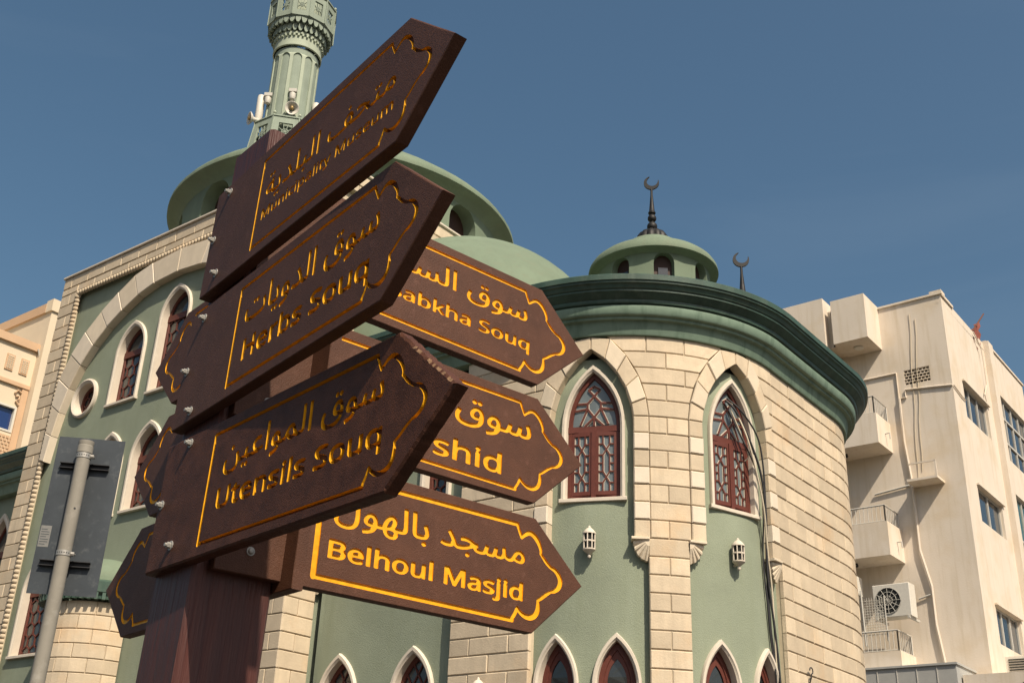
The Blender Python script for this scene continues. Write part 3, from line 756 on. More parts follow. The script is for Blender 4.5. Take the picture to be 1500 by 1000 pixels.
# ---------------------------------------------------------------- small round apse with a green cap, on the hall front
av, ar = -16.75, .80; AU = UF + .1
ac = W(av, AU, 0)
def fa(a, z, o=0.0):    # a = arc length from the left
    t = a / ar; return W(av - (ar + o) * math.cos(t), AU - (ar + o) * math.sin(t), z)
ap_ = MB(); n = 24
strip(ap_, fa, [(math.pi * ar * i / n, GZ) for i in range(n + 1)], [(math.pi * ar * i / n, 3.58) for i in range(n + 1)], [(0, -.022), (1, -.022)])
apse = ap_.build('apse_wall', M_joint, mosque, smooth=True)
z = 3.58; ri = 0; pa = Pool('stone_block', M_stone, apse, 120, 'stone_courses')
while z > GZ + .2:
    n = 5; w = math.pi * ar / n; E = [0] + [w * (i + (.5 if ri % 2 else 0)) for i in range(0 if ri % 2 else 1, n)] + [math.pi * ar]
    for p, q in zip(E, E[1:]): pa.put(fa, ((p + .004, z - .213), (q - .004, z - .213), (q - .004, z - .004), (p + .004, z - .004)), 4, -.05, 0, .009, z > 2.2)
    z -= .22; ri += 1
pa.done()
m = MB(); A2 = [math.pi * ar * i / 30 for i in range(31)]
sweep(m, fa, [(0, 3.60), (.10, 3.60), (.11, 3.66), (.16, 3.70), (.17, 3.86), (.12, 3.88), (-.1, 3.95)], A2)
for i in range(26):
    a = math.pi * ar * (i + .5) / 26; m.box(fa, a - .022, a + .022, 3.585, 3.70, 0, .15)
m.build('apse_cornice', M_greenD, apse, auto=R_(30))
m = MB(); m.lathe((ac.x, ac.y, CAMH), [(.78 * math.cos(t), 3.9 + .5 * math.sin(t)) for t in [math.pi / 2 * i / 12 for i in range(13)]], 40); m.build('apse_half_dome', M_dome, apse, smooth=True)

# ================================================================ minaret
mc_az = R_(-13.93); MD = 26.9
mx, my = MD * math.sin(mc_az), MD * math.cos(mc_az)
MC = (mx, my, CAMH - .5)
minar = thing('minaret', 'pale green minaret with round arcaded shaft and pierced balconies behind the main dome', 'minaret', (mx, my, 0))
def fcyl(r, c=MC):
    return lambda a, z, o=0.0: Vector((c[0] + (r + o) * math.sin(a / r), c[1] + (r + o) * math.cos(a / r), z + c[2]))
m = MB(); m.lathe(MC, [(1.02, GZ), (1.02, 17.55), (.9, 17.9)], 8, a0=.2, a1=.2 + 2 * math.pi); m.build('lower_shaft', M_min, minar)
RS = .655; NP = 12; f1 = fcyl(RS); P = 2 * math.pi * RS; hs = []
for k in range(NP):
    a = P * (k + .5) / NP; hw_ = P / NP * .36; top = 20.80
    hs.append([(a - hw_, 18.25)] + [(a - hw_ * math.cos(t), 20.86 + hw_ * 1.1 * math.sin(t)) for t in [math.pi * i / 8 for i in range(9)]] + [(a + hw_, 18.25)])
m = MB(); sheet(m, f1, [[(0, 17.7), (P, 17.7), (P, 21.35), (0, 21.35)]] + hs, 0, step=(P / 48, .5))
for h_ in hs: wallof(m, f1, h_, -.035, 0)
ms = m.build('shaft', M_min, minar, auto=R_(40))
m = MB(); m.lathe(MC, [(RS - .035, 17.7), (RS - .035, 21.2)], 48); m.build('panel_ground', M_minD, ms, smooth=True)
MC = (mx, my, CAMH - .25)
m = MB(); m.lathe(MC, [(RS, 20.98), (RS + .035, 21.0), (RS + .035, 21.06), (RS + .01, 21.08), (RS + .01, 21.36), (RS + .05, 21.38), (RS + .05, 21.45), (RS, 21.46)], 48)
f2 = fcyl(RS + .02, MC)
for i in range(36): a = 2 * math.pi * (RS + .02) * i / 36; m.box(f2, a - .025, a + .025, 21.30, 21.38, -.02, .045)
m.build('collar', M_min, minar, auto=R_(35))
# stalactite corbelling in two tiers of scalloped niches
mb_ = MB(); mb_.lathe(MC, [(RS + .0, 21.44), (RS + .01, 21.66), (.76, 21.66), (.77, 21.82), (.93, 21.84), (.935, 21.88)], 12, a0=.1, a1=.1 + 2 * math.pi)
for tier, (r_, zb_, n_) in enumerate(((.725, 21.47, 30), (.845, 21.67, 32))):
    f3 = fcyl(r_, MC)
    for i in range(n_):
        a = 2 * math.pi * r_ * (i + .5 * tier) / n_; w_ = 2 * math.pi * r_ / n_ * .5
        A = [(a - w_ * .95, zb_ + .20), (a - w_ * .8, zb_ + .06), (a - w_ * .35, zb_ - .03), (a + w_ * .35, zb_ - .03), (a + w_ * .8, zb_ + .06), (a + w_ * .95, zb_ + .20)]
        mb_.add([f3(x, z_, .045) for x, z_ in A] + [f3(x, z_ + .02, -.05) for x, z_ in A], [(0, 1, 2, 3, 4, 5)] + [(j, j + 1, 7 + j, 6 + j) for j in range(5)])
mb_.build('stalactite_corbels', M_minD, minar)
def balcony(r, z0, z1, n, rot_, zp0, zp1, flare=0.0, name='balcony'):
    """faceted parapet; each side a panel with a square pierced screen"""
    base = MB(); base.lathe(MC, [(RS, z0), (r - .03 + flare, z0), (r - .03 + flare, z0 + .05), (RS, z0 + .05)], n, a0=rot_, a1=rot_ + 2 * math.pi); bo = base.build(name, M_min, minar)
    for k in range(n):
        a0 = rot_ + 2 * math.pi * k / n; a1 = rot_ + 2 * math.pi * (k + 1) / n
        def fp(a, z, o=0.0, a0=a0, a1=a1):
            rr = r + flare * (z1 - z) / (z1 - z0)
            p0 = Vector((mx + rr * math.sin(a0), my + rr * math.cos(a0), z + MC[2])); p1 = Vector((mx + rr * math.sin(a1), my + rr * math.cos(a1), z + MC[2]))
            q = p0.lerp(p1, a); nn = (q - Vector((mx, my, q.z))).normalized(); return q + nn * o
        sq = [(.24, zp0), (.76, zp0), (.76, zp1), (.24, zp1)]
        m = MB(); sheet(m, fp, [[(0, z0), (1, z0), (1, z1), (0, z1)], sq], 0); wallof(m, fp, sq, -.06, 0)
        m.box(fp, -.005, 1.005, z1, z1 + .04, -.06, .03)
        m.box(fp, 0, .05, z0, z1, -.01, .025)
        pn = m.build('parapet_panel', M_minD, bo)
        m = MB(); zc = (zp0 + zp1) / 2; wpx = 2 * r * math.sin(math.pi / n)
        cm = lambda i: ((.5 + .13 * math.cos(i * math.pi / 4 + .39), zc + .13 * wpx * math.sin(i * math.pi / 4 + .39)))
        for i in range(8):
            bar(m, fp, cm(i), cm(i + 1), .03 * (1 / max(wpx, .1)) if False else .02, -.05, -.02)
            e = (.5 + .24 * (1 if math.cos(i * math.pi / 4 + .39) > 0 else -1) * (1 if abs(math.cos(i * math.pi / 4 + .39)) > .6 else .42), zc + (zp1 - zp0) / 2 * (1 if math.sin(i * math.pi / 4 + .39) > 0 else -1) * (1 if abs(math.sin(i * math.pi / 4 + .39)) > .6 else .42))
            bar(m, fp, cm(i), e, .02, -.05, -.02)
            bar(m, fp, (.5, zc), cm(i), .018, -.05, -.02)
        m.build('pierced_screen', M_minD, pn)
        m = MB(); q = fp(0, z1 + .04, -.02); m.lathe((q.x, q.y, q.z), [(.035, 0), (.02, .03), (.045, .07), (.03, .11), (0, .15)], 8); m.build('parapet_knob', M_min, bo)
balcony(.955, 21.86, 22.68, 12, .1, 22.04, 22.48)
MC = (mx, my, CAMH - .5)
balcony(.90, 17.62, 18.66, 8, .2, 17.9, 18.45, .13)
MC = (mx, my, CAMH - .25)
m = MB(); m.lathe(MC, [(.56, 21.9), (.56, 25.2), (.62, 25.3), (.60, 25.8), (.45, 26.3), (.2, 26.8), (.05, 27.0), (0, 27.3)], 24); m.build('upper_shaft', M_min, minar, auto=R_(35))

# ================================================================ cream apartment building (right)
BU, BV = 30.483, -8.258
def af(a, z, o=0.0): return W(BV + a, BU - o, z)       # front: a <= 0 leftwards
def as_(a, z, o=0.0): return W(BV + o, BU + a, z)      # side: a >= 0 going back
apt = thing('apartment_building', 'cream rendered apartment block with box balconies and sliding windows beyond the mosque', 'building', W(BV - 5, BU + 5, GZ))
def rect_loop(a0, a1, b0, b1): return [(a0, b0), (a1, b0), (a1, b1), (a0, b1)]
fholes = [rect_loop(-1.31, -.58, 13.0, 13.46)]
bw = []   # side windows: a0,a1,z0,z1, columns, rows(list of z splits), pane
SW = [(1.05, 3.35, 12.12, 13.22, 3, [], M_paneB), (1.05, 3.35, 9.08, 10.1, 2, [], M_paneB), (1.15, 3.45, 5.8, 6.82, 3, [], M_paneB),
      (4.72, 7.9, 11.95, 14.12, 4, [12.62, 13.45], M_paneB), (4.75, 7.9, 8.72, 10.88, 3, [9.5], M_teal), (4.75, 7.9, 5.6, 7.6, 4, [6.4], M_paneB), (1.05, 3.35, 2.5, 3.5, 3, [], M_paneB)]
m = MB()
sheet(m, af, [rect_loop(-12, 0, GZ, 15.58)] + fholes, 0)
s1 = [rect_loop(a0, a1, z0, z1) for a0, a1, z0, z1, *_ in SW if a1 < 4]; s2 = [rect_loop(a0, a1, z0, z1) for a0, a1, z0, z1, *_ in SW if a1 > 4]
sheet(m, as_, [rect_loop(0, 3.98, GZ, 15.58)] + s1, 0)
sheet(m, as_, [rect_loop(4.45, 8.15, GZ, 15.58)] + s2, .06)
for L in s1: wallof(m, as_, L, -.18, 0)
for L in s2: wallof(m, as_, L, -.14, .06)
wallof(m, af, fholes[0], -.15, 0)
m.box(as_, 3.98, 4.45, GZ, 15.62, -.3, .17)
m.box(W, BV - 12, BV - .02, BU + 8.1, BU + 8.15, GZ, 15.58)
m.box(W, BV - 12, BV - .2, BU + .2, BU + 8.1, 15.25, 15.3)
wl = m.build('wall', M_apt, apt)
m = MB(); m.box(af, -12, .05, 15.58, 15.64, -.25, .05); m.box(as_, -.0, 1.02, 15.54, 15.62, -.25, .045); m.box(as_, 4.0, 8.2, 15.58, 15.65, -.25, .10); m.box(as_, .0, 3.98, 15.30, 15.34, -.2, .0)
m.box(af, -.30, .04, 15.64, 15.72, -.3, .04)
m.build('parapet_cap', M_apt, apt)
for (a0, a1, z0, z1, nc, zs_, pm_) in SW:
    rec = .06 if a0 > 4 else 0
    m = MB(); o0, o1 = rec - .15, rec - .08; fwd = .05
    m.box(as_, a0, a1, z0, z0 + fwd, o0, o1); m.box(as_, a0, a1, z1 - fwd, z1, o0, o1); m.box(as_, a0, a0 + fwd, z0 + fwd, z1 - fwd, o0, o1); m.box(as_, a1 - fwd, a1, z0 + fwd, z1 - fwd, o0, o1)
    for i in range(1, nc): x = a0 + (a1 - a0) * i / nc; m.box(as_, x - .035, x + .035, z0 + fwd, z1 - fwd, o0, o1 - .004)
    for zz in zs_: m.box(as_, a0 + fwd, a1 - fwd, zz - .035, zz + .035, o0, o1 + .004)
    wd = m.build('window', M_alu, apt)
    zz = [z0 + .03] + zs_ + [z1 - .03]
    for i in range(nc):
        for q in range(len(zz) - 1):
            m = MB(); x0 = a0 + (a1 - a0) * i / nc; x1 = a0 + (a1 - a0) * (i + 1) / nc; m.box(as_, x0 + .03, x1 - .03, zz[q] + .004, zz[q + 1] - .004, o0 + .01, o0 + .03); m.build('pane', pm_, wd)
# honeycomb vent
m = MB()
for i in range(7):
    for j in range(5):
        a = -1.31 + .73 * (i + (.5 if j % 2 else 0)) / 7; z = 13.0 + .46 * (j) / 5
        if a + .07 < -.56: m.box(af, a, a + .014, z, z + .092, -.06, -.01)
    m.box(af, -1.31, -.58, 13.0 + .46 * min(i, 5) / 5 - .012, 13.0 + .46 * min(i, 5) / 5 + .012, -.06, -.005) if i < 6 else None
m.build('vent_grille', M_apt, apt); m = MB(); m.box(af, -1.31, -.58, 13.0, 13.46, -.16, -.12); m.build('vent_void', M_dark, apt)
# boxed balconies
def railing(m, f3, a0, a1, z0, z1, d):
    """metal balustrade round the front and the right side of a balcony"""
    for (p, q) in (((a0, d), (a1, d)), ((a1, d), (a1, .02))):
        P = Vector(p); Q = Vector(q); L = (Q - P).length; n = int(L / .115)
        def g(t, z): r = P.lerp(Q, t); return f3(r.x, z, r.y)
        m.tube([g(0, z1), g(1, z1)], .022, 6); m.tube([g(0, z0 + .03), g(1, z0 + .03)], .014, 6)
        for i in range(n + 1): m.tube([g(i / n, z0), g(i / n, z1)], .010 if i not in (0, n) else .02, 5, cap=False)
for i, (zb, zt, zr, d) in enumerate(((11.05, 11.93, 12.45, 1.1), (7.90, 8.82, 9.28, 1.1), (4.6, 5.42, 5.95, 1.1))):
    m = MB(); m.box(af, -4.4, -1.87, zb, zb + .12, 0, d); m.box(af, -4.4, -1.87, zb + .12, zt, d - .12, d); m.box(af, -1.99, -1.87, zb + .12, zt, 0, d - .12); m.box(af, -4.4, -4.28, zb + .12, zt, 0, d - .12)
    b = m.build('balcony', M_apt, apt)
    m = MB(); railing(m, af, -4.35, -1.93, zt, zr, d - .06); m.build('railing', M_alu, b)
    if i < 2:
        m = MB(); m.tube([af(-1.87, zt - .45, d * .45), af(-1.74, zt - .45, d * .45), af(-1.74, zt - .62, d * .45)], .02, 6); m.build('drain_spout', M_alu, b)
        m = MB(); m.lathe(tuple(af(-3.0, zb - .10, .6)), [(.03, .1), (.05, .04), (.03, 0)], 8); m.build('ceiling_lamp', M_blk, b)
m = MB(); m.box(af, -2.88, -1.86, 14.26, 15.66, 0, 1.12); b = m.build('roof_box', M_apt, apt)
m = MB(); q = af(-2.35, 14.26, .55); m.lathe((q.x, q.y, q.z - .06), [(.14, .07), (.14, .02), (.11, 0), (0, 0)], 16); m.build('round_lamp', M_white, b)
m = MB(); m.box(af, -6.2, -3.12, 14.1, 15.84, 0, 1.12); m.build('roof_box', M_apt, apt)
m = MB(); m.box(af, -3.12, -2.88, 14.3, 15.5, 0, .8); m.build('wall_pier', M_apt, apt)
m = MB(); P = [af(-2.95, 15.7, .85), af(-2.98, 15.4, .86), af(-2.93, 14.9, .87), af(-2.96, 14.3, .86)]; m.tube(P, .022, 6); m.build('roof_cable', M_blk, apt)
# conduits and ledges on the front
m = MB()
m.tube([af(-2.9, 13.42, .03), af(-1.52, 13.42, .03), af(-1.52, 12.62, .03), af(-1.32, 12.62, .03), af(-1.32, 12.86, .03), af(-.5, 12.78, .03), af(0, 12.72, .03)], .028, 6)
m.tube([af(-1.50, 12.62, .06), af(-1.50, 11.3, .06), af(-1.42, 10.2, .06), af(-1.42, 8.2, .06), af(-1.22, 7.2, .06), af(-1.22, 6.2, .06), af(-1.02, 4.4, .06)], .035, 6)
m.tube([as_(0, 12.72, .03), as_(.6, 12.62, .03), as_(1.0, 12.6, .03)], .02, 6)
m.build('wall_conduit', M_apt, apt)
m = MB(); m.tube([af(-2.5, 9.92, .05), af(-1.5, 10.03, .05)], .03, 6); m.build('water_pipe', M_alu, apt); m = MB(); m.tube([af(-1.22, 7.0, .05), af(-1.6, 6.9, .05)], .025, 6); m.build('water_pipe', M_alu, apt)
m = MB(); m.box(af, -1.38, -.55, 9.95, 10.02, 0, .62); m.box(af, -.60, -.55, 10.02, 10.45, .58, .62); m.box(af, -1.30, -.55, 10.42, 10.46, .58, .62); m.build('wall_shelf', M_apt, apt)
for k_, (a_, z1_, z0_) in enumerate(((-.95, 15.2, 9.9), (-.80, 15.0, 10.4))):
    m = MB(); m.tube([af(a_ + .02 * math.sin(i * 1.7) - .035 * i, z1_ + (z0_ - z1_) * i / 9, .02) for i in range(10)], .009, 5); m.build('hanging_wire', M_cableW, apt)
m = MB(); m.tube([as_(2.85, 15.5, .05), as_(3.3, 15.1, .10), as_(3.35, 13.9, .09), as_(3.1, 13.5, .05), as_(3.25, 13.2, .05)], .02, 6); m.build('side_cable', M_apt, apt)
for a0, a1, z in ((1.0, 3.5, 13.22), (1.0, 3.5, 10.1), (1.1, 3.6, 6.82)): m = MB(); m.box(as_, a0, a1, z, z + .05, 0, .07); m.build('window_hood', M_apt, apt)

flag = thing('flag', 'small tattered red flag on a leaning stick on the cream building roof', 'flag', as_(3.0, 15.5, -.05))
m = MB(); m.tube([as_(2.75, 15.35, -.05), as_(4.9, 17.0, -.05)], [.03, .022], 6); m.build('stick', M_rust, flag)
m = MB(); n = 7
V = [as_(2.95 + .95 * i / n, 15.52 + .75 * i / n - j * .19 * (1 - .25 * math.sin(i * 2.1)), -.05 + .10 * math.sin(i * 1.9 + j * 1.3)) for i in range(n + 1) for j in range(4)]
m.add(V, [(i * 4 + j, i * 4 + j + 1, (i + 1) * 4 + j + 1, (i + 1) * 4 + j) for i in range(n) for j in range(3)]); m.build('cloth', M_red, flag, smooth=True)

# outdoor air-conditioning units
def ac_unit(name, label, f3, a0, a1, z0, z1, o0, o1, grp=None):
    t = thing(name, label, 'air conditioner', f3((a0 + a1) / 2, z0, (o0 + o1) / 2), grp)
    m = MB(); m.box(f3, a0, a1, z0, z1, o0, o1, ch=.015); m.build('casing', M_white, t)
    r = min(z1 - z0, a1 - a0) * .40; cx = a0 + (a1 - a0) * .40; cz = (z0 + z1) / 2
    m = MB(); P = [(cx + r * math.cos(k * math.pi / 14), cz + r * math.sin(k * math.pi / 14)) for k in range(28)]
    m.add([f3(x, z, o1 + .004) for x, z in P], [tuple(range(28))]); m.build('fan_opening', M_dark, t)
    m = MB()
    for q in (.35, .65, .98): m.tube([f3(cx + r * q * math.cos(k * math.pi / 12), cz + r * q * math.sin(k * math.pi / 12), o1 + .015) for k in range(24)], .008, 5, closed=True)
    for k in range(12): m.tube([f3(cx, cz, o1 + .02), f3(cx + r * math.cos(k * math.pi / 6), cz + r * math.sin(k * math.pi / 6), o1 + .015)], .006, 4)
    m.build('fan_guard', M_alu, t)
    m = MB(); m.box(f3, a0 + .05, a0 + .10, z0 - .06, z0, o0 - .3, o1 + .05); m.box(f3, a1 - .10, a1 - .05, z0 - .06, z0, o0 - .3, o1 + .05); m.build('bracket', M_alu, t)
    return t
ac_unit('air_conditioner', 'large white outdoor air-conditioning unit with round fan grille on cream wall', af, -2.50, -1.52, 6.30, 7.16, .55, .98)
ac_unit('air_conditioner', 'small white air-conditioning unit half hidden by the mosque wall edge', af, -3.35, -2.86, 6.95, 7.45, .7, 1.15)
t = thing('window_air_conditioner', 'boxy window air conditioner with louvres below the lowest window on the right', 'air conditioner', as_(2.0, 5.2, .2))
m = MB(); m.box(as_, 1.35, 2.25, 5.02, 5.5, .0, .55, ch=.015); m.build('casing', M_white, t)
m = MB()
for k in range(6): m.box(as_, 1.42, 1.80, 5.08 + k * .065, 5.10 + k * .065, .55, .57)
for k in range(6): m.box(af, -.0 + .08, .50, 5.08 + k * .065, 5.105 + k * .065, -1.36, -1.33)
m.build('louvre', M_dark, t, kind='stuff')
t = thing('laundry_rack', 'white wire mesh screen propped on the lowest balcony', 'mesh screen', af(-2.6, 5.9, 1.0))
m = MB()
for i in range(15): m.tube([af(-3.15 + i * .068, 5.85, 1.0), af(-3.15 + i * .068, 6.85 - (.25 if i < 7 else 0), 1.0)], .006, 4)
for j in range(14): m.tube([af(-3.15, 5.88 + j * .068, 1.0), af(-2.2, 5.88 + j * .068, 1.0)], .006, 4)
m.build('wire_mesh', M_white, t); m = MB(); m.tube([af(-2.78, 5.6, 1.03), af(-2.80, 7.05, 1.03)], .025, 6); m.tube([af(-2.2, 5.7, 1.0), af(-2.2, 6.86, 1.0)], .018, 6); m.build('post', M_alu, t)

# low metal-clad structure in front of the apartment building
shed = thing('roadside_cabin', 'pale grey metal clad cabin roofline at the foot of the apartment building', 'cabin', W(BV - 1, BU - 1.6, GZ))
m = MB(); m.box(W, BV - 9, BV - .42, BU - 1.5, BU - .02, GZ, 4.92, ch=0); m.build('cladding', M_grey, shed)
m = MB(); m.box(W, BV - 9.02, BV - .38, BU - 1.54, BU - .0, 4.92, 4.97); m.build('roof_edge', M_grey, shed)
m = MB()
for i in range(17): m.box(W, BV - 8.9 + i * .5, BV - 8.88 + i * .5, BU - 1.515, BU - 1.5, GZ, 4.9)
m.build('seam', M_alu, shed, kind='stuff')
shed2 = thing('roadside_wall', 'cream boundary wall with rusty stanchions running beside the apartment building', 'wall', W(BV + .6, BU + 2, GZ))
m = MB(); m.box(W, BV - .38, BV + 1.4, BU - 1.2, BU + 12, GZ, 4.70); m.build('coping_wall', M_apt, shed2)
for a in (0, 1.0): m = MB(); m.box(W, BV + a, BV + a + .06, BU - 1.26, BU - 1.2, 3.6, 4.45); m.build('stanchion', M_rust, shed2)

# ================================================================ peach building (far left)
PV = -31.45
pb = thing('peach_building', 'peach and cream building with orange bands and a blue window at the left edge', 'building', W(PV - 4, 14, GZ))
def pf(a, z, o=0.0): return W(a, 16.0 - o, z)
def ps(a, z, o=0.0): return W(PV + o, a, z)
m = MB(); wh = rect_loop(14.6, 15.98, 11.22, 12.03)
sheet(m, ps, [rect_loop(8, 16.22, GZ, 14.0), wh], 0); wallof(m, ps, wh, -.15, 0)
m.box(W, -41, PV + .0, 8, 8.01, GZ, 14.0); m.box(W, -41, PV - .02, 8, 16.2, 13.6, 13.65)
m.box(W, -42, PV + .30, 16.22, 22, GZ, 15.30)
m.build('wall', M_aptB, pb)
m = MB(); m.box(ps, 8, 16.26, 13.93, 14.18, -.2, .10); m.build('cornice', M_orange, pb)
m = MB(); m.box(W, -42, PV + .0, 16.15, 22.05, 15.30, 15.62); m.box(W, PV + .0, PV + .34, 16.9, 22.05, 15.30, 15.62); m.build('parapet_band', M_orange, pb)
m = MB(); m.box(W, PV + .0, PV + .36, 16.16, 16.9, 15.30, 15.70); m.build('parapet_pier', M_aptB, pb)
for a in (15.43, 15.9):
    m = MB(); m.box(ps, a - .13, a + .13, 13.08, 13.58, 0, .035)
    pn = m.build('ornament_panel', M_orange, pb)
    m = MB()
    for j in range(7):
        for i in range(3): m.box(ps, a - .09 + i * .065, a - .045 + i * .065, 13.13 + j * .06, 13.165 + j * .06, .035, .055)
    m.build('ornament_relief', M_aptB, pn, kind='stuff')
m = MB(); m.box(ps, 14.0, 16.2, 12.66, 12.78, 0, .08); m.box(ps, 16.0, 16.2, GZ, 12.66, 0, .05); m.box(ps, 14.0, 14.5, GZ, 12.66, 0, .05)
for sg, c in ((1, 16.0),):
    m.tube([ps(c - .0, 12.5, .04), ps(c - .12, 12.55, .04), ps(c - .2, 12.45, .04), ps(c - .14, 12.35, .04), ps(c - .06, 12.38, .04), ps(c - .04, 12.28, .04), ps(c - .12, 12.2, .04), ps(c - .0, 12.1, .04)], .03, 6)
m.build('window_arch', M_orange, pb)
m = MB(); m.box(ps, 14.6, 15.98, 11.22, 11.28, -.12, .02); m.box(ps, 14.6, 15.98, 11.97, 12.03, -.12, .02); m.box(ps, 15.92, 15.98, 11.28, 11.97, -.12, .02); m.box(ps, 15.2, 15.24, 11.28, 11.97, -.12, -.02); wd = m.build('window', M_white, pb)
m = MB(); m.box(ps, 14.6, 15.98, 11.22, 12.03, -.13, -.10); m.build('pane', M_blue, wd)
m = MB()
for j in range(8):
    for i in range(12): m.box(ps, 14.6 + i * .12 + (j % 2) * .06, 14.69 + i * .12 + (j % 2) * .06, 10.3 + j * .105, 10.38 + j * .105, 0, .03)
m.build('textured_panel', M_orange, pb, kind='stuff')
m = MB(); m.tube([ps(16.15, 14.0, .14), ps(16.27, 13.7, .12), ps(16.27, 12.5, .12), ps(16.27, 8, .12)], .025, 6); m.build('drain_pipe', M_alu, pb)

# ================================================================ wall lanterns
def lantern(f, s, zt, label):
    zb = zt - .40
    c = f(s, zb, HC + .095); n = (f(s, zb, 1) - f(s, zb, 0)).normalized()
    t = thing('wall_lantern', label, 'wall lantern', f(s, zb, HC), 'white lanterns on the mosque wall')
    C0 = (c.x, c.y, c.z)
    m = MB(); m.lathe(C0, [(.012, 0), (.022, .015), (.022, .03), (.012, .045), (.03, .06), (.075, .095), (.080, .10), (.080, .115), (.072, .115)], 12)
    m.lathe(C0, [(.072, .30), (.084, .30), (.084, .315), (.060, .345), (.035, .37), (.020, .378), (.020, .39), (.008, .405), (0, .41)], 12)
    m.lathe(C0, [(.074, .195), (.078, .20), (.078, .212), (.074, .217)], 12)
    for k in range(8):
        a = 2 * math.pi * (k + .5) / 8; m.tube([(c.x + .072 * math.sin(a), c.y + .072 * math.cos(a), c.z + .11), (c.x + .072 * math.sin(a), c.y + .072 * math.cos(a), c.z + .305)], .009, 5)
    m.tube([tuple(c + Vector((0, 0, .09))), tuple(c + Vector((0, 0, .07)) - n * .085)], .018, 6)
    m.build('frame', M_trim, t, auto=R_(40))
    m = MB(); m.lathe(C0, [(.060, .11), (.060, .305)], 10); m.build('glass', M_dark, t)
lantern(fw, 4.60, 3.865, 'white lantern on the green wall under the left pointed window, beside the lowest sign tip')
lantern(fw, 6.57, 3.85, 'white lantern on the green wall under the right pointed window, beside the black cables')
def stone_f(s, z, o=0.0): return fw(s, z, o - HC)
lantern(stone_f, 3.15, 2.10, 'white lantern cap at the bottom edge, on the pier under the lowest right-pointing sign')
t = thing('wall_hook', 'small curled iron hook on the stone wall at the bottom right of the mosque', 'hook', fw(8.05, 2.4, 0))
m = MB(); P = [fw(8.05, 2.0 + .4 * i / 8, .03 + .02 * math.sin(i)) for i in range(9)] + [fw(8.05 + .05 * math.sin(a), 2.44 - .04 * math.cos(a), .05) for a in [i * math.pi / 4 for i in range(7)]]
m.tube(P, .009, 5); m.build('rod', M_blk, t)

for s_, lab in ((4.33, 'tiny white lamp on the cornice edge left of the small lantern dome'), (6.12, 'tiny white lamp on the cornice edge right of the small lantern dome')):
    t = thing('roof_lamp', lab, 'roof lamp', fw(s_, 7.15, .2))
    q = fw(s_, 7.15, .2); m = MB(); m.lathe(tuple(q), [(.05, 0), (.06, .03), (.045, .07), (0, .09)], 10); m.build('lamp_body', M_trim, t)
    m = MB(); m.box(fw, s_ - .10, s_ + .10, 7.142, 7.165, .1, .3); m.build('base', M_trim, t)

# ================================================================ cables over the right-hand window
def cable(name, label, pts, r, m_, n=10):
    C = []
    for i in range(len(pts) - 1):
        p0, p1, p2, p3 = (Vector(pts[max(i - 1, 0)]), Vector(pts[i]), Vector(pts[i + 1]), Vector(pts[min(i + 2, len(pts) - 1)]))
        for k in range(n):
            t = k / n; C.append(.5 * ((2 * p1) + (-p0 + p2) * t + (2 * p0 - 5 * p1 + 4 * p2 - p3) * t * t + (-p0 + 3 * p1 - 3 * p2 + p3) * t ** 3))
    C.append(Vector(pts[-1])); mb = MB(); mb.tube([fw(p.x, p.y, p.z) for p in C], r, 6)
    o = mb.build(name, m_, smooth=True); return o
tag(cable('cable', '', [(6.58, 5.75, -.14), (6.68, 5.6, -.06), (6.90, 5.2, -.02), (7.06, 4.8, 0), (7.14, 4.3, -.01), (7.17, 3.8, -.05), (7.19, 3.4, -.06), (7.27, 2.9, -.06), (7.33, 2.4, -.06), (7.35, 1.8, -.06), (7.33, .5, -.06)], .016, M_blk), 'thick black cable looping out of the right pointed window and down the wall', 'cable', 'cables hanging down from the right pointed window')
tag(cable('cable', '', [(6.62, 5.62, -.13), (6.75, 5.25, -.05), (6.98, 4.85, -.02), (7.10, 4.4, -.02), (7.14, 3.7, -.09), (7.17, 3.2, -.08), (7.22, 2.7, -.09), (7.28, 2.2, -.08), (7.29, 1.0, -.08)], .011, M_blk), 'thinner black cable just left of the thick one on the green wall', 'cable', 'cables hanging down from the right pointed window')
tag(cable('cable', '', [(6.60, 5.78, -.13), (6.75, 5.6, -.02), (6.98, 5.3, .03), (7.09, 4.95, .02), (7.13, 4.5, .0), (7.15, 4.1, -.02), (7.20, 3.6, -.08), (7.23, 2.9, -.09), (7.30, 2.3, -.09), (7.31, .8, -.09)], .012, M_blk), 'black cable bowing furthest right over the window trim', 'cable', 'cables hanging down from the right pointed window')
tag(cable('cable', '', [(6.66, 5.74, -.12), (6.78, 5.30, -.0), (6.92, 4.85, .02), (7.05, 4.35, .02), (7.18, 3.8, -.04), (7.27, 3.3, -.06), (7.29, 2.75, -.07), (7.32, 2.3, -.09)], .012, M_cableW), 'pale beige cable running straight from the pointed window to the black cables', 'cable', 'cables hanging down from the right pointed window')
tag(cable('cable', '', [(6.60, 5.74, -.13), (6.70, 5.45, -.08), (6.86, 5.05, -.04), (6.86, 4.95, -.10)], .008, M_cableW), 'short pale wire hanging inside the right pointed window head', 'cable')

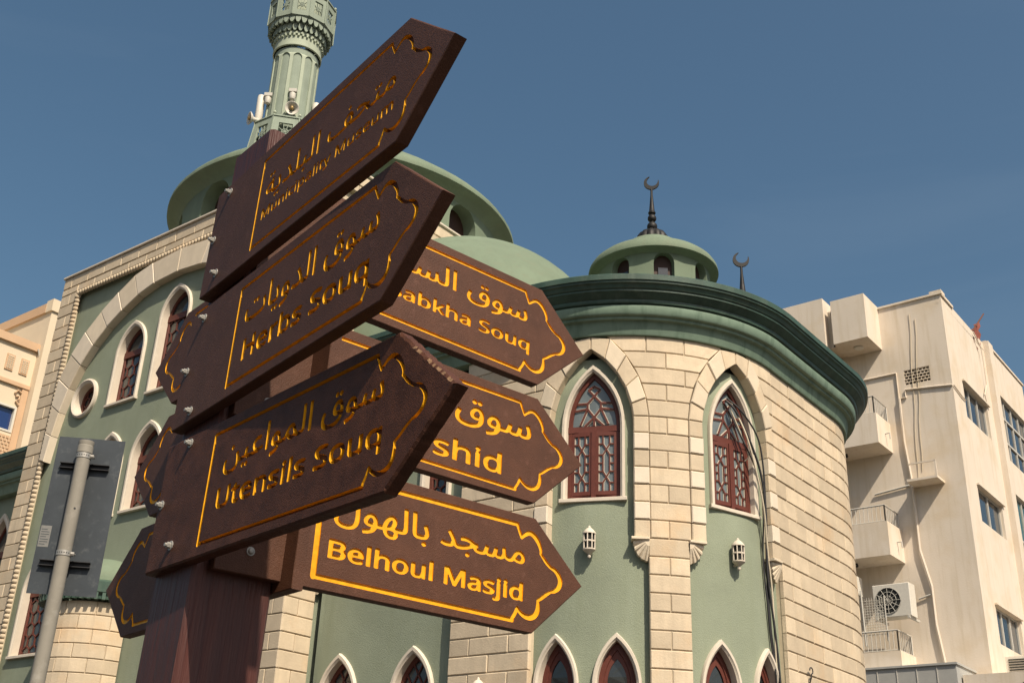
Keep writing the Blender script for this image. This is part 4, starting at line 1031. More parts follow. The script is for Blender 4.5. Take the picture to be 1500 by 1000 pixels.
# ================================================================ loudspeakers and antennas on the minaret
def mpt(x_off, z, fwd):   # offset across / towards the camera from the minaret axis
    d = Vector((-mx, -my, 0)).normalized(); r = Vector((-d.y, d.x, 0)); return Vector((mx, my, z + CAMH - .58)) + r * x_off + d * fwd
def antenna(x, zb, h, fwd, label):
    t = thing('antenna', label, 'antenna', mpt(x, zb, fwd), 'white panel antennas on the minaret')
    p = mpt(x, zb, fwd); m = MB(); m.lathe((p.x, p.y, p.z), [(0, 0), (.09, .0), (.105, .03), (.105, h - .03), (.09, h), (0, h)], 14); m.build('housing', M_white, t, auto=R_(40))
    m = MB(); m.tube([mpt(x, zb - .3, fwd - .12), mpt(x, zb + h, fwd - .12)], .03, 6); m.build('mast', M_alu, t)
antenna(-.80, 18.80, .95, .15, 'white upright panel antenna left of the minaret shaft')
antenna(.70, 18.80, .95, .25, 'white upright panel antenna right of the minaret shaft, half behind the top sign')
M_brass = mat('dull_brass', (.25, .17, .07), .5, metallic=.5)
def horn(x, z, fwd, ax, label, r=.18):
    t = thing('loudspeaker', label, 'loudspeaker', mpt(x, z, fwd), 'horn loudspeakers on the minaret')
    m = MB(); n = 20; c = mpt(x, z, fwd); e = ax.normalized(); q = e.cross(Vector((0, 0, 1))).normalized(); w_ = q.cross(e)
    prof = [(.05, -.30), (.06, -.12), (.11, -.03), (r, .02), (r + .012, .022), (r + .012, .0), (.12, -.06)]
    V = [c + e * d_ + (q * math.cos(2 * math.pi * k / n) + w_ * math.sin(2 * math.pi * k / n)) * r_ for r_, d_ in prof for k in range(n)]
    m.add(V, [(i * n + k, i * n + (k + 1) % n, (i + 1) * n + (k + 1) % n, (i + 1) * n + k) for i in range(len(prof) - 1) for k in range(n)]); m.build('horn', M_white, t, smooth=True)
    m = MB(); m.lathe(tuple(c), [(0, -.05), (.045, -.04), (.055, 0), (.045, .04), (0, .05)], 10); m.build('driver', M_brass, t)
d = Vector((-mx, -my, -9)).normalized(); rgt = Vector((-d.y, d.x, 0)).normalized()
horn(.05, 19.10, .78, d, 'round white horn loudspeaker facing forward low on the minaret shaft')
horn(-1.02, 18.82, .35, -rgt * .9 + d * .3, 'white horn loudspeaker pointing sideways on the lower minaret balcony', .17)
for x, fwd, lab in ((.02, .70, 'small white floodlight above the forward loudspeaker on the minaret'), (-.62, .30, 'small white floodlight on the left side of the minaret shaft')):
    t = thing('floodlight', lab, 'floodlight', mpt(x, 19.45, fwd), 'small floodlights on the minaret')
    p = mpt(x, 19.42, fwd); m = MB(); m.lathe((p.x, p.y, p.z), [(0, 0), (.07, .02), (.09, .08), (.09, .2), (.05, .24), (0, .24)], 12); m.build('lamp_body', M_white, t, auto=R_(40))
    m = MB(); m.box(lambda a, b, o: Vector((p.x + a, p.y + b, p.z + o)), -.11, .11, -.05, .05, .26, .36); m.build('bracket', M_alu, t)

# ================================================================ grey pole with the back of a traffic sign
PA = R_(-21.35); PD = 6.6; px_, py_ = PD * math.sin(PA), PD * math.cos(PA)
tp = thing('street_sign', 'grey steel pole carrying the blue-grey back of a rectangular street sign', 'street sign', (px_, py_, .12))
zt = 2.12; pr = .0385
m = MB(); m.lathe((px_, py_, CAMH), [(pr, -1.5), (pr, zt - .085), (pr + .001, zt - .08), (pr + .001, zt - .03), (pr + .004, zt - .02), (pr + .005, zt), (pr - .004, zt), (pr - .004, zt - .05), (0, zt - .05)], 32); m.build('pole', M_pole, tp, auto=R_(35))
m = MB(); m.lathe((px_, py_, CAMH), [(pr + .001, zt - .075), (pr + .005, zt - .07), (pr + .005, zt - .03), (pr + .001, zt - .025)], 32); m.build('pole_collar', M_pole, tp, auto=R_(35))
vd = Vector((px_, py_, 0)).normalized(); YW = R_(14)
n_ = Vector((math.sin(PA + YW), math.cos(PA + YW), 0)); rx = Vector((n_.y, -n_.x, 0))
pc = Vector((px_, py_, CAMH)) + n_ * (pr + .035)
def fp_(a, z, o=0.0): return pc + rx * a + Vector((0, 0, z)) - n_ * o
m = MB(); m.box(fp_, -.172, .196, 1.262, 2.165, -.003, 0.0); pl = m.build('sign_plate', M_plate, tp)
m = MB(); m.box(fp_, -.167, -.11, 1.52, 1.64, 0, .0008); st = m.build('sticker', M_sticker, pl)
m = MB()
for k in range(7): m.box(fp_, -.162, -.118 - (.012 if k % 3 == 0 else 0), 1.533 + k * .014, 1.537 + k * .014, .0008, .0012)
m.build('sticker_print', M_plate, st)
for z in (1.99, 1.43):
    m = MB(); m.box(fp_, -.135, .135, z - .016, z - .012, 0.0, .028); m.box(fp_, -.135, .135, z + .012, z + .016, 0.0, .028); m.box(fp_, -.135, .135, z - .012, z + .012, .0005, .004)
    m.build('bracket_bar', M_blk, tp)
    m = MB(); m.lathe((px_, py_, CAMH), [(pr + .0005, z + .028), (pr + .003, z + .028), (pr + .003, z + .056), (pr + .0005, z + .056)], 32)
    q = Vector((px_, py_, z + .042 + CAMH)) + rx * (pr + .014); m.tube([tuple(q - n_ * .012), tuple(q + n_ * .02)], .007, 6); m.tube([tuple(q - rx * .014 - n_ * .006), tuple(q + rx * .004 - n_ * .006)], .012, 8)
    cl_ = m.build('pole_clamp', M_clamp, tp, auto=R_(35))
    m = MB()
    for k in range(7):
        a = PA + math.pi + R_(-54 + k * 18); e = Vector((math.sin(a), math.cos(a), 0)); p = Vector((px_, py_, z + .042 + CAMH)) + e * (pr + .0025)
        m.tube([tuple(p), tuple(p + e * .001)], .0035, 6)
    m.build('clamp_hole', M_blk, cl_)
m = MB(); a = PA + math.pi - R_(12); e = Vector((math.sin(a), math.cos(a), 0)); p = Vector((px_, py_, 1.72 + CAMH)) + e * pr; m.tube([tuple(p - e * .002), tuple(p + e * .001)], .006, 8); m.build('bolt_hole', M_blk, tp)

# ================================================================ the wooden fingerpost
KX, KY, KZ, PW, YAW, LX, LY, TH, LS, LT, BH = -0.55611, 2.02503, 0.46158, 0.16443, 0.6909, 0.01956, 0.00928, 0.02336, 0.76221, 0.90998, 0.25739
BD = {'A': (-0.15745, 0.72822, 0.00318, 0.04033), 'B': (-0.16806, 0.43207, 0.01843, 0.02612), 'C': (-0.15942, 0.14199, 0.009, -0.02538),
      'D': (0.00947, 0.73604, 0.0004, 0.00063), 'E': (0.01268, 0.43165, 0.01416, 0.00443), 'F': (0.02559, 0.13744, 0.01851, 0.00266),
      'G': (-0.08476, 0.69812, -0.00631, -0.00064), 'H': (-0.09094, 0.39524, 0.00665, -0.00012), 'I': (-0.06848, 0.12133, -0.00607, 0.00313)}
Zp = Vector((LX, LY, 1)).normalized(); Xp = Vector((math.cos(YAW), math.sin(YAW), 0)); Xp = (Xp - Zp * Xp.dot(Zp)).normalized(); Yp = Zp.cross(Xp)
KK = Vector((KX, KY, KZ + CAMH))
def pw(x, y, z): return KK + Xp * x + Yp * y + Zp * z
post = thing('fingerpost', 'brown wooden fingerpost with nine carved arrow boards lettered in gold', 'signpost', tuple(pw(PW / 2, PW / 2, -(KZ + CAMH - .12))))
m = MB(); c = .006; zb, zt_p = -(KZ + CAMH - .10), .975
def prof8(z, k=0): return [pw(x, y, z) for x, y in ((c + k, k), (PW - c - k, k), (PW - k, c + k), (PW - k, PW - c - k), (PW - c - k, PW - k), (c + k, PW - k), (k, PW - c - k), (k, c + k))]
L0, L1, L2 = prof8(zb), prof8(zt_p - .006), prof8(zt_p, .006)
m.add(L0 + L1 + L2, [(i, (i + 1) % 8, 8 + (i + 1) % 8, 8 + i) for i in range(8)] + [(8 + i, 8 + (i + 1) % 8, 16 + (i + 1) % 8, 16 + i) for i in range(8)] + [tuple(16 + i for i in range(8))])
m.build('post', M_post, post)
CARVED = {
# outlines of the carved lettering and borders in tenths of a millimetre: start, then steps
    'A': [
        [7019, -1121, -4540, 39, -140, 0, -23, -7, -24, 2, -20, 18, -8, 27, 0, 2060, 24, 34, 28, 9, 4767, 20, 25, -7, 13, -15, 32, -98, 80, -138, 6, 1, 119, 99, 55, 26, 50, 10, 33, 0, 40, -7, 46, -18, 62, -36, 58, -48, 42, -48, 33, -48, 34, -68, 19, -54, 9, -54, 0, -29, -6, -28, 5, -11, 148, -131, 85, -61, 61, -39, 96, -20, 61, -25, 57, -39, 57, -56, 33, -48, 24, -62, 7, -42, -6, -63, -19, -53, -24, -40, -32, -38, -38, -31, -59, -36, -45, -20, -95, -18, -127, -85, -143, -110, -78, -43, -3, -8, 16, -111, 0, -47, -7, -57, -14, -45, -25, -46, -28, -37, -38, -33, -61, -37, -67, -24, -68, -9, -63, 5, -79, 18, -66, 30, -59, 37, -56, 46, -31, -68, -67, -100, -6, -20, 0, -33, -6, -17, -19, -13],
        [6873, -1049, 138, 3, 22, 50, 66, 98, 46, 109, 11, 11, 12, 5, 23, -8, 48, -52, 37, -26, 58, -29, 64, -20, 53, -8, 82, 4, 53, 18, 48, 26, 32, 25, 18, 21, 20, 30, 17, 36, 13, 82, 2, 138, 6, 19, 102, 60, 105, 86, 65, 45, 115, 61, 80, 27, 43, 25, 73, 61, 21, 28, 16, 36, 12, 59, -7, 42, -20, 48, -38, 53, -38, 39, -42, 31, -127, 46, -110, 64, -60, 48, -151, 154, -4, 16, 6, 40, -9, 37, -27, 59, -50, 75, -35, 41, -44, 42, -82, 52, -32, 13, -35, 5, -55, -10, -61, -34, -112, -84, -25, -4, -12, 7, -11, 15, -123, 235, -9, 7, -4700, -19, -7, -7, 0, -1986, 7, -7],
        [4092, -587, -8, 13, 3, 253, 11, 5, 31, 0, 18, -13, 39, 14, 38, 2, 44, -6, 34, -19, 22, -25, 10, -33, -1, -42, -19, -40, -25, -19, -38, -14, -40, -3, -59, 11, -5, -5, -1, -73, -12, -6],
        [5056, -586, -11, 10, 3, 29, 6, 4, 42, 0, 16, 6, 16, 15, 11, 21, -87, 148, -6, 1, -14, -7, -54, 0, -7, -7, 2, -92, 8, -7, 15, -5, 45, 1, 6, -9, -1, -25, -8, -6, -19, -3, -55, 1, -33, 13, -18, 20, -5, 24, 0, 88, -7, 7, -27, 4, -3, 9, 3, 17, 34, 15, 19, 31, 12, 7, 29, -4, 3, -29, 7, -7, 118, -1, 9, -7, 63, -114, 6, -3, 68, 121, 10, 4, 49, -3, 4, -7, -3, -10, -127, -218, -17, -16, -30, -14],
        [3086, -513, -35, 6, -19, 8, -15, 11, -11, 17, -5, 22, 3, 128, 10, 5, 37, 0, 10, -5, 6, -130, 17, -15, 42, -3, 30, 7, 18, 23, 6, 118, 11, 5, 45, -3, 5, -10, -3, -177, -10, -5, -32, 1, -19, 12, -38, -13],
        [3822, -513, -56, 14, -20, 12, -18, 18, -11, 21, -4, 27, 8, 48, 27, 34, 34, 18, 70, 8, 60, -9, 8, -6, 2, -8, -20, -29, -58, 7, -22, -2, -24, -9, -15, -17, -6, -22, 4, -28, 8, -15, 13, -10, 47, -8, 59, 10, 10, -9, 1, -26, -10, -11, -37, -7],
        [4438, -513, -37, 9, -27, 20, -10, 25, 1, 18, 6, 15, 18, 18, 27, 11, 52, 9, 58, 2, 6, 7, -13, 17, -28, 6, -79, -12, -16, 20, -2, 14, 22, 11, 50, 9, 62, -2, 41, -14, 15, -14, 9, -24, -1, -136, -8, -6, -32, 0, -18, 14, -42, -15],
        [5974, -513, -25, 3, -28, 11, -15, 11, -12, 19, -5, 18, 3, 130, 11, 5, 36, 0, 11, -5, 5, -130, 18, -15, 41, -3, 30, 7, 19, 23, 6, 118, 10, 5, 45, -3, 5, -10, -3, -177, -10, -5, -32, 1, -18, 12, -40, -13],
        [6242, -513, -40, 5, -20, 7, -6, 12, 0, 21, 5, 8, 8, 2, 85, -13, 34, 6, 9, 11, -11, 9, -85, 26, -29, 15, -17, 26, 0, 17, 6, 15, 27, 20, 46, 12, 60, 0, 54, -12, 5, -13, -21, -28, -74, 11, -30, -5, -9, -8, 15, -10, 88, -26, 22, -13, 16, -26, 0, -17, -7, -17, -15, -16, -30, -13, -52, -7],
        [6524, -513, -26, 3, -36, 12, -36, 29, -16, 33, 3, 53, 10, 22, 16, 18, 40, 22, 49, 8, 56, -6, 30, -14, 27, -28, 10, -37, -3, -27, -10, -4, -156, 0, -6, -7, 18, -21, 34, -11, 33, -1, 70, 11, 8, -10, -1, -26, -7, -8, -30, -7],
        [6778, -513, -50, 12, -18, 13, -12, 19, -4, 17, 3, 131, 11, 5, 34, 0, 11, -5, 6, -130, 19, -15, 40, -3, 31, 8, 16, 17, 6, 25, 3, 98, 10, 5, 44, -3, 4, -10, -2, -177, -11, -5, -30, 1, -18, 12, -40, -13],
        [2579, -510, -8, 12, 0, 225, 7, 12, 64, 2, 10, -5, 96, -167, 4, -2, 102, 170, 10, 4, 58, 0, 12, -7, 2, -232, -7, -11, -43, -2, -13, 8, 0, 147, -7, 6, -86, -151, -14, -10, -34, 1, -9, 6, -85, 152, -5, -1, -3, -150, -9, -7],
        [3311, -510, -8, 12, 0, 169, 5, 10, 40, 3, 18, -13, 40, 13, 58, 2, 35, -8, 28, -19, 12, -22, 3, -20, 0, -115, -4, -10, -46, -3, -10, 5, -5, 130, -18, 15, -38, 4, -33, -9, -18, -20, -4, -20, -2, -98, -12, -7],
        [3611, -510, -8, 12, 0, 172, 9, 10, 44, 0, 10, -13, -1, -172, -9, -9],
        [3968, -510, -9, 12, 1, 172, 9, 10, 43, 0, 10, -13, 0, -172, -10, -9],
        [4663, -510, -9, 12, 1, 244, 9, 9, 44, 0, 9, -13, 0, -243, -9, -9],
        [4788, -510, -9, 12, 1, 172, 9, 10, 43, 0, 10, -13, 0, -172, -10, -9],
        [5466, -510, -8, 12, 0, 225, 6, 12, 67, 2, 10, -5, 94, -165, 6, -4, 100, 169, 11, 5, 59, 0, 11, -7, 2, -232, -6, -11, -44, -2, -12, 8, -1, 147, -7, 6, -86, -151, -14, -10, -33, 1, -11, 7, -83, 149, -6, 2, -3, -151, -9, -7],
        [7004, -510, -8, 12, 0, 169, 8, 12, 37, 1, 17, -13, 31, 12, 44, 4, 43, -6, 32, -16, 45, 18, 63, 3, 43, -14, 15, -13, 9, -15, 4, -18, 0, -124, -8, -12, -40, -1, -11, 7, -4, 125, -10, 15, -23, 7, -42, -5, -21, -19, -6, -25, 0, -92, -6, -11, -42, -2, -11, 7, -6, 130, -16, 13, -33, 4, -30, -9, -16, -20, -5, -32, -1, -86, -12, -7],
        [4463, -471, 51, 11, 14, 14, 3, 15, -5, 5, -24, 0, -41, -4, -22, -8, -9, -10, 0, -10, 9, -8],
        [4198, -469, 30, 1, 14, 5, 24, 24, 5, 23, -3, 23, -9, 17, -17, 13, -24, 6, -34, -3, -17, -6, -14, -17, -6, -35, 8, -30, 14, -13],
        [6487, -386, 89, 0, 6, 7, -20, 17, -31, 6, -37, -10, -13, -13],
        [3621, -306, -20, 15, 2, 27, 11, 9, 17, 4, 28, -7, 10, -20, -6, -18, -19, -11],
        [3979, -306, -13, 7, -8, 10, -1, 15, 5, 11, 10, 9, 16, 3, 28, -7, 9, -15, -3, -21, -18, -12],
        [4798, -306, -13, 7, -8, 11, -1, 14, 6, 11, 26, 12, 28, -7, 9, -15, -3, -21, -18, -12],
        [3046, -163, -19, 10, -12, 14, -4, 15, 3, 20, 17, 18, 15, 8, 25, 2, 22, -7, 23, -26, 1, -14, -5, -16, -11, -13, -18, -11],
        [3171, -163, -17, 9, -15, 17, -5, 16, 5, 18, 14, 16, 18, 9, 23, 2, 22, -6, 23, -24, -2, -31, -24, -23],
        [4182, -161, -16, 7, -17, 18, -5, 17, 4, 16, 16, 19, 15, 8, 29, 2, 14, -4, 16, -11, 11, -15, 0, -28, -11, -16, -16, -10],
        [5366, -38, -82, 4, -82, 12, -61, 21, -40, 26, -28, 34, -12, 40, 3, 60, 10, 43, 15, 35, 9, 3, 54, -10, 16, -9, -17, -84, 3, -26, 18, -30, 39, -22, 73, -15, 108, -7, 250, 9, 49, 4, 5, 5, -32, 41, -10, 30, 1, 51, 20, 45, 24, 28, 30, 22, 37, 17, 35, 7, 47, -2, 38, -11, 38, -25, 33, -39, 16, -40, 3, -35, -12, -45, -31, -40, 6, -7, 115, -3, 112, 11, 98, 24, 95, 39, 0, 9, -25, 13, -80, 23, -56, 6, -97, -6, -7, 8, -8, 30, -4, 20, 2, 8, 25, 9, 65, 8, 50, -2, 60, -10, 54, -18, 126, -53, 64, -9, 7, -10, 4, -50, -8, -6, -30, -3, -4, -7, 29, -21, 42, -10, 90, -1, 34, 5, 24, 11, 13, 16, 12, 26, 21, 80, 12, 10, 64, -9, 10, -8, -17, -86, 2, -22, 8, -9, 30, -10, 37, -4, 50, -2, 30, 5, 18, 9, 20, 20, 60, 93, 37, 41, 36, 25, 49, 12, 60, -5, 48, -27, 28, -28, 17, -25, 13, -30, 5, -33, -7, -50, -22, -37, -36, -27, -53, -14, -42, 0, -58, 9, -82, 30, -48, -31, -49, -12, -90, 0, -48, 6, -35, 12, -27, 20, -36, -22, -38, -11, -82, -6, -77, 3, -47, 9, -34, 14, -30, 25, -22, 36, -8, 4, -154, -61, -72, -18, -68, -9, -136, -2, -94, 10, -66, 12, -79, -15, -117, -12, -124, -6],
        [3002, -26, -46, 5, -44, 13, -30, 20, -30, 33, -40, -4, -73, 2, -50, 10, -38, 16, -29, 24, -19, 31, -2, 38, 12, 37, 31, 38, 52, 35, 65, 27, 64, 15, 4, 7, -1, 40, 6, 8, 75, 1, 8, -11, 14, -230, 5, -33, 9, -20, 19, -16, 28, -8, 59, -3, 65, 5, 21, 6, 14, 9, 7, 19, 2, 21, -14, 58, -36, 90, 14, 12, 69, 17, 8, -9, 18, -43, 24, -85, 0, -68, -14, -38, -35, -36, -41, -19, -64, -12],
        [3449, -26, -85, 15, -38, 18, -8, 7, -1, 9, 32, 46, 10, 7, 77, -23, 58, -4, 64, 9, 20, 8, 15, 13, 7, 19, 0, 13, -17, 41, -33, 52, -67, 88, 6, 12, 62, 31, 15, -9, 74, -102, 26, -43, 38, -83, 22, -30, 25, -14, 31, -5, 52, 4, 17, 5, 13, 10, 7, 25, 0, 48, -15, 361, 4, 9, 8, 3, 68, 0, 11, -8, 14, -362, 7, -43, 20, -32, 24, -13, 42, -7, 48, 4, 27, 10, 21, 30, 27, 96, 7, 9, 8, 1, 60, -9, 11, -8, -17, -86, 4, -20, 12, -12, 36, -11, 53, -4, 47, 2, 36, 7, 14, 13, 5, 20, -17, 413, 12, 10, 66, 0, 10, -7, 20, -365, -2, -58, -5, -28, -12, -27, -24, -25, -25, -14, -34, -10, -43, -6, -90, 0, -60, 10, -50, 30, -28, -20, -27, -11, -53, -9, -52, -1, -55, 8, -53, 32, -33, -21, -39, -12, -90, -7, -37, 4, -33, 10, -48, 32, -34, -23, -45, -16, -58, -7],
        [4673, -21, -9, 20, -16, 503, 10, 12, 68, 0, 8, -4, 3, -8, 19, -513, -4, -8, -8, -3],
        [7220, 54, 36, 1, 22, 7, 14, 16, 4, 23, -10, 30, -20, 26, -25, 16, -27, 5, -21, -6, -23, -16, -22, -29, -24, -43, 5, -6, 27, -10],
        [5806, 76, 33, 11, 27, 20, 12, 17, 6, 22, -4, 23, -18, 28, -19, 16, -24, 6, -27, -4, -25, -18, -17, -25, -7, -25, 5, -23, 13, -19],
        [2773, 117, 48, 0, 19, 7, -4, 88, -2, 17, -5, 6, -51, -9, -34, -13, -36, -22, -16, -22, -3, -17, 12, -15, 30, -13],
        [6711, 261, -17, 8, -14, 15, -4, 15, 3, 20, 17, 19, 16, 8, 22, 1, 20, -5, 16, -11, 10, -15, 2, -15, -5, -17, -11, -13, -18, -10],
        [6834, 261, -18, 10, -12, 13, -5, 18, 5, 19, 14, 15, 18, 9, 23, 2, 22, -6, 22, -23, 3, -20, -4, -12, -14, -17, -16, -8],
        [5799, 356, -20, 7, -16, 16, -5, 15, 2, 20, 16, 19, 15, 8, 23, 3, 19, -4, 28, -26, 0, -30, -25, -24],
        [2724, 439, -20, 10, -13, 17, -3, 18, 4, 15, 16, 17, 14, 8, 27, 2, 19, -5, 23, -25, 3, -17, -4, -15, -24, -22, -17, -4],
        [2849, 439, -15, 6, -19, 19, -3, 15, 3, 18, 11, 15, 16, 11, 30, 3, 17, -4, 16, -11, 10, -15, 0, -30, -26, -24],
    ],
    'B': [
        [6981, -1123, -4512, 39, -98, 0, -23, -8, -24, 2, -24, 19, -7, 25, 0, 2064, 23, 35, 30, 9, 4737, 20, 23, -5, 17, -16, 34, -103, 64, -117, 13, -16, 120, 98, 52, 26, 32, 9, 43, 4, 52, -7, 49, -18, 69, -41, 50, -41, 42, -48, 30, -43, 31, -58, 27, -68, 10, -60, 0, -27, -7, -30, 5, -10, 152, -133, 88, -63, 60, -36, 90, -18, 55, -22, 65, -43, 53, -52, 38, -56, 22, -54, 9, -48, -8, -65, -15, -42, -29, -50, -28, -34, -40, -33, -45, -29, -50, -25, -40, -11, -67, -11, -128, -86, -139, -107, -80, -45, -3, -6, 17, -106, -1, -69, -10, -58, -18, -45, -26, -43, -30, -34, -33, -28, -69, -38, -58, -19, -65, -8, -67, 5, -68, 15, -58, 25, -74, 45, -55, 45, -37, -77, -62, -91, -4, -50, -7, -19, -13, -11, -12, -4],
        [6913, -1048, 91, 0, 6, 4, 18, 43, 66, 99, 37, 81, -7, 7, -60, 1, -17, 12, -3, 135, -3, 6, -79, -21, -48, -1, -38, 4, -34, 9, -36, 17, -24, 17, -25, 27, -16, 32, -9, 28, -4, 36, 3, 46, 7, 28, 15, 34, 17, 21, 29, 26, 52, 24, 51, 10, 87, -4, 62, -24, 17, 18, 10, 5, 56, 0, 15, -5, 10, -20, 0, -413, 32, -13, 45, -49, 23, -19, 77, -40, 52, -17, 38, -7, 67, -3, 36, 4, 57, 18, 58, 34, 33, 30, 27, 40, 15, 35, 9, 44, 6, 61, 0, 112, 9, 22, 96, 56, 113, 92, 67, 45, 103, 54, 89, 32, 45, 27, 46, 36, 29, 30, 16, 24, 15, 39, 9, 40, -7, 53, -22, 50, -45, 60, -38, 37, -28, 20, -47, 20, -68, 21, -40, 21, -98, 59, -57, 48, -142, 146, -3, 18, 5, 37, -10, 41, -27, 57, -48, 72, -39, 45, -39, 36, -40, 30, -52, 28, -35, 11, -33, 2, -54, -13, -70, -43, -95, -73, -25, -2, -21, 20, -125, 237, -9, 7, -4595, -18, -70, -2, -7, -7, 0, -1980, 7, -7],
        [3582, -681, -54, 8, -42, 14, -37, 19, -27, 24, -24, 33, -13, 35, -6, 42, 5, 42, 8, 28, 18, 33, 19, 23, 37, 27, 32, 15, 44, 12, 54, 5, 60, -6, 40, -12, 28, -14, 24, -17, 23, -26, 15, -28, 9, -28, 2, -56, -5, -14, -20, -10, -263, 0, -5, -4, -1, -7, 11, -18, 15, -14, 49, -18, 63, -3, 120, 19, 11, -9, 5, -10, 0, -46, -5, -10, -11, -9, -52, -14, -71, -7],
        [4402, -681, -44, 7, -52, 23, -7, -3, -11, -17, -16, -5, -51, 1, -18, 14, -2, 437, 5, 15, 10, 8, 76, 2, 20, -10, 5, -15, 0, -114, 4, -5, 45, 15, 40, 5, 48, 0, 50, -8, 34, -12, 36, -23, 27, -28, 18, -34, 13, -58, -1, -46, -12, -44, -22, -38, -36, -34, -43, -21, -54, -12],
        [4799, -681, -60, 6, -53, 17, -10, 20, 1, 44, 7, 13, 17, 6, 85, -19, 76, -4, 44, 10, 11, 9, 0, 6, -11, 10, -28, 12, -130, 40, -42, 24, -20, 23, -9, 25, 0, 28, 9, 25, 15, 19, 27, 19, 71, 22, 102, 3, 48, -6, 59, -15, 12, -14, 1, -13, -24, -42, -15, -11, -114, 18, -56, -4, -16, -5, -6, -8, 16, -12, 132, -39, 58, -28, 23, -24, 11, -27, 0, -36, -9, -25, -33, -34, -46, -21, -63, -12],
        [5421, -681, -92, 10, -40, 13, -10, 20, 1, 47, 8, 14, 16, 6, 68, -15, 67, -8, 70, 3, 27, 5, 25, 13, 10, 14, 1, 18, -11, 15, -20, 11, -160, 51, -53, 31, -24, 25, -16, 37, -1, 42, 11, 30, 20, 26, 28, 20, 41, 19, 47, 10, 122, 1, 60, -9, 46, -13, 12, -13, 0, -15, -24, -46, -11, -10, -10, -1, -93, 19, -65, 2, -52, -14, -12, -11, -3, -15, 5, -15, 22, -16, 158, -51, 42, -19, 25, -18, 21, -26, 11, -30, 0, -44, -11, -30, -36, -40, -57, -28, -78, -15],
        [5926, -681, -37, 4, -56, 19, -42, 26, -32, 34, -21, 42, -9, 53, 4, 41, 14, 39, 21, 32, 34, 31, 36, 18, 43, 13, 42, 6, 63, 0, 56, -10, 37, -14, 27, -15, 32, -29, 18, -23, 15, -34, 6, -34, 0, -39, -14, -53, -34, -49, -51, -35, -66, -20, -43, -4],
        [6394, -681, -50, 7, -42, 17, -30, 25, -18, 28, -11, 51, 0, 200, 5, 15, 20, 10, 66, 0, 20, -10, 5, -15, 3, -213, 9, -14, 15, -10, 58, -8, 58, 11, 18, 11, 14, 20, 9, 50, 0, 153, 5, 15, 20, 10, 64, 0, 16, -5, 9, -20, 0, -298, -5, -15, -14, -9, -59, -1, -15, 5, -16, 17, -69, -24, -40, -4],
        [2826, -674, -12, 8, -5, 15, 0, 400, 9, 19, 16, 6, 67, 0, 20, -10, 5, -15, 0, -140, 6, -7, 242, 0, 7, 7, 0, 140, 5, 15, 20, 10, 68, 0, 19, -8, 6, -17, 0, -400, -8, -18, -17, -7, -68, 0, -20, 10, -5, 15, 0, 159, -7, 6, -242, 0, -6, -6, -3, -170, -11, -11, -11, -3],
        [3881, -674, -12, 8, -5, 15, 0, 298, 5, 15, 20, 10, 59, 0, 13, -8, 7, -18, 6, -4, 42, 22, 42, 12, 66, 1, 28, -6, 8, -10, 2, -14, -8, -41, -10, -15, -15, -5, -51, 3, -36, -6, -36, -20, -18, -22, -9, -35, 0, -157, -5, -15, -20, -10],
        [4412, -598, 36, 3, 28, 9, 18, 15, 15, 27, 5, 28, -5, 57, -18, 30, -29, 16, -60, 6, -40, -7, -24, -15, -15, -25, -6, -65, 12, -44, 15, -17, 15, -8],
        [5947, -598, 39, 3, 33, 11, 23, 18, 12, 23, 7, 44, -9, 45, -20, 25, -31, 16, -62, 6, -38, -7, -32, -20, -16, -30, -6, -44, 6, -31, 12, -25, 33, -24],
        [6935, -598, 43, 3, 30, 8, 22, 18, 9, 20, 5, 58, -6, 35, -17, 28, -25, 14, -35, 7, -62, -5, -30, -19, -18, -33, -5, -50, 5, -29, 9, -20, 14, -16, 17, -9],
        [3515, -451, 153, 0, 6, 7, -15, 20, -15, 9, -56, 9, -54, -13, -25, -25],
        [4109, -48, -10, 12, -14, 59, 4, 13, 140, 36, 45, 27, 25, 28, -5, 6, -52, -2, -48, 7, -40, 16, -25, 20, -17, 30, -6, 25, 3, 53, 18, 54, 19, 32, 21, 25, 47, 30, 27, 8, 40, 1, 38, -10, 29, -18, 25, -26, 25, -47, 12, -39, 7, -51, 0, -37, -5, -43, -17, -50, -37, -57, -26, -25, -34, -23, -82, -35, -54, -12],
        [6322, -46, -8, 8, -7, 27, -9, 35, 4, 12, 140, 36, 44, 26, 27, 29, -4, 7, -77, 3, -48, 15, -39, 25, -21, 35, -5, 52, 15, 58, 32, 56, 22, 21, 24, 17, 44, 15, 38, 1, 34, -8, 36, -20, 26, -26, 24, -47, 12, -43, 5, -59, 7, -7, 88, 2, 32, 10, 22, 33, 30, 106, 12, 9, 62, -15, 13, -9, -17, -99, 8, -23, 14, -8, 39, -6, 47, 5, 14, 10, 13, 17, 31, 129, 13, 5, 59, -10, 11, -5, 4, -9, -14, -90, 1, -30, 16, -15, 53, -7, 32, 5, 20, 8, 13, 16, 5, 28, -8, 53, -40, 110, 0, 12, 10, 9, 67, 22, 15, -9, 35, -108, 11, -84, -7, -47, -18, -40, -21, -25, -29, -19, -46, -16, -69, -3, -46, 10, -45, 26, -29, -19, -28, -11, -40, -6, -53, 0, -50, 13, -40, 27, -40, -26, -32, -9, -34, -5, -98, 0, -9, -7, -19, -41, -23, -30, -55, -47, -49, -23, -45, -16, -56, -13],
        [3826, -18, -20, 9, -12, 12, -8, 15, -2, 20, 7, 20, 15, 15, 23, 10, 20, 0, 22, -9, 14, -15, 8, -20, 0, -15, -11, -23, -16, -13, -17, -6],
        [3946, -18, -20, 10, -13, 12, -8, 19, 1, 21, 9, 19, 16, 13, 18, 7, 25, -1, 18, -9, 14, -14, 8, -18, -1, -22, -10, -18, -14, -12, -18, -7],
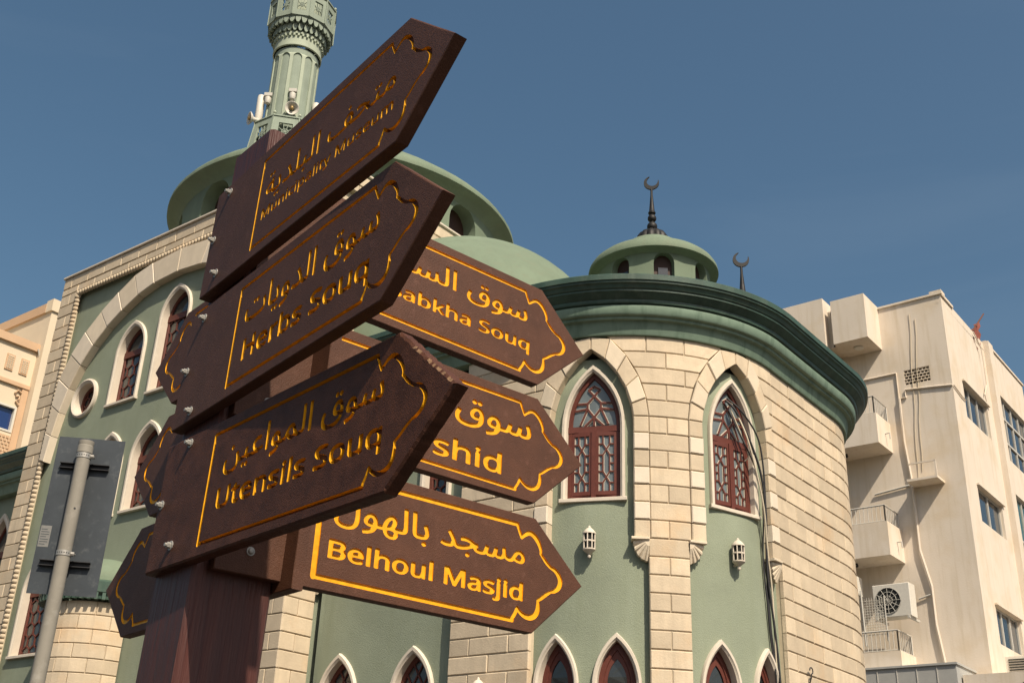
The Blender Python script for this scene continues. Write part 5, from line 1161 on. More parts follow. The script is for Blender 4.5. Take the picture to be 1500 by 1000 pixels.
        [5839, -13, -73, 13, -62, 24, -40, 28, -33, 41, -18, 43, -7, 56, 13, 75, 37, 81, 8, 8, 10, 0, 58, -25, 10, -9, -31, -81, -5, -50, 12, -45, 26, -30, 48, -25, 61, -12, 78, -2, 63, 10, 55, 17, 39, 21, 31, 29, 20, 38, -5, 6, -53, -4, -52, 6, -43, 16, -28, 21, -17, 30, -7, 27, 3, 52, 16, 50, 21, 35, 24, 27, 24, 19, 30, 14, 37, 6, 32, -2, 50, -22, 26, -26, 23, -36, 18, -53, 8, -52, -2, -62, -7, -47, -13, -38, -26, -50, -24, -29, -33, -28, -37, -22, -45, -19, -51, -14, -52, -8],
        [2949, 122, -85, 9, -68, 17, -54, 26, -33, 30, -23, 45, -7, 57, 14, 80, 11, 38, 7, 7, 13, 2, 54, -12, 13, -10, 1, -12, -16, -71, 1, -34, 15, -35, 32, -24, 54, -15, 93, -9, 230, 3, 133, 18, 38, 12, 30, 20, 12, 22, -2, 43, -40, 127, 9, 8, 65, 21, 15, -8, 36, -99, 8, -34, 2, -50, -5, -30, -11, -28, -23, -32, -19, -15, -73, -35, -98, -20, -184, -13],
        [4614, 134, -55, 8, -41, 13, -36, 19, -6, 15, 32, 53, 10, 9, 70, -23, 63, -6, 62, 9, 18, 9, 14, 14, 7, 27, -12, 43, -34, 64, -67, 99, 7, 16, 58, 35, 9, 0, 10, -9, 66, -102, 33, -61, 41, -100, 19, -26, 20, -13, 30, -5, 50, 5, 26, 12, 5, 13, 3, 50, -18, 424, 8, 9, 8, 2, 72, -3, 8, -25, 17, -433, -9, -54, -19, -38, -17, -17, -24, -14, -66, -17, -70, -2, -28, 6, -39, 16, -33, 26, -40, -26, -43, -16, -59, -7],
        [3748, 136, -50, 8, -44, 22, -23, 26, -16, 44, -6, 45, -16, 415, 1, 32, 12, 9, 68, 0, 13, -13, 19, -426, 6, -44, 10, -15, 29, -12, 73, -5, 70, 6, 26, 14, 9, 37, -3, 27, -15, 60, -31, 80, 1, 8, 10, 9, 67, 22, 11, -4, 18, -40, 25, -87, 7, -48, -4, -57, -18, -45, -26, -30, -40, -22, -52, -13, -41, -5],
        [5232, 139, -8, 8, -3, 19, -17, 555, 4, 10, 10, 6, 64, 0, 16, -9, 3, -35, 16, -542, -13, -13],
        [4245, 219, 54, 2, 20, 3, 7, 7, -4, 36, -13, 39, -21, 27, -24, 10, -20, -2, -17, -10, -18, -23, -9, -27, -2, -20, 6, -24, 17, -13],
        [6502, 222, 30, 0, 7, 7, -2, 33, -11, 37, -14, 23, -18, 16, -18, 5, -20, -2, -18, -13, -17, -26, -7, -26, 0, -27, 10, -12, 12, -6],
        [6078, 282, 66, 5, 10, 9, -4, 35, -14, 42, -25, 28, -23, 7, -20, -5, -21, -17, -14, -27, -7, -31, 3, -20, 12, -14],
        [3026, 462, -20, 7, -15, 13, -10, 19, -1, 20, 10, 21, 11, 11, 21, 10, 25, 0, 19, -8, 14, -14, 9, -19, -1, -20, -8, -18, -11, -11, -18, -9],
        [3147, 462, -20, 7, -15, 12, -10, 18, -1, 23, 9, 19, 17, 16, 16, 6, 24, 0, 22, -10, 11, -11, 9, -18, 1, -20, -8, -18, -14, -14, -19, -9],
        [6002, 559, -21, 11, -13, 16, -5, 16, 1, 20, 10, 19, 15, 11, 29, 9, 16, -3, 18, -10, 12, -14, 8, -18, -1, -20, -10, -18, -13, -12, -19, -8],
        [6122, 559, -21, 12, -12, 13, -6, 15, 1, 22, 10, 18, 18, 15, 26, 7, 16, -3, 18, -10, 14, -16, 6, -14, -1, -22, -10, -18, -15, -14, -22, -6],
    ],
    'C': [
        [6976, -1123, -4837, 39, -108, 0, -23, -8, -24, 2, -24, 19, -7, 25, 0, 2064, 23, 35, 30, 9, 5077, 20, 23, -5, 17, -16, 34, -103, 64, -117, 13, -16, 120, 98, 52, 26, 32, 9, 43, 4, 40, -4, 45, -14, 53, -27, 57, -40, 36, -33, 54, -68, 38, -70, 27, -68, 10, -60, 0, -27, -7, -30, 5, -10, 152, -133, 88, -63, 60, -36, 90, -18, 55, -22, 65, -43, 53, -52, 38, -56, 22, -54, 9, -48, -8, -65, -15, -42, -29, -50, -28, -34, -40, -33, -45, -29, -50, -25, -40, -11, -67, -11, -128, -86, -139, -107, -80, -45, -3, -6, 17, -106, -1, -69, -10, -58, -18, -45, -26, -43, -30, -34, -33, -28, -69, -38, -58, -19, -65, -8, -67, 5, -68, 15, -58, 25, -74, 45, -55, 45, -37, -77, -62, -91, -4, -50, -7, -19, -13, -11, -12, -4],
        [6903, -1048, 101, 0, 6, 4, 18, 43, 66, 99, 50, 113, 10, 12, 12, 5, 13, 0, 12, -7, 45, -49, 35, -26, 65, -33, 63, -20, 59, -7, 71, 4, 50, 15, 50, 27, 37, 28, 17, 19, 21, 33, 15, 35, 15, 105, 0, 112, 8, 21, 97, 57, 113, 92, 67, 45, 103, 54, 89, 32, 45, 27, 46, 36, 29, 30, 16, 24, 15, 39, 9, 40, -7, 53, -22, 50, -45, 60, -38, 37, -28, 20, -47, 20, -68, 21, -40, 21, -98, 59, -57, 48, -142, 146, -3, 18, 5, 37, -10, 41, -27, 57, -48, 72, -39, 45, -46, 42, -45, 31, -47, 24, -28, 8, -33, 2, -54, -13, -70, -43, -95, -73, -25, -2, -21, 20, -125, 237, -9, 7, -4927, -18, -78, -2, -7, -7, 0, -1980, 7, -7],
        [7323, -633, -15, 15, 0, 115, -4, 6, -73, -17, -52, -2, -40, 5, -45, 13, -28, 15, -46, 47, -14, 33, -5, 29, 4, 66, 23, 49, 44, 41, 44, 19, 55, 10, 85, -5, 58, -21, 19, 17, 11, 4, 57, -1, 14, -11, 2, -412, -6, -10, -10, -5],
        [2634, -514, -63, 7, -60, 21, -30, 21, -27, 27, -12, 20, -11, 40, 0, 254, 3, 11, 19, 10, 68, 0, 18, -10, 3, -11, 0, -242, 5, -20, 15, -22, 24, -14, 35, -9, 53, -5, 45, 5, 30, 8, 27, 15, 16, 22, 6, 30, 0, 232, 3, 11, 18, 10, 67, 0, 12, -3, 9, -18, 0, -250, -6, -30, -13, -27, -44, -44, -56, -26, -74, -13],
        [3131, -514, -62, 14, -18, 11, -24, 25, -11, 25, -3, 28, 0, 135, -7, 7, -40, 2, -13, 14, 0, 29, 6, 10, 58, 23, 26, 49, 14, 10, 44, 1, 15, -6, 6, -11, 0, -40, 7, -6, 100, -1, 11, -6, 5, -10, 0, -42, -11, -14, -105, -2, -6, -5, -1, -125, 6, -24, 18, -11, 45, -4, 37, 5, 13, -5, 8, -16, -2, -40, -11, -12, -18, -5, -44, -5],
        [3466, -514, -50, 6, -50, 15, -40, 24, -27, 27, -20, 34, -8, 42, 3, 45, 8, 29, 17, 29, 32, 32, 35, 21, 28, 10, 60, 11, 52, 0, 42, -6, 38, -12, 43, -26, 34, -43, 13, -50, -1, -38, -6, -11, -15, -6, -258, 0, -7, -7, 12, -18, 18, -13, 22, -10, 38, -7, 55, 0, 107, 17, 14, -15, -1, -50, -13, -13, -53, -12, -66, -7],
        [4326, -514, -62, 6, -46, 15, -9, 17, 1, 42, 7, 11, 15, 5, 79, -17, 63, -4, 54, 8, 11, 6, 3, 7, -33, 19, -137, 39, -36, 21, -18, 20, -9, 23, 0, 25, 10, 27, 19, 20, 20, 12, 33, 12, 48, 9, 103, 0, 52, -8, 40, -12, 9, -12, -1, -15, -24, -36, -12, -9, -112, 17, -55, -4, -15, -5, -4, -6, 34, -16, 127, -36, 41, -21, 20, -20, 10, -24, 0, -33, -10, -25, -28, -27, -46, -21, -60, -10],
        [5116, -514, -68, 7, -40, 14, -7, 15, 0, 39, 8, 16, 15, 5, 68, -15, 74, -6, 48, 6, 15, 7, 5, 8, -33, 19, -142, 41, -31, 19, -18, 18, -10, 25, 0, 27, 10, 25, 19, 20, 20, 12, 33, 12, 49, 9, 103, 0, 52, -8, 36, -10, 10, -12, 1, -15, -24, -38, -11, -9, -112, 17, -55, -4, -15, -5, -4, -6, 34, -16, 126, -36, 44, -23, 17, -18, 10, -25, 0, -32, -10, -25, -27, -27, -47, -21, -60, -10],
        [5722, -514, -84, 8, -39, 10, -11, 20, 0, 45, 8, 12, 15, 5, 101, -19, 82, -1, 42, 7, 23, 10, 13, 13, 1, 15, -9, 12, -25, 13, -150, 43, -53, 28, -26, 27, -12, 27, -4, 33, 10, 37, 16, 20, 34, 25, 38, 14, 44, 9, 122, 2, 101, -20, 12, -12, 0, -15, -21, -38, -14, -12, -82, 14, -66, 5, -59, -11, -15, -10, -6, -15, 8, -17, 23, -13, 154, -45, 55, -28, 25, -26, 12, -31, 0, -40, -9, -25, -35, -37, -50, -24, -80, -15],
        [6214, -514, -45, 6, -50, 17, -33, 20, -34, 35, -18, 35, -6, 33, 2, 50, 13, 37, 17, 25, 34, 31, 32, 16, 45, 14, 45, 6, 56, 0, 62, -11, 44, -16, 49, -38, 27, -45, 8, -60, -4, -30, -11, -32, -31, -41, -24, -18, -28, -15, -58, -16, -45, -5],
        [6672, -514, -40, 4, -48, 16, -32, 26, -15, 24, -9, 38, 0, 190, 4, 14, 17, 8, 69, 0, 16, -8, 5, -14, 0, -180, 4, -15, 9, -12, 19, -9, 58, -6, 52, 11, 18, 11, 12, 18, 8, 37, 0, 145, 5, 14, 17, 8, 67, 0, 13, -5, 8, -17, 0, -273, -5, -14, -16, -8, -56, 0, -11, 4, -17, 16, -63, -20, -42, -5],
        [3759, -510, -11, 9, -4, 12, 0, 273, 10, 18, 12, 4, 58, -1, 24, -20, 33, 14, 38, 9, 79, 3, 28, -3, 62, -19, 39, -35, 15, -46, 0, -197, -10, -18, -76, -4, -17, 8, -5, 14, 0, 173, -3, 20, -10, 14, -15, 8, -34, 7, -31, 0, -35, -6, -24, -9, -11, -10, -11, -19, -6, -27, 0, -151, -3, -12, -19, -10],
        [4631, -510, -12, 9, -3, 12, 1, 280, 16, 14, 78, 0, 11, -9, 4, -12, -1, -280, -16, -14],
        [4836, -510, -12, 9, -3, 12, 1, 393, 5, 10, 11, 6, 76, 0, 12, -7, 5, -14, -1, -393, -5, -10, -11, -6],
        [6232, -438, 37, 2, 33, 8, 24, 14, 16, 23, 7, 32, -3, 35, -15, 28, -25, 18, -47, 11, -57, -4, -36, -17, -19, -26, -7, -42, 4, -27, 11, -21, 33, -24],
        [7195, -438, 43, 2, 30, 7, 22, 13, 11, 17, 8, 38, -4, 39, -11, 26, -21, 18, -45, 11, -54, -3, -33, -15, -19, -26, -10, -45, 12, -45, 24, -23],
        [3403, -304, 146, 0, 6, 6, -11, 14, -18, 10, -54, 8, -53, -13, -21, -19],
        [4651, -186, -22, 10, -15, 18, -3, 26, 5, 16, 17, 16, 20, 8, 36, 0, 22, -8, 15, -14, 6, -15, 0, -20, -6, -15, -15, -15, -17, -7],
        [2702, 97, -68, 13, -53, 21, -47, 32, -28, 39, -14, 40, 0, 64, 19, 63, 15, 34, 8, 8, 58, -15, 17, -12, -22, -76, -3, -39, 10, -33, 18, -22, 29, -18, 51, -14, 42, -5, 82, 5, 40, 9, 36, 16, 29, 24, 15, 26, 7, 37, -2, 27, -14, 68, -24, 70, 2, 8, 7, 7, 67, 16, 10, -3, 10, -16, 30, -92, 22, -24, 25, -10, 37, -4, 40, 1, 33, 6, 18, 9, 20, 32, 24, 90, 16, 10, 60, -10, 12, -10, -16, -85, 1, -20, 10, -11, 57, -11, 145, 0, 6, 7, -38, 44, -15, 46, 5, 55, 31, 52, 27, 22, 32, 17, 51, 14, 77, 2, 47, -9, 14, -10, -11, -55, -8, -11, -10, -3, -82, 6, -41, -11, -21, -14, -13, -17, -5, -23, 4, -20, 15, -23, 21, -18, 25, -13, 40, -12, 22, -1, 102, 32, 10, 0, 8, -8, 22, -49, -1, -10, -8, -7, -155, -43, -162, -21, -134, -2, -46, 5, -33, 8, -40, 23, -46, -24, -54, -10, -80, -2, -50, 12, -7, -5, -14, -42, -22, -38, -28, -30, -30, -20, -44, -20, -53, -14, -55, -6],
        [4119, 99, -10, 10, -14, 50, 6, 17, 90, 17, 50, 15, 37, 21, 25, 23, -5, 7, -72, 3, -47, 13, -38, 23, -13, 14, -11, 24, 0, 57, 24, 59, 40, 45, 51, 27, 32, 5, 35, -2, 40, -15, 32, -22, 20, -26, 15, -32, 12, -43, 3, -41, 7, -7, 60, 0, 33, 8, 22, 24, 52, 81, 34, 40, 30, 24, 30, 17, 52, 12, 45, -6, 43, -26, 26, -31, 59, -103, 28, -30, 22, -8, 32, -2, 60, 10, 11, 15, 2, 45, -16, 376, 6, 10, 10, 4, 60, 0, 15, -9, 18, -408, -10, -52, -15, -24, -18, -18, -48, -22, -62, -9, -77, 4, -58, 24, -52, -31, -31, -7, -29, 0, -36, 7, -32, 12, -36, 21, -44, 32, -36, -35, -37, -20, -40, -7, -90, -1, -28, -46, -29, -32, -28, -22, -40, -21, -87, -29],
        [6352, 99, -9, 8, -15, 54, 6, 15, 90, 17, 47, 14, 35, 18, 30, 27, -5, 7, -72, 3, -47, 13, -38, 23, -23, 38, -3, 18, 2, 39, 23, 56, 29, 38, 49, 31, 47, 11, 36, -3, 30, -9, 32, -20, 24, -26, 18, -34, 12, -38, 4, -51, 7, -7, 88, 1, 32, 10, 22, 36, 27, 86, 12, 9, 62, -14, 12, -10, -17, -81, 1, -17, 8, -10, 14, -6, 36, -4, 48, 5, 14, 8, 12, 17, 27, 106, 13, 11, 59, -8, 12, -6, 4, -12, -15, -84, 2, -19, 17, -13, 52, -5, 50, 10, 11, 13, 5, 19, -5, 48, -41, 106, 0, 10, 15, 10, 60, 18, 10, -2, 9, -12, 22, -59, 16, -60, 4, -31, -3, -40, -9, -32, -18, -30, -21, -20, -29, -16, -38, -11, -65, -3, -48, 9, -45, 24, -31, -19, -30, -9, -84, -5, -50, 12, -40, 24, -34, -20, -36, -11, -39, -5, -91, 0, -10, -7, -35, -56, -24, -23, -35, -24, -80, -33, -65, -14],
        [3194, 124, -18, 7, -14, 11, -10, 19, 1, 18, 9, 18, 17, 14, 24, 6, 18, -2, 18, -8, 13, -13, 8, -18, -1, -15, -10, -19, -13, -11, -18, -8],
        [3313, 124, -22, 9, -13, 13, -8, 18, 1, 15, 10, 18, 17, 14, 23, 6, 18, -2, 19, -8, 12, -13, 8, -18, 0, -15, -10, -19, -14, -11, -18, -8],
        [5871, 129, -73, 12, -54, 21, -45, 30, -30, 37, -18, 52, 1, 63, 17, 55, 30, 55, 15, 7, 58, -23, 10, -9, 0, -10, -28, -56, -8, -42, 10, -45, 28, -31, 45, -21, 65, -12, 65, -1, 65, 7, 54, 15, 44, 22, 34, 29, 15, 27, -5, 6, -72, -3, -38, 6, -44, 18, -19, 15, -19, 33, -5, 36, 7, 40, 20, 45, 21, 29, 22, 20, 25, 16, 34, 11, 60, 0, 24, -8, 32, -19, 25, -29, 19, -35, 18, -71, 0, -52, -11, -60, -18, -43, -21, -34, -30, -29, -28, -20, -46, -23, -40, -13, -100, -18],
        [3942, 264, -8, 8, -3, 29, -15, 483, 3, 10, 10, 6, 63, 1, 12, -5, 5, -12, 17, -505, -4, -10, -10, -6],
        [5281, 264, -10, 15, -17, 505, 4, 10, 10, 6, 63, 1, 15, -10, 3, -29, 15, -483, -3, -10, -10, -6],
        [4770, 331, 24, 2, 15, 8, 7, 12, -2, 20, -22, 46, -23, 33, -23, 13, -23, -2, -30, -21, -26, -33, -4, -11, 23, -26, 35, -26],
        [4293, 341, 31, 0, 7, 7, -13, 58, -14, 22, -16, 13, -19, 5, -23, -4, -17, -12, -16, -22, -6, -29, 2, -15, 9, -10, 14, -6],
        [6527, 341, 31, 0, 6, 7, -11, 56, -14, 22, -18, 15, -19, 5, -23, -4, -17, -12, -16, -24, -5, -23, 1, -19, 9, -10, 15, -6],
        [6113, 394, 65, 4, 8, 10, -5, 34, -14, 32, -19, 21, -22, 8, -24, -3, -19, -14, -15, -22, -7, -32, 3, -16, 10, -11],
        [2751, 551, -19, 7, -15, 13, -9, 18, 1, 19, 9, 16, 14, 12, 19, 7, 27, -1, 18, -9, 12, -12, 7, -15, -1, -22, -20, -25, -22, -9],
        [6036, 639, -22, 12, -11, 13, -5, 17, 2, 17, 12, 18, 20, 12, 27, 3, 17, -5, 15, -10, 12, -17, 3, -18, -4, -15, -26, -24, -17, -4],
        [6154, 639, -18, 9, -13, 14, -7, 19, 4, 20, 12, 17, 22, 11, 24, 2, 16, -5, 26, -23, 4, -15, -2, -19, -11, -16, -17, -11, -16, -4],
    ],
    'D': [
        [6894, -1126, -4740, 39, -22, -1, -28, -9, -25, 4, -25, 22, -8, 32, 0, 2057, 13, 13, 12, 23, 25, 12, 4997, 20, 18, -7, 15, -17, 34, -104, 74, -127, 124, 99, 53, 26, 48, 10, 42, 0, 40, -8, 47, -18, 64, -39, 49, -40, 46, -50, 33, -49, 30, -58, 23, -63, 11, -69, -6, -51, 8, -13, 146, -127, 104, -73, 43, -26, 92, -18, 55, -21, 66, -44, 55, -53, 37, -53, 24, -64, 8, -65, -13, -60, -17, -41, -30, -47, -20, -22, -47, -38, -57, -35, -36, -17, -107, -21, -127, -87, -128, -99, -87, -50, -4, -8, 18, -110, -2, -73, -10, -52, -18, -45, -25, -40, -30, -35, -42, -34, -50, -28, -65, -24, -73, -9, -65, 5, -68, 15, -62, 26, -62, 37, -63, 50, -36, -71, -60, -89, -6, -23, -1, -38, -14, -19, -21, -9],
        [6988, -1044, 14, 0, 7, 6, 19, 44, 68, 102, 45, 104, 22, 19, 13, 1, 13, -6, 57, -59, 45, -28, 63, -28, 52, -14, 48, -6, 75, 4, 55, 18, 54, 30, 47, 48, 29, 56, 15, 95, 2, 120, 8, 24, 103, 62, 109, 89, 61, 42, 110, 58, 84, 29, 38, 22, 44, 33, 34, 33, 21, 30, 14, 37, 9, 43, -7, 49, -22, 50, -44, 58, -41, 40, -26, 18, -110, 40, -50, 25, -90, 55, -57, 48, -142, 147, -4, 15, 6, 38, -13, 47, -27, 55, -47, 69, -76, 79, -45, 33, -48, 26, -42, 12, -35, -1, -38, -11, -55, -31, -110, -82, -12, -5, -17, 1, -15, 9, -9, 13, -124, 235, -8, 7, -4660, -19, -240, -1, -7, -7, 0, -1974, 7, -6],
        [7228, -609, -12, 7, -6, 11, -1, 85, -3, 6, -67, -14, -78, 4, -57, 21, -22, 16, -20, 24, -17, 43, 0, 52, 17, 43, 36, 36, 38, 19, 62, 12, 61, -3, 57, -18, 17, 13, 15, 4, 41, 0, 15, -10, 5, -16, -1, -317, -7, -13, -12, -6],
        [3276, -513, -53, 7, -35, 12, -8, 13, -1, 29, 10, 21, 17, 4, 85, -14, 67, -2, 54, 11, 12, 9, 3, 12, -8, 10, -15, 8, -133, 36, -52, 26, -20, 22, -12, 30, 0, 25, 10, 25, 22, 23, 30, 17, 82, 18, 88, -2, 89, -18, 7, -10, 0, -12, -18, -33, -13, -11, -86, 13, -49, 2, -45, -8, -13, -9, -3, -10, 8, -11, 12, -6, 146, -42, 44, -23, 21, -23, 9, -27, 0, -22, -11, -29, -35, -32, -61, -23, -52, -7],
        [3654, -513, -33, 7, -27, 12, -29, 26, -9, 19, -3, 23, 6, 22, 10, 16, 30, 24, 35, 13, 77, 12, 74, 1, 6, 7, -12, 11, -28, 6, -35, 0, -87, -15, -12, 8, -18, 25, -3, 13, 3, 10, 10, 8, 29, 8, 84, 13, 76, -5, 36, -10, 25, -13, 22, -26, 10, -33, 0, -153, -5, -17, -15, -9, -37, -1, -15, 4, -18, 16, -59, -20],
        [4122, -513, -34, 8, -32, 13, -18, -15, -16, -4, -40, 2, -14, 13, -2, 313, 4, 15, 11, 10, 58, 2, 20, -8, 7, -19, 0, -70, 5, -6, 75, 15, 45, -2, 43, -9, 52, -26, 22, -21, 15, -27, 9, -45, -2, -30, -14, -40, -20, -25, -40, -28, -44, -13, -28, -4],
        [5254, -513, -48, 13, -24, 14, -15, 17, -9, 18, -4, 27, 13, 33, 29, 25, 33, 13, 82, 14, 75, 1, 5, 7, -12, 11, -27, 6, -50, -2, -73, -13, -11, 8, -19, 25, -3, 12, 3, 11, 12, 9, 41, 11, 70, 9, 84, -6, 33, -10, 20, -12, 23, -27, 10, -39, 0, -146, -5, -17, -15, -9, -38, -1, -15, 4, -18, 16, -59, -20],
        [5819, -513, -61, 8, -29, 11, -7, 13, -1, 29, 10, 21, 17, 4, 85, -14, 66, -2, 55, 11, 13, 9, 1, 14, -9, 10, -23, 10, -138, 38, -39, 22, -21, 25, -9, 28, -1, 18, 12, 30, 19, 21, 30, 17, 70, 17, 104, 0, 49, -7, 37, -11, 8, -10, 0, -12, -17, -31, -14, -13, -85, 13, -50, 2, -47, -9, -10, -7, -3, -10, 5, -10, 18, -10, 134, -36, 54, -29, 20, -23, 8, -22, 0, -28, -12, -28, -39, -33, -56, -20, -52, -7],
        [6254, -513, -50, 11, -32, 13, -33, 25, -21, 26, -14, 39, -1, 33, 7, 32, 18, 30, 28, 25, 26, 15, 39, 12, 50, 8, 41, 0, 50, -8, 40, -13, 30, -18, 34, -35, 15, -43, 1, -28, -5, -27, -19, -36, -32, -29, -45, -21, -62, -12],
        [6648, -513, -39, 8, -28, 11, -24, 20, -15, 22, -8, 33, 0, 145, 7, 18, 20, 8, 48, 0, 20, -8, 7, -18, 2, -152, 10, -10, 14, -6, 57, -2, 45, 11, 18, 20, 4, 22, 0, 117, 5, 16, 21, 10, 47, 0, 19, -6, 8, -20, 0, -210, -7, -19, -13, -7, -44, -1, -14, 4, -17, 13, -65, -19],
        [4408, -509, -14, 8, -5, 17, 0, 301, 10, 22, 17, 5, 45, 0, 15, -4, 7, -8, 4, -15, 0, -143, 5, -6, 134, 83, 68, 1, 22, -10, 3, -15, -8, -11, -122, -82, 131, -108, 8, -17, -9, -15, -16, -5, -74, 4, -123, 95, -18, -14, -1, -58, -8, -20, -18, -7],
        [4774, -509, -13, 8, -5, 17, 0, 301, 10, 22, 16, 5, 47, 0, 20, -8, 7, -19, 0, -71, 5, -6, 78, 16, 60, -3, 59, -17, 33, -30, 15, -42, 0, -148, -10, -22, -17, -5, -47, 0, -21, 10, -5, 17, -2, 150, -20, 15, -48, 5, -48, -8, -16, -8, -10, -14, -6, -27, 0, -113, -5, -17, -22, -10],
        [3695, -446, 44, 3, 29, 8, 16, 11, 7, 15, -7, 7, -25, 0, -87, -11, -13, -10, -1, -10, 14, -10],
        [5297, -446, 42, 3, 25, 7, 18, 10, 10, 17, -6, 7, -25, 0, -89, -11, -14, -11, 0, -10, 14, -8],
        [4130, -444, 59, 3, 19, 9, 12, 13, 8, 21, 1, 30, -8, 27, -12, 13, -28, 11, -39, 3, -44, -7, -23, -17, -9, -35, 8, -45, 20, -19],
        [6273, -444, 56, 2, 23, 9, 16, 12, 9, 18, 4, 24, -5, 28, -15, 19, -30, 14, -45, 4, -44, -7, -25, -17, -10, -18, -3, -18, 8, -40, 24, -21],
        [7107, -444, 59, 2, 22, 8, 13, 11, 8, 29, -1, 33, -7, 20, -13, 15, -27, 9, -48, 3, -35, -8, -22, -17, -10, -30, 4, -42, 21, -23],
        [6084, 76, -11, 12, -15, 49, 0, 12, 6, 8, 138, 27, 47, 18, 32, 22, -4, 7, -76, 3, -57, 15, -40, 25, -21, 34, -4, 21, 3, 34, 9, 28, 16, 30, 39, 41, 53, 29, 45, 8, 47, -3, 30, -8, 37, -20, 28, -29, 21, -35, 11, -36, 4, -44, 7, -7, 77, 0, 52, 11, 24, 35, 30, 83, 16, 10, 68, -14, 14, -10, 2, -11, -20, -75, 1, -10, 8, -9, 50, -10, 57, 6, 14, 8, 12, 17, 30, 103, 15, 10, 70, -9, 14, -10, 2, -15, -16, -79, 2, -14, 6, -6, 52, -11, 50, 5, 27, 12, 10, 29, -16, 59, -38, 82, 4, 15, 67, 21, 26, 3, 12, -12, 30, -72, 16, -66, 0, -39, -6, -32, -30, -46, -25, -20, -30, -13, -47, -10, -68, -2, -53, 8, -47, 23, -25, -15, -30, -10, -50, -6, -57, 0, -53, 10, -44, 24, -40, -21, -31, -8, -43, -5, -106, 0, -30, -42, -26, -27, -24, -19, -44, -25, -94, -29, -66, -11],
        [3582, 102, -23, 10, -18, 19, -5, 23, 7, 20, 18, 17, 23, 8, 34, -1, 21, -10, 20, -26, 1, -21, -5, -12, -14, -15, -19, -10],
        [5592, 104, -94, 8, -72, 20, -50, 27, -44, 43, -20, 50, 0, 60, 18, 57, 32, 53, 10, 10, 12, 1, 68, -23, 10, -7, 0, -15, -35, -66, -5, -36, 13, -35, 29, -27, 64, -22, 68, -10, 68, 0, 65, 8, 52, 13, 48, 19, 36, 25, 16, 22, -5, 7, -78, -2, -54, 9, -38, 16, -23, 20, -17, 32, -2, 45, 10, 36, 16, 32, 20, 25, 28, 24, 36, 20, 30, 8, 45, 3, 32, -4, 30, -10, 28, -18, 27, -26, 22, -39, 14, -41, 4, -30, 0, -40, -11, -60, -18, -42, -16, -25, -53, -49, -47, -25, -42, -16, -98, -20],
        [2791, 232, -45, 6, -40, 14, -25, 16, -33, 31, -82, -5, -50, 5, -47, 10, -28, 12, -29, 18, -27, 35, -4, 19, 3, 41, 15, 28, 15, 19, 35, 29, 50, 26, 55, 19, 62, 14, 5, 7, -1, 36, 11, 11, 78, 1, 16, -10, 18, -245, 15, -32, 14, -10, 19, -5, 67, -5, 113, 12, 100, 22, 83, 30, 0, 9, -28, 11, -75, 17, -75, 5, -72, -9, -12, 5, -19, 55, 0, 12, 8, 9, 65, 12, 70, 2, 55, -6, 56, -14, 152, -58, 72, -8, 11, -15, 5, -50, -8, -11, -21, -3, -5, -6, 38, -15, 58, -6, 70, 5, 29, 12, 19, 35, 23, 78, 8, 10, 10, 4, 70, -9, 13, -8, 2, -17, -16, -59, -1, -22, 12, -14, 24, -9, 94, -6, 50, 10, 14, 14, 11, 20, 31, 85, 16, 10, 68, -14, 14, -10, 2, -11, -20, -75, 1, -10, 8, -9, 50, -10, 57, 6, 14, 8, 12, 17, 30, 103, 7, 7, 10, 3, 68, -9, 14, -10, 2, -15, -16, -81, 8, -18, 52, -11, 42, 3, 31, 12, 13, 24, -8, 136, 11, 8, 70, 4, 8, -2, 7, -10, 15, -98, 9, -28, 14, -24, 30, -18, 67, -7, 58, 9, 9, 8, 5, 14, -17, 401, 8, 9, 8, 3, 77, -1, 12, -11, 21, -351, -3, -64, -8, -28, -20, -30, -25, -20, -37, -15, -75, -10, -83, 3, -44, 13, -48, 30, -48, -31, -72, -15, -85, 4, -27, 8, -32, 18, -33, -17, -30, -8, -100, -5, -53, 10, -42, 24, -65, -28, -51, -6, -72, 0, -75, 11, -50, 25, -42, -21, -37, -10, -123, -5, -58, 6, -53, 16, -32, 22, -28, 37, -9, 4, -98, -38, -109, -31, -106, -14],
        [4904, 236, -9, 10, -2, 28, -17, 470, 3, 10, 10, 6, 77, 1, 12, -5, 4, -12, 19, -493, -4, -10, -9, -6],
        [6273, 318, 38, -1, 7, 7, -6, 30, -12, 27, -14, 17, -22, 11, -26, 1, -20, -8, -25, -29, -6, -24, 2, -11, 9, -8, 20, -7],
        [5822, 369, 64, 3, 8, 1, 7, 8, -7, 32, -11, 23, -17, 19, -23, 10, -27, -1, -22, -12, -15, -18, -9, -25, 1, -16, 8, -12],
        [2570, 383, 49, -1, 13, 7, -4, 85, -6, 5, -40, -6, -43, -13, -30, -17, -20, -21, -1, -13, 16, -13],
        [2961, 552, -22, 10, -18, 19, -3, 27, 5, 14, 16, 17, 22, 9, 37, 0, 21, -10, 15, -14, 6, -15, 0, -18, -6, -15, -30, -22],
        [5736, 597, -24, 12, -15, 19, -3, 23, 8, 18, 14, 14, 23, 10, 33, 0, 24, -10, 20, -24, 1, -21, -5, -16, -16, -16, -18, -8],
        [5868, 597, -22, 10, -17, 17, -5, 25, 6, 17, 18, 18, 23, 9, 32, 0, 23, -9, 22, -28, 0, -20, -6, -15, -29, -22],
        [2514, 676, -29, 17, -12, 25, 5, 26, 14, 15, 19, 10, 31, 3, 20, -4, 20, -13, 16, -25, 4, 0, 10, 19, 19, 15, 20, 8, 30, -1, 27, -12, 18, -23, 1, -18, -5, -17, -16, -16, -18, -9, -36, -2, -16, 5, -19, 12, -15, 24, -4, 0, -14, -23, -20, -14, -16, -4],
    ],
    'E': [
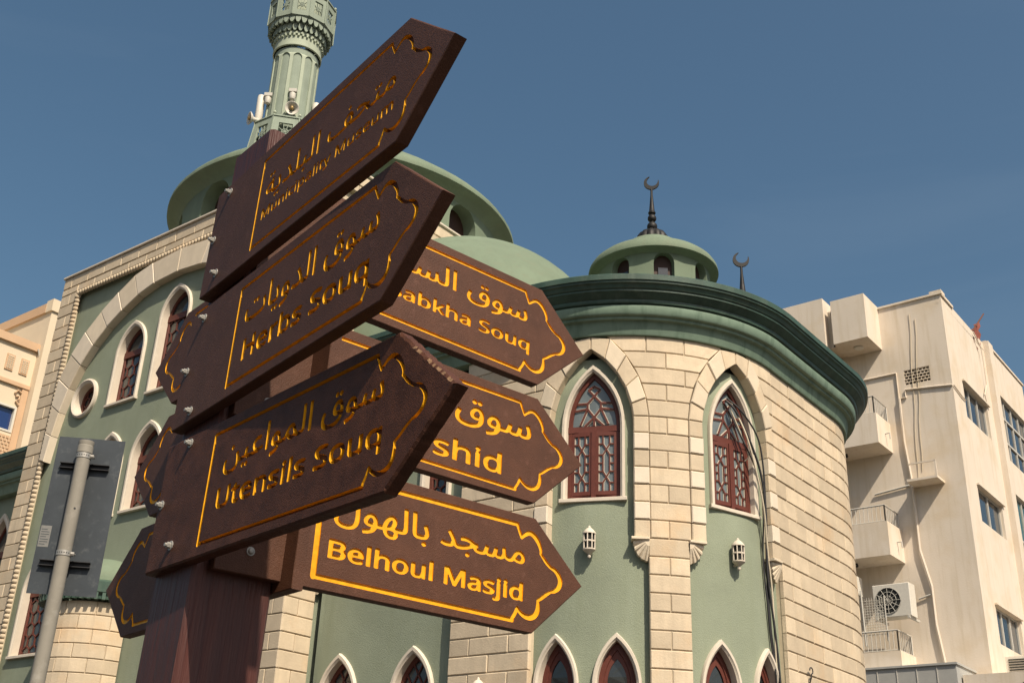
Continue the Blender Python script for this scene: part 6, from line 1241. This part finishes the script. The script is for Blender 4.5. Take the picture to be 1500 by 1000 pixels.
        [7018, -1126, -4789, 39, -147, 0, -26, -9, -24, 3, -25, 20, -9, 32, 0, 2059, 28, 39, 30, 9, 5027, 20, 26, -7, 17, -18, 34, -105, 74, -127, 122, 99, 48, 24, 34, 9, 43, 5, 33, -3, 52, -15, 55, -28, 57, -39, 49, -49, 41, -53, 39, -70, 27, -73, 10, -68, -7, -47, 5, -10, 156, -135, 96, -68, 44, -26, 96, -20, 50, -20, 60, -38, 61, -58, 41, -60, 19, -50, 9, -49, -7, -65, -15, -45, -26, -45, -30, -36, -42, -35, -45, -29, -51, -26, -29, -9, -78, -12, -119, -80, -133, -103, -93, -55, -4, -6, 17, -105, 0, -67, -11, -61, -15, -40, -28, -49, -29, -33, -34, -28, -58, -35, -58, -21, -63, -11, -74, 3, -68, 14, -50, 19, -85, 49, -62, 48, -30, -65, -66, -98, -4, -52, -7, -18, -21, -15],
        [6863, -1044, 139, 0, 6, 3, 20, 45, 68, 102, 45, 105, 12, 14, 11, 5, 25, -5, 44, -47, 46, -34, 57, -27, 63, -20, 64, -8, 65, 5, 53, 16, 47, 25, 50, 44, 23, 35, 15, 35, 15, 102, 0, 108, 10, 28, 98, 58, 113, 92, 62, 42, 110, 58, 82, 28, 45, 27, 71, 60, 19, 27, 15, 33, 12, 57, -7, 44, -22, 50, -44, 58, -64, 56, -145, 57, -104, 61, -58, 49, -146, 150, -5, 18, 6, 37, -14, 52, -28, 53, -45, 65, -40, 47, -43, 38, -45, 32, -46, 24, -29, 8, -30, 1, -55, -13, -70, -43, -90, -69, -15, -6, -13, 1, -15, 9, -11, 14, -123, 234, -9, 7, -4950, -19, -7, -6, 0, -1977, 7, -7],
        [3849, -848, -60, 7, -51, 16, -39, 25, -27, 37, -11, 44, 0, 223, 6, 15, 19, 10, 92, 0, 18, -9, 6, -16, 0, -207, 5, -20, 12, -15, 20, -9, 40, -7, 47, 0, 68, 14, 19, 12, 15, 22, 8, 35, 0, 175, 6, 15, 19, 10, 90, 0, 15, -6, 10, -19, 0, -322, -6, -14, -19, -10, -73, 0, -14, 4, -20, 20, -40, -16, -38, -9, -58, -6],
        [4842, -848, -86, 9, -57, 16, -10, 19, 1, 51, 9, 16, 20, 6, 100, -20, 95, -5, 62, 10, 12, 6, 1, 7, -40, 19, -173, 45, -52, 26, -21, 21, -13, 28, 0, 35, 14, 30, 20, 20, 37, 20, 38, 12, 59, 9, 131, 0, 69, -9, 48, -12, 12, -15, -1, -18, -30, -44, -16, -12, -132, 19, -75, -3, -28, -7, -3, -5, 28, -13, 168, -42, 37, -14, 32, -19, 18, -19, 14, -30, 0, -38, -14, -30, -15, -18, -25, -17, -67, -24, -65, -9],
        [6299, -848, -60, 8, -57, 20, -43, 27, -29, 32, -22, 47, -7, 50, 4, 50, 19, 50, 21, 28, 29, 24, 50, 26, 40, 12, 55, 8, 70, 0, 53, -7, 50, -16, 6, 7, 0, 119, 6, 16, 18, 9, 90, 0, 12, -3, 10, -10, 3, -12, 0, -455, -3, -11, -18, -13, -75, 0, -15, 5, -18, 21, -47, -20, -40, -8, -47, -5],
        [2769, -841, -12, 9, -6, 14, 0, 429, 3, 11, 10, 10, 12, 4, 136, 0, 16, -6, 211, -322, 217, 322, 15, 6, 135, 0, 12, -4, 9, -10, 4, -11, 0, -429, -4, -11, -9, -10, -12, -3, -92, 0, -12, 3, -11, 13, -3, 282, -6, 1, -185, -286, -23, -13, -77, 0, -18, 8, -188, 290, -5, -5, -2, -277, -8, -10, -12, -6],
        [4319, -841, -12, 9, -6, 14, 0, 322, 7, 16, 18, 9, 76, 0, 16, -9, 9, -23, 7, -3, 47, 24, 48, 13, 94, 3, 26, -3, 12, -7, 8, -12, 1, -18, -11, -45, -11, -13, -12, -3, -75, 3, -40, -7, -40, -17, -30, -26, -10, -32, 0, -172, -7, -15, -18, -9],
        [5232, -841, -12, 9, -6, 14, 0, 455, 4, 12, 10, 10, 11, 3, 90, 0, 19, -9, 6, -16, 0, -123, 5, -5, 52, 16, 47, 7, 113, -1, 45, -9, 32, -10, 38, -23, 21, -23, 15, -32, 5, -27, 0, -225, -3, -11, -10, -10, -12, -3, -88, 0, -19, 10, -6, 14, 0, 199, -5, 28, -10, 12, -18, 10, -67, 10, -82, -12, -23, -11, -18, -20, -12, -54, 0, -162, -6, -15, -19, -9],
        [5866, -841, -12, 9, -6, 14, 0, 322, 10, 19, 26, 7, 2, 6, -25, 12, -11, 11, -8, 18, 0, 27, 12, 23, 22, 15, 30, 7, 35, -1, 40, -19, 15, -30, -1, -22, -9, -18, -35, -23, 2, -6, 25, -7, 9, -19, 0, -325, -9, -15, -12, -6],
        [6327, -754, 45, 0, 52, 8, 24, 10, 19, 20, 12, 47, -2, 35, -11, 32, -20, 22, -40, 15, -68, 6, -62, -13, -17, -10, -19, -20, -11, -26, -4, -28, 11, -52, 32, -31],
        [3852, -13, -13, 10, -30, 59, -2, 12, 5, 11, 116, 38, 70, 34, 55, 45, 19, 25, 12, 26, 7, 35, -8, 42, -16, 32, -53, 80, 1, 13, 13, 11, 78, 29, 16, -2, 52, -73, 59, -112, 23, -17, 43, -9, 42, 2, 28, 12, 37, 36, 55, 80, 33, 39, 52, 37, 63, 21, 74, 0, 56, -19, 39, -25, 22, -22, 38, -59, 8, -29, 1, -40, -11, -45, -30, -42, -44, -28, -53, -15, -60, -3, -88, 13, -95, 32, -58, -34, -34, -10, -35, -4, -88, 2, -55, 18, -59, -75, -75, -55, -60, -31, -56, -23, -74, -21],
        [6134, -11, -14, 12, -18, 58, -2, 15, 8, 12, 11, 6, 80, 10, 79, 17, 50, 20, 38, 27, -5, 7, -97, 4, -62, 17, -50, 31, -23, 39, -3, 18, 3, 46, 12, 36, 16, 30, 44, 48, 30, 20, 33, 15, 45, 10, 52, 0, 47, -10, 44, -22, 35, -33, 26, -41, 17, -52, 4, -47, 7, -6, 103, 0, 34, 4, 18, 8, 27, 38, 37, 100, 9, 9, 10, 2, 83, -16, 15, -12, 1, -13, -23, -90, 1, -10, 10, -10, 48, -10, 78, 5, 19, 11, 13, 17, 15, 39, 21, 83, 16, 12, 83, -10, 19, -12, 2, -18, -19, -99, 10, -18, 52, -10, 71, 4, 19, 6, 15, 13, 8, 30, -16, 64, -48, 101, 5, 17, 12, 8, 74, 20, 26, 1, 12, -13, 33, -76, 23, -90, 2, -25, -7, -45, -11, -30, -23, -32, -27, -22, -35, -18, -63, -15, -85, -1, -60, 10, -55, 26, -37, -20, -34, -10, -50, -6, -74, 0, -66, 13, -48, 27, -42, -23, -48, -13, -42, -4, -131, -1, -55, -72, -40, -31, -42, -24, -66, -26, -56, -14, -74, -13],
        [5506, 24, -94, 13, -81, 26, -62, 38, -40, 48, -18, 55, 1, 67, 21, 65, 43, 68, 12, 7, 13, 0, 75, -26, 14, -12, 0, -15, -38, -69, -10, -40, 10, -45, 35, -36, 55, -24, 76, -13, 103, -4, 78, 8, 70, 16, 64, 26, 35, 25, 22, 29, -6, 6, -85, -3, -58, 8, -53, 19, -31, 23, -21, 34, -7, 46, 15, 60, 27, 47, 21, 25, 40, 30, 32, 15, 40, 10, 60, 1, 37, -7, 35, -14, 32, -23, 25, -27, 25, -44, 15, -48, 6, -50, -6, -70, -11, -42, -18, -40, -29, -40, -36, -33, -41, -26, -52, -24, -55, -18, -59, -12, -83, -10],
        [2562, 172, -78, 10, -56, 16, -39, 18, -7, 11, 0, 10, 43, 57, 16, 11, 95, -25, 95, -4, 67, 10, 16, 6, 17, 14, 7, 15, -1, 15, -20, 42, -43, 59, -82, 100, 1, 12, 9, 10, 79, 36, 13, -2, 12, -8, 50, -58, 64, -86, 70, -129, 21, -20, 25, -12, 63, -4, 33, 4, 20, 9, 28, 40, 35, 97, 9, 9, 10, 2, 84, -16, 14, -12, 1, -13, -22, -85, 1, -15, 9, -10, 50, -10, 78, 5, 15, 8, 14, 17, 14, 35, 23, 88, 16, 14, 90, -11, 14, -11, 2, -12, -20, -103, 1, -10, 8, -10, 52, -10, 40, 0, 41, 6, 26, 19, 6, 23, -2, 18, -13, 47, -46, 98, -1, 17, 15, 15, 90, 23, 17, -8, 19, -35, 24, -63, 17, -63, 3, -42, -4, -30, -12, -35, -19, -30, -23, -22, -35, -21, -63, -17, -122, 0, -50, 13, -38, 20, -32, -18, -38, -12, -50, -6, -75, 0, -60, 11, -54, 29, -33, -19, -40, -14, -59, -7, -71, 0, -70, 16, -57, 32, -50, -27, -45, -14, -80, -9],
        [6343, 276, 62, 1, 4, 7, -7, 37, -13, 28, -25, 25, -23, 9, -35, -2, -22, -12, -18, -20, -10, -21, -2, -26, 8, -11, 16, -6],
        [4657, 279, 32, 3, 22, 7, 13, 12, 5, 17, -4, 21, -14, 24, -25, 23, -25, 13, -38, 1, -27, -12, -33, -32, -31, -44, 4, -8, 35, -11],
        [5820, 336, 84, 5, 8, 7, -5, 33, -11, 27, -20, 24, -23, 14, -27, 3, -28, -8, -24, -20, -15, -28, -2, -25, 8, -15, 17, -10],
        [3354, 534, -23, 9, -20, 16, -11, 23, 1, 22, 10, 18, 20, 17, 50, 13, -5, 29, 6, 23, 14, 17, 30, 16, 25, 4, 20, -3, 35, -17, 13, -15, 6, -17, -4, -38, 48, -10, 22, -19, 10, -18, 0, -26, -15, -25, -30, -17, -37, -3, -28, 7, -26, 19, -11, 27, 7, 30, -5, 6, -10, 0, -5, -6, 6, -14, 0, -23, -16, -26, -20, -13, -20, -7],
        [5724, 602, -28, 11, -21, 18, -9, 25, 4, 23, 16, 21, 30, 16, 30, 3, 30, -7, 22, -14, 12, -17, 4, -15, -3, -25, -12, -18, -21, -14, -30, -8],
        [5879, 602, -28, 11, -19, 16, -11, 30, 7, 25, 20, 21, 28, 12, 35, 1, 27, -9, 17, -13, 13, -20, 3, -18, -7, -22, -13, -16, -22, -13, -26, -6],
    ],
    'F': [
        [6892, -1136, -4793, 39, -18, -2, -27, -10, -30, 2, -18, 10, -16, 18, -11, 37, 0, 2060, 15, 13, 5, 16, 14, 17, 16, 9, 22, 3, 5032, 20, 33, -9, 20, -21, 31, -104, 69, -118, 10, 4, 105, 90, 50, 26, 80, 15, 42, -4, 49, -15, 56, -28, 53, -36, 52, -50, 41, -52, 31, -53, 34, -83, 12, -69, 1, -33, -6, -34, 6, -10, 149, -126, 128, -89, 15, -7, 90, -17, 58, -22, 70, -46, 57, -54, 44, -68, 22, -67, 4, -50, -14, -65, -23, -52, -23, -35, -31, -34, -42, -33, -95, -51, -32, -9, -77, -11, -121, -85, -132, -100, -83, -49, -3, -6, 13, -64, 6, -58, -1, -60, -9, -50, -19, -48, -27, -45, -40, -45, -35, -27, -65, -35, -65, -20, -45, -6, -87, 4, -61, 14, -54, 21, -66, 38, -69, 51, -32, -62, -60, -88, -5, -58, -16, -24, -17, -8, -21, -3],
        [6988, -1034, 14, 6, 15, 34, 69, 102, 51, 113, 22, 17, 17, 1, 17, -5, 46, -49, 47, -33, 55, -25, 62, -18, 50, -7, 71, 5, 55, 18, 50, 28, 46, 46, 29, 57, 17, 113, 2, 100, 11, 23, 104, 63, 146, 117, 112, 60, 105, 42, 43, 26, 72, 64, 16, 25, 14, 37, 7, 51, -11, 44, -24, 48, -41, 53, -56, 49, -119, 45, -48, 25, -70, 41, -63, 52, -149, 155, -6, 18, 4, 47, -12, 37, -28, 53, -46, 65, -80, 82, -58, 40, -32, 16, -26, 8, -34, 1, -46, -11, -69, -40, -88, -67, -18, -8, -20, 1, -19, 10, -13, 18, -119, 225, -11, 9, -4705, -19, -230, -1, -7, -7, 0, -1954, 7, -6],
        [6526, -758, -34, 4, -18, 9, -8, 14, 0, 40, 6, 12, 12, 8, 60, -2, 17, 4, 6, 7, 2, 303, 15, 27, -17, 23, -3, 30, 10, 21, 15, 12, 20, 7, 33, 1, 33, -16, 14, -29, -2, -25, -18, -24, 15, -27, -2, -322, -19, -38, -35, -26, -49, -12],
        [2936, -646, -54, 9, -36, 14, -34, 20, -21, 20, -21, 34, -9, 31, -2, 44, 10, 40, 18, 33, 17, 20, 27, 20, 43, 20, 50, 10, 47, 2, 51, -6, 34, -10, 45, -26, 31, -38, 15, -49, 0, -40, -6, -15, -18, -9, -231, 0, -5, -7, 25, -21, 50, -11, 59, 2, 73, 14, 17, -1, 12, -8, 6, -12, -2, -48, -16, -16, -45, -11, -54, -6],
        [3992, -646, -53, 10, -40, 19, -33, 24, -25, 32, -16, 40, -2, 47, 6, 35, 18, 35, 25, 28, 44, 26, 40, 13, 38, 6, 50, 2, 54, -6, 39, -12, 41, -22, 37, -37, 22, -50, 0, -65, -9, -27, -15, -26, -34, -34, -52, -26, -71, -13],
        [4416, -646, -42, 7, -35, 15, -24, 18, -19, 30, -8, 30, 0, 187, 6, 15, 18, 10, 66, 0, 18, -10, 6, -15, 4, -180, 18, -17, 52, -7, 52, 11, 22, 21, 8, 35, 0, 137, 6, 15, 19, 10, 65, 0, 15, -6, 9, -19, 0, -259, -6, -14, -15, -10, -57, 0, -28, 16, -58, -18],
        [5886, -646, -52, 13, -30, 17, -17, 18, -13, 25, -3, 24, 3, 27, 11, 21, 24, 24, 47, 23, 75, 13, 88, 3, 6, 7, -17, 12, -42, 5, -45, -6, -52, -13, -16, 0, -14, 10, -21, 34, -2, 11, 6, 15, 31, 17, 88, 15, 103, -4, 30, -9, 34, -18, 25, -34, 9, -37, 0, -185, -6, -14, -15, -10, -52, 0, -11, 3, -19, 16, -61, -21],
        [6291, -646, -57, 8, -26, 7, -10, 8, -7, 15, 0, 40, 10, 19, 17, 6, 66, -15, 54, -5, 46, 3, 17, 5, 1, 6, -31, 13, -97, 27, -36, 15, -24, 15, -15, 18, -9, 23, 0, 29, 12, 26, 20, 21, 32, 16, 68, 15, 86, 0, 54, -8, 39, -12, 11, -13, 1, -17, -23, -37, -14, -11, -18, -1, -94, 16, -38, -3, -8, -2, -1, -5, 137, -42, 47, -27, 16, -23, 5, -22, -2, -30, -14, -28, -30, -25, -50, -19, -55, -7],
        [7079, -646, -38, 7, -40, 17, -33, 24, -24, 32, -14, 38, -2, 57, 5, 32, 13, 30, 21, 28, 19, 16, 58, 27, 39, 7, 46, 2, 42, -5, 37, -9, 5, 5, 0, 87, 6, 16, 19, 9, 76, -3, 10, -10, 3, -12, 0, -367, -3, -11, -10, -10, -11, -3, -55, 0, -27, 16, -57, -18],
        [2329, -641, -12, 9, -6, 14, 0, 344, 9, 18, 16, 7, 235, -4, 73, -16, 45, -29, 19, -33, 3, -40, -12, -33, -23, -29, 39, -36, 11, -23, 3, -20, -6, -44, -27, -39, -50, -29, -60, -15],
        [3216, -641, -12, 9, -6, 14, 0, 370, 9, 15, 12, 7, 72, 0, 15, -9, 6, -16, 0, -370, -7, -13, -14, -8],
        [3408, -641, -13, 9, -6, 14, 0, 367, 10, 19, 15, 6, 65, 0, 19, -9, 6, -16, 0, -88, 5, -6, 65, 14, 87, -3, 41, -11, 29, -16, 18, -17, 16, -26, 7, -34, 0, -180, -10, -18, -14, -6, -66, 0, -18, 10, -6, 14, -3, 179, -9, 12, -12, 6, -55, 5, -50, -12, -20, -23, -5, -25, 0, -142, -6, -14, -19, -10],
        [4766, -641, -12, 9, -6, 14, 0, 370, 9, 15, 12, 7, 72, 0, 15, -9, 6, -16, 0, -370, -8, -14, -13, -7],
        [5158, -641, -13, 9, -6, 14, 0, 344, 4, 11, 9, 10, 12, 4, 98, 0, 19, -9, 145, -244, 8, 6, 144, 241, 14, 6, 99, 0, 11, -4, 10, -10, 4, -11, 0, -344, -4, -11, -10, -10, -76, -3, -12, 3, -10, 10, -3, 11, 0, 189, -7, 5, -120, -205, -22, -13, -56, 0, -19, 9, -119, 207, -6, -1, -3, -199, -8, -10, -12, -6],
        [6778, -641, -13, 9, -6, 14, 0, 259, 15, 27, -18, 28, -1, 26, 8, 19, 21, 15, 24, 6, 26, -1, 32, -15, 13, -27, -2, -28, -18, -23, 15, -27, 0, -262, -6, -12, -16, -9],
        [4023, -563, 36, 3, 27, 8, 27, 26, 8, 30, -4, 35, -9, 19, -20, 15, -47, 11, -42, -2, -31, -11, -20, -22, -6, -20, -1, -27, 10, -33, 25, -21],
        [5923, -563, 40, 2, 38, 10, 17, 11, 8, 16, -7, 7, -48, -2, -67, -12, -12, -10, 0, -10],
        [7120, -563, 61, 9, 15, 8, 11, 15, 7, 33, -2, 30, -10, 27, -19, 17, -40, 8, -39, -1, -32, -11, -19, -23, -8, -41, 9, -39, 25, -23],
        [2432, -556, 96, 0, 41, 6, 29, 13, 9, 23, -11, 16, -32, 11, -58, 6, -74, 0, -6, -7, 0, -61],
        [2903, -438, 106, 0, 6, 7, -21, 12, -36, 5, -47, -9, -12, -8],
        [2432, -396, 70, 0, 57, 6, 24, 9, 8, 20, -10, 12, -30, 9, -119, 4, -6, -6, 0, -47],
        [2608, -1, -76, 11, -63, 22, -53, 32, -30, 34, -20, 39, -7, 50, 9, 52, 22, 59, 14, 24, 12, 8, 72, -19, 11, -8, 4, -17, -25, -69, -4, -26, 3, -19, 8, -20, 16, -17, 41, -25, 66, -14, 68, -2, 73, 12, 50, 25, 26, 28, 16, 33, 13, 87, -17, 425, 5, 10, 10, 6, 87, -2, 11, -12, 2, -27, 15, -360, -6, -105, -19, -65, -17, -32, -27, -34, -40, -34, -34, -19, -88, -26, -62, -6],
        [3062, 0, -14, 13, -15, 51, -1, 15, 7, 12, 142, 28, 40, 17, 29, 20, -4, 6, -75, 5, -55, 16, -40, 27, -13, 19, -8, 22, -2, 28, 4, 29, 25, 58, 42, 45, 30, 19, 34, 12, 36, 5, 47, -4, 35, -11, 33, -21, 27, -30, 17, -30, 13, -42, 5, -43, 6, -7, 107, 0, 8, 7, 9, 45, 28, 68, 27, 40, 25, 28, 48, 35, 32, 14, 38, 8, 42, -2, 33, -13, 25, -17, 23, -30, 12, -28, 5, -38, -3, -30, -12, -40, -19, -32, 2, -7, 72, -8, 73, 0, 42, 9, 9, 14, 1, 60, -17, 362, 7, 12, 14, 5, 74, -1, 16, -11, 21, -413, -5, -37, -12, -28, -15, -22, -19, -16, -37, -17, -39, -9, -111, -5, -5, -6, 5, -22, -1, -27, -21, -44, -38, -32, -53, -19, -99, 0, -78, 26, -35, 23, -23, 23, -20, 30, -18, 45, -7, 6, -129, -3, -48, -64, -28, -24, -45, -27, -102, -34],
        [4549, 29, -25, 11, -14, 14, -9, 25, 4, 20, 14, 20, 23, 13, 30, 4, 24, -6, 20, -13, 11, -14, 5, -22, -4, -18, -12, -17, -22, -14, -18, -4],
        [5706, 32, -20, 7, -21, 19, -8, 20, 3, 25, 14, 19, 24, 14, 33, 3, 21, -6, 19, -12, 12, -17, 4, -16, -4, -22, -12, -17, -19, -12, -23, -6],
        [3750, 104, 32, 5, 21, 13, 3, 22, -15, 21, -27, 12, -40, 7, -40, 2, -42, -7, 7, -25, 25, -27, 32, -16],
        [5151, 162, -65, 7, -58, 15, -34, 16, -7, 9, -2, 12, 37, 53, 16, 11, 60, -18, 48, -8, 90, 4, 22, 7, 18, 12, 7, 24, -16, 38, -107, 145, 2, 10, 9, 10, 70, 33, 21, -11, 69, -89, 41, -63, 49, -95, 25, -20, 26, -5, 74, 2, 82, 11, 86, 21, 79, 29, -1, 8, -26, 11, -64, 15, -68, 6, -83, -8, -13, 4, -10, 11, -12, 42, 0, 25, 23, 12, 67, 9, 56, 0, 66, -9, 60, -17, 130, -53, 78, -11, 12, -14, 6, -51, -6, -15, -22, -7, -2, -6, 25, -9, 43, -6, 64, 0, 23, 3, 15, 8, 22, 36, 29, 85, 14, 11, 75, -15, 14, -11, 2, -13, -19, -75, 0, -12, 7, -8, 34, -9, 69, 3, 16, 10, 11, 19, 29, 103, 15, 13, 76, -10, 14, -11, 1, -15, -16, -83, 1, -12, 6, -9, 35, -8, 67, 4, 22, 12, 9, 19, -9, 143, 14, 11, 54, 4, 22, -1, 12, -10, 15, -103, 9, -30, 20, -31, 27, -14, 58, -4, 32, 10, 23, 22, 58, 87, 37, 41, 50, 31, 59, 12, 40, -2, 26, -8, 52, -30, 25, -24, 20, -30, 13, -32, 5, -32, -3, -32, -8, -28, -25, -37, -37, -25, -67, -16, -96, 9, -87, 29, -37, -23, -30, -12, -43, -6, -50, 0, -67, 16, -48, 29, -47, -29, -73, -16, -82, 4, -33, 10, -28, 16, -59, -25, -48, -5, -55, 0, -57, 11, -40, 23, -38, -20, -29, -8, -50, -6, -70, 0, -63, 7, -46, 15, -37, 25, -33, 41, -155, -58, -126, -25, -61, -5, -87, 2, -48, 15, -40, 24, -40, -22, -44, -13, -44, -6],
        [4416, 164, -50, 6, -50, 18, -30, 24, -21, 44, -7, 43, -19, 380, 1, 27, 14, 14, 84, 0, 15, -14, 19, -380, 7, -42, 9, -12, 36, -11, 90, -2, 45, 7, 18, 11, 6, 21, -6, 38, -47, 115, 2, 11, 9, 10, 75, 21, 17, -2, 19, -29, 28, -79, 12, -65, -2, -36, -14, -41, -28, -35, -39, -22, -53, -15, -55, -6],
        [3230, 259, 54, 0, 6, 7, -6, 32, -17, 31, -19, 16, -25, 6, -22, -6, -21, -19, -11, -22, -3, -18, 3, -10, 10, -8],
        [7173, 262, 26, 0, 29, 7, 12, 12, 3, 18, -7, 22, -23, 27, -20, 14, -24, 4, -20, -4, -20, -14, -44, -59, 4, -7, 17, -6],
        [3641, 269, 55, 14, 30, 18, 15, 17, 8, 18, 5, 32, -5, 25, -8, 12, -10, 2, -19, -9, -42, -44, -26, -52, -7, -28],
    ],
    'G': [
        [7018, -1121, -4789, 39, -150, 0, -23, -7, -24, 2, -20, 18, -8, 27, 0, 2060, 24, 34, 28, 9, 5027, 20, 25, -7, 13, -15, 32, -98, 80, -138, 6, 1, 119, 99, 55, 26, 50, 10, 33, 0, 40, -7, 46, -18, 62, -36, 58, -48, 42, -48, 33, -48, 34, -68, 19, -54, 9, -54, 0, -29, -6, -28, 5, -11, 148, -131, 85, -61, 61, -39, 96, -20, 61, -25, 57, -39, 57, -56, 33, -48, 24, -62, 7, -42, -6, -63, -19, -53, -24, -40, -32, -38, -38, -31, -59, -36, -45, -20, -95, -18, -127, -85, -143, -110, -78, -43, -3, -8, 16, -111, 0, -47, -7, -57, -14, -45, -25, -46, -28, -37, -38, -33, -61, -37, -67, -24, -68, -9, -63, 5, -79, 18, -66, 30, -59, 37, -56, 46, -31, -68, -67, -100, -6, -20, 0, -33, -6, -17, -19, -13],
        [6863, -1049, 148, 3, 22, 50, 66, 98, 46, 109, 11, 11, 12, 5, 23, -8, 48, -52, 37, -26, 58, -29, 64, -20, 53, -8, 82, 4, 53, 18, 48, 26, 32, 25, 18, 21, 20, 30, 17, 36, 13, 82, 2, 138, 6, 19, 102, 60, 105, 86, 65, 45, 115, 61, 80, 27, 43, 25, 73, 61, 21, 28, 16, 36, 12, 59, -8, 47, -22, 48, -46, 60, -36, 35, -33, 23, -127, 46, -110, 64, -60, 48, -151, 154, -4, 16, 6, 40, -9, 37, -27, 59, -50, 75, -35, 41, -44, 42, -44, 31, -48, 26, -57, 13, -66, -15, -67, -41, -88, -68, -17, -9, -15, 1, -12, 7, -11, 15, -123, 235, -9, 7, -4960, -19, -7, -7, 0, -1986, 7, -7],
    ],
}
GLY = {}
for _n, _L in CARVED.items():
    GLY[_n] = [np.cumsum(np.array(q).reshape(-1, 2), 0) / 10000.0 for q in _L]
LAB = {'A': 'top left-hand arrow board reading Municipality Museum, seen at a steep angle', 'B': 'middle arrow board reading Herbs Souq', 'C': 'lowest near arrow board reading Utensils Souq, weathered with a chewed tip',
       'D': 'upper right-pointing arrow board reading Sabkha Souq', 'E': 'middle right-pointing arrow board ending in rshid', 'F': 'lowest right-pointing arrow board reading Belhoul Masjid',
       'G': 'upper far board pointing away left, only its scalloped border showing', 'H': 'middle far board pointing away left', 'I': 'lowest far board pointing away left, in shade'}
def board(n):
    s0, z0, pi_, ya = BD[n]; h = BH / 2; dep = .0085 if n in 'ABC' else .0031
    if n in 'ABC': Ld, N, O = Vector((0, -1, 0)), Vector((-1, 0, 0)), Vector((0, 0, 0))
    elif n in 'DEF': Ld, N, O = Vector((1, 0, 0)), Vector((0, -1, 0)), Vector((0, 0, 0))
    else: Ld, N, O = Vector((0, 1, 0)), Vector((-1, 0, 0)), Vector((PW + TH, 0, 0))
    O = O + N * TH
    cy, sy = math.cos(ya), math.sin(ya); L2_ = Ld * cy + N * sy; N2 = N * cy - Ld * sy; Z = Vector((0, 0, 1)); cp, sp = math.cos(pi_), math.sin(pi_)
    L3 = L2_ * cp + Z * sp; Z3 = Z * cp - L2_ * sp
    def f(a, b, o=0.0):
        q = O + Ld * s0 + L3 * a + Z3 * b + Z * z0 + N2 * o; return pw(q.x, q.y, q.z)
    out = [(0, -h), (LS, -h), (LT, 0), (LS, h), (0, h)]
    # densify, wobble by fractions of a millimetre; the old board is chewed near its tip
    rnd = random.Random(ord(n)); Q = []; cen = (LS * .5, 0)
    for i in range(5):
        p, q = out[i], out[(i + 1) % 5]; L = math.hypot(q[0] - p[0], q[1] - p[1]); k = max(2, int(L / (.006 if n == 'C' else .03)))
        for j in range(k):
            t = j / k; x, y = p[0] + (q[0] - p[0]) * t, p[1] + (q[1] - p[1]) * t
            amp = .0004
            if n == 'C' and x > LS - .02: amp = .0034 if (y > .0) else .0014
            if n == 'C' and i == 0: amp = .0012
            dx, dy = cen[0] - x, cen[1] - y; D = math.hypot(dx, dy); a = rnd.random() ** 2 * amp
            Q.append((x + dx / D * a, y + dy / D * a))
    if n == 'C':   # round the corners a little
        pass
    m = MB(); e = .0016 if n != 'C' else .0035
    ins = []
    for (x, y) in Q:
        # inset towards the medial line
        xx = min(max(x, e), x); yy = y - math.copysign(e, y) if abs(y) > 1e-6 else y
        if x > LS: xx = x - e * .9
        if x < e: xx = e
        ins.append((xx, yy))
    loops = [ins] + [g.tolist() for g in (GLY[n] if n in 'ABCDEF' else GLY['G'])]
    sheet(m, f, loops, 0, 0)
    mi_w = 1 if n == 'C' else 0
    V = [f(x, y, 0) for x, y in ins] + [f(x, y, -e * .8) for x, y in Q]; k = len(Q)
    m.add(V, [(i, (i + 1) % k, k + (i + 1) % k, k + i) for i in range(k)], 0)
    if n == 'C':
        for i in range(k):
            if Q[i][0] > LS + .045 and Q[i][1] > .002 and math.sin(i * 2.3) + math.sin(i * 1.1) > -.2: m.m[-(k - i)] = 1
    wallof(m, f, Q, -TH, -e * .8); m.add([f(x, y, -TH) for x, y in Q], [tuple(range(k))])
    b = m.build('sign_board', [M_boardW if n == 'C' else M_board, M_bare], post, label=LAB[n])
    # gold-painted engraving: walls gold, floors of A, B, C coloured dark for groove shade
    g = MB(); LL = loops[1:]
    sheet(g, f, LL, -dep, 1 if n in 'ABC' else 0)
    for lp_ in LL: wallof(g, f, lp_, -dep - .0002, -.0004)
    g.build('lettering' if n in 'ABCDEF' else 'carved_border', [M_gold, M_goldShade], b)
    if n in 'ABC': BP = {'A': [(.0647, .117 - .010), (.020, .006), (.069, -.094)], 'B': [(.067, .102), (.0257, -.006), (.082, -.108)], 'C': [(.0965, .112), (.0188, .004), (.0917, -.088)]}[n]
    elif n in 'DEF': BP = [(.068, .095), (.030, .0), (.068, -.0843)]
    else: BP = []
    for (a, z) in BP:
        m = MB(); rb = .006
        c0 = f(a, z, 0); nn = (f(a, z, 1) - c0).normalized(); ux = (f(a + 1, z, 0) - c0).normalized(); uz = (f(a, z + 1, 0) - c0).normalized()
        def ring(r, o, k=12, ph=0): return [c0 + ux * r * math.cos(2 * math.pi * i / k + ph) + uz * r * math.sin(2 * math.pi * i / k + ph) + nn * o for i in range(k)]
        def stack(L, k):
            V = [p for R in L for p in R]; m.add(V, [(i * k + j, i * k + (j + 1) % k, (i + 1) * k + (j + 1) % k, (i + 1) * k + j) for i in range(len(L) - 1) for j in range(k)] + [tuple((len(L) - 1) * k + j for j in range(k))])
        if n in 'ABC':
            stack([ring(.0095, -.001), ring(.0095, .0012), ring(.0085, .0016)], 12)
            stack([ring(rb, .001, 6, .3), ring(rb, .0075, 6, .3), ring(rb * .85, .0085, 6, .3)], 6)
            stack([ring(.0036, .008, 8), ring(.0036, .0125, 8)], 8)
        else:
            stack([ring(.0085, -.001), ring(.0085, .0012)], 12); stack([ring(.0062, .001), ring(.006, .003), ring(.0045, .0048), ring(.002, .0056)], 12)
        m.build('bolt', M_bolt, b)
for n in 'ABCDEFGHI': board(n)
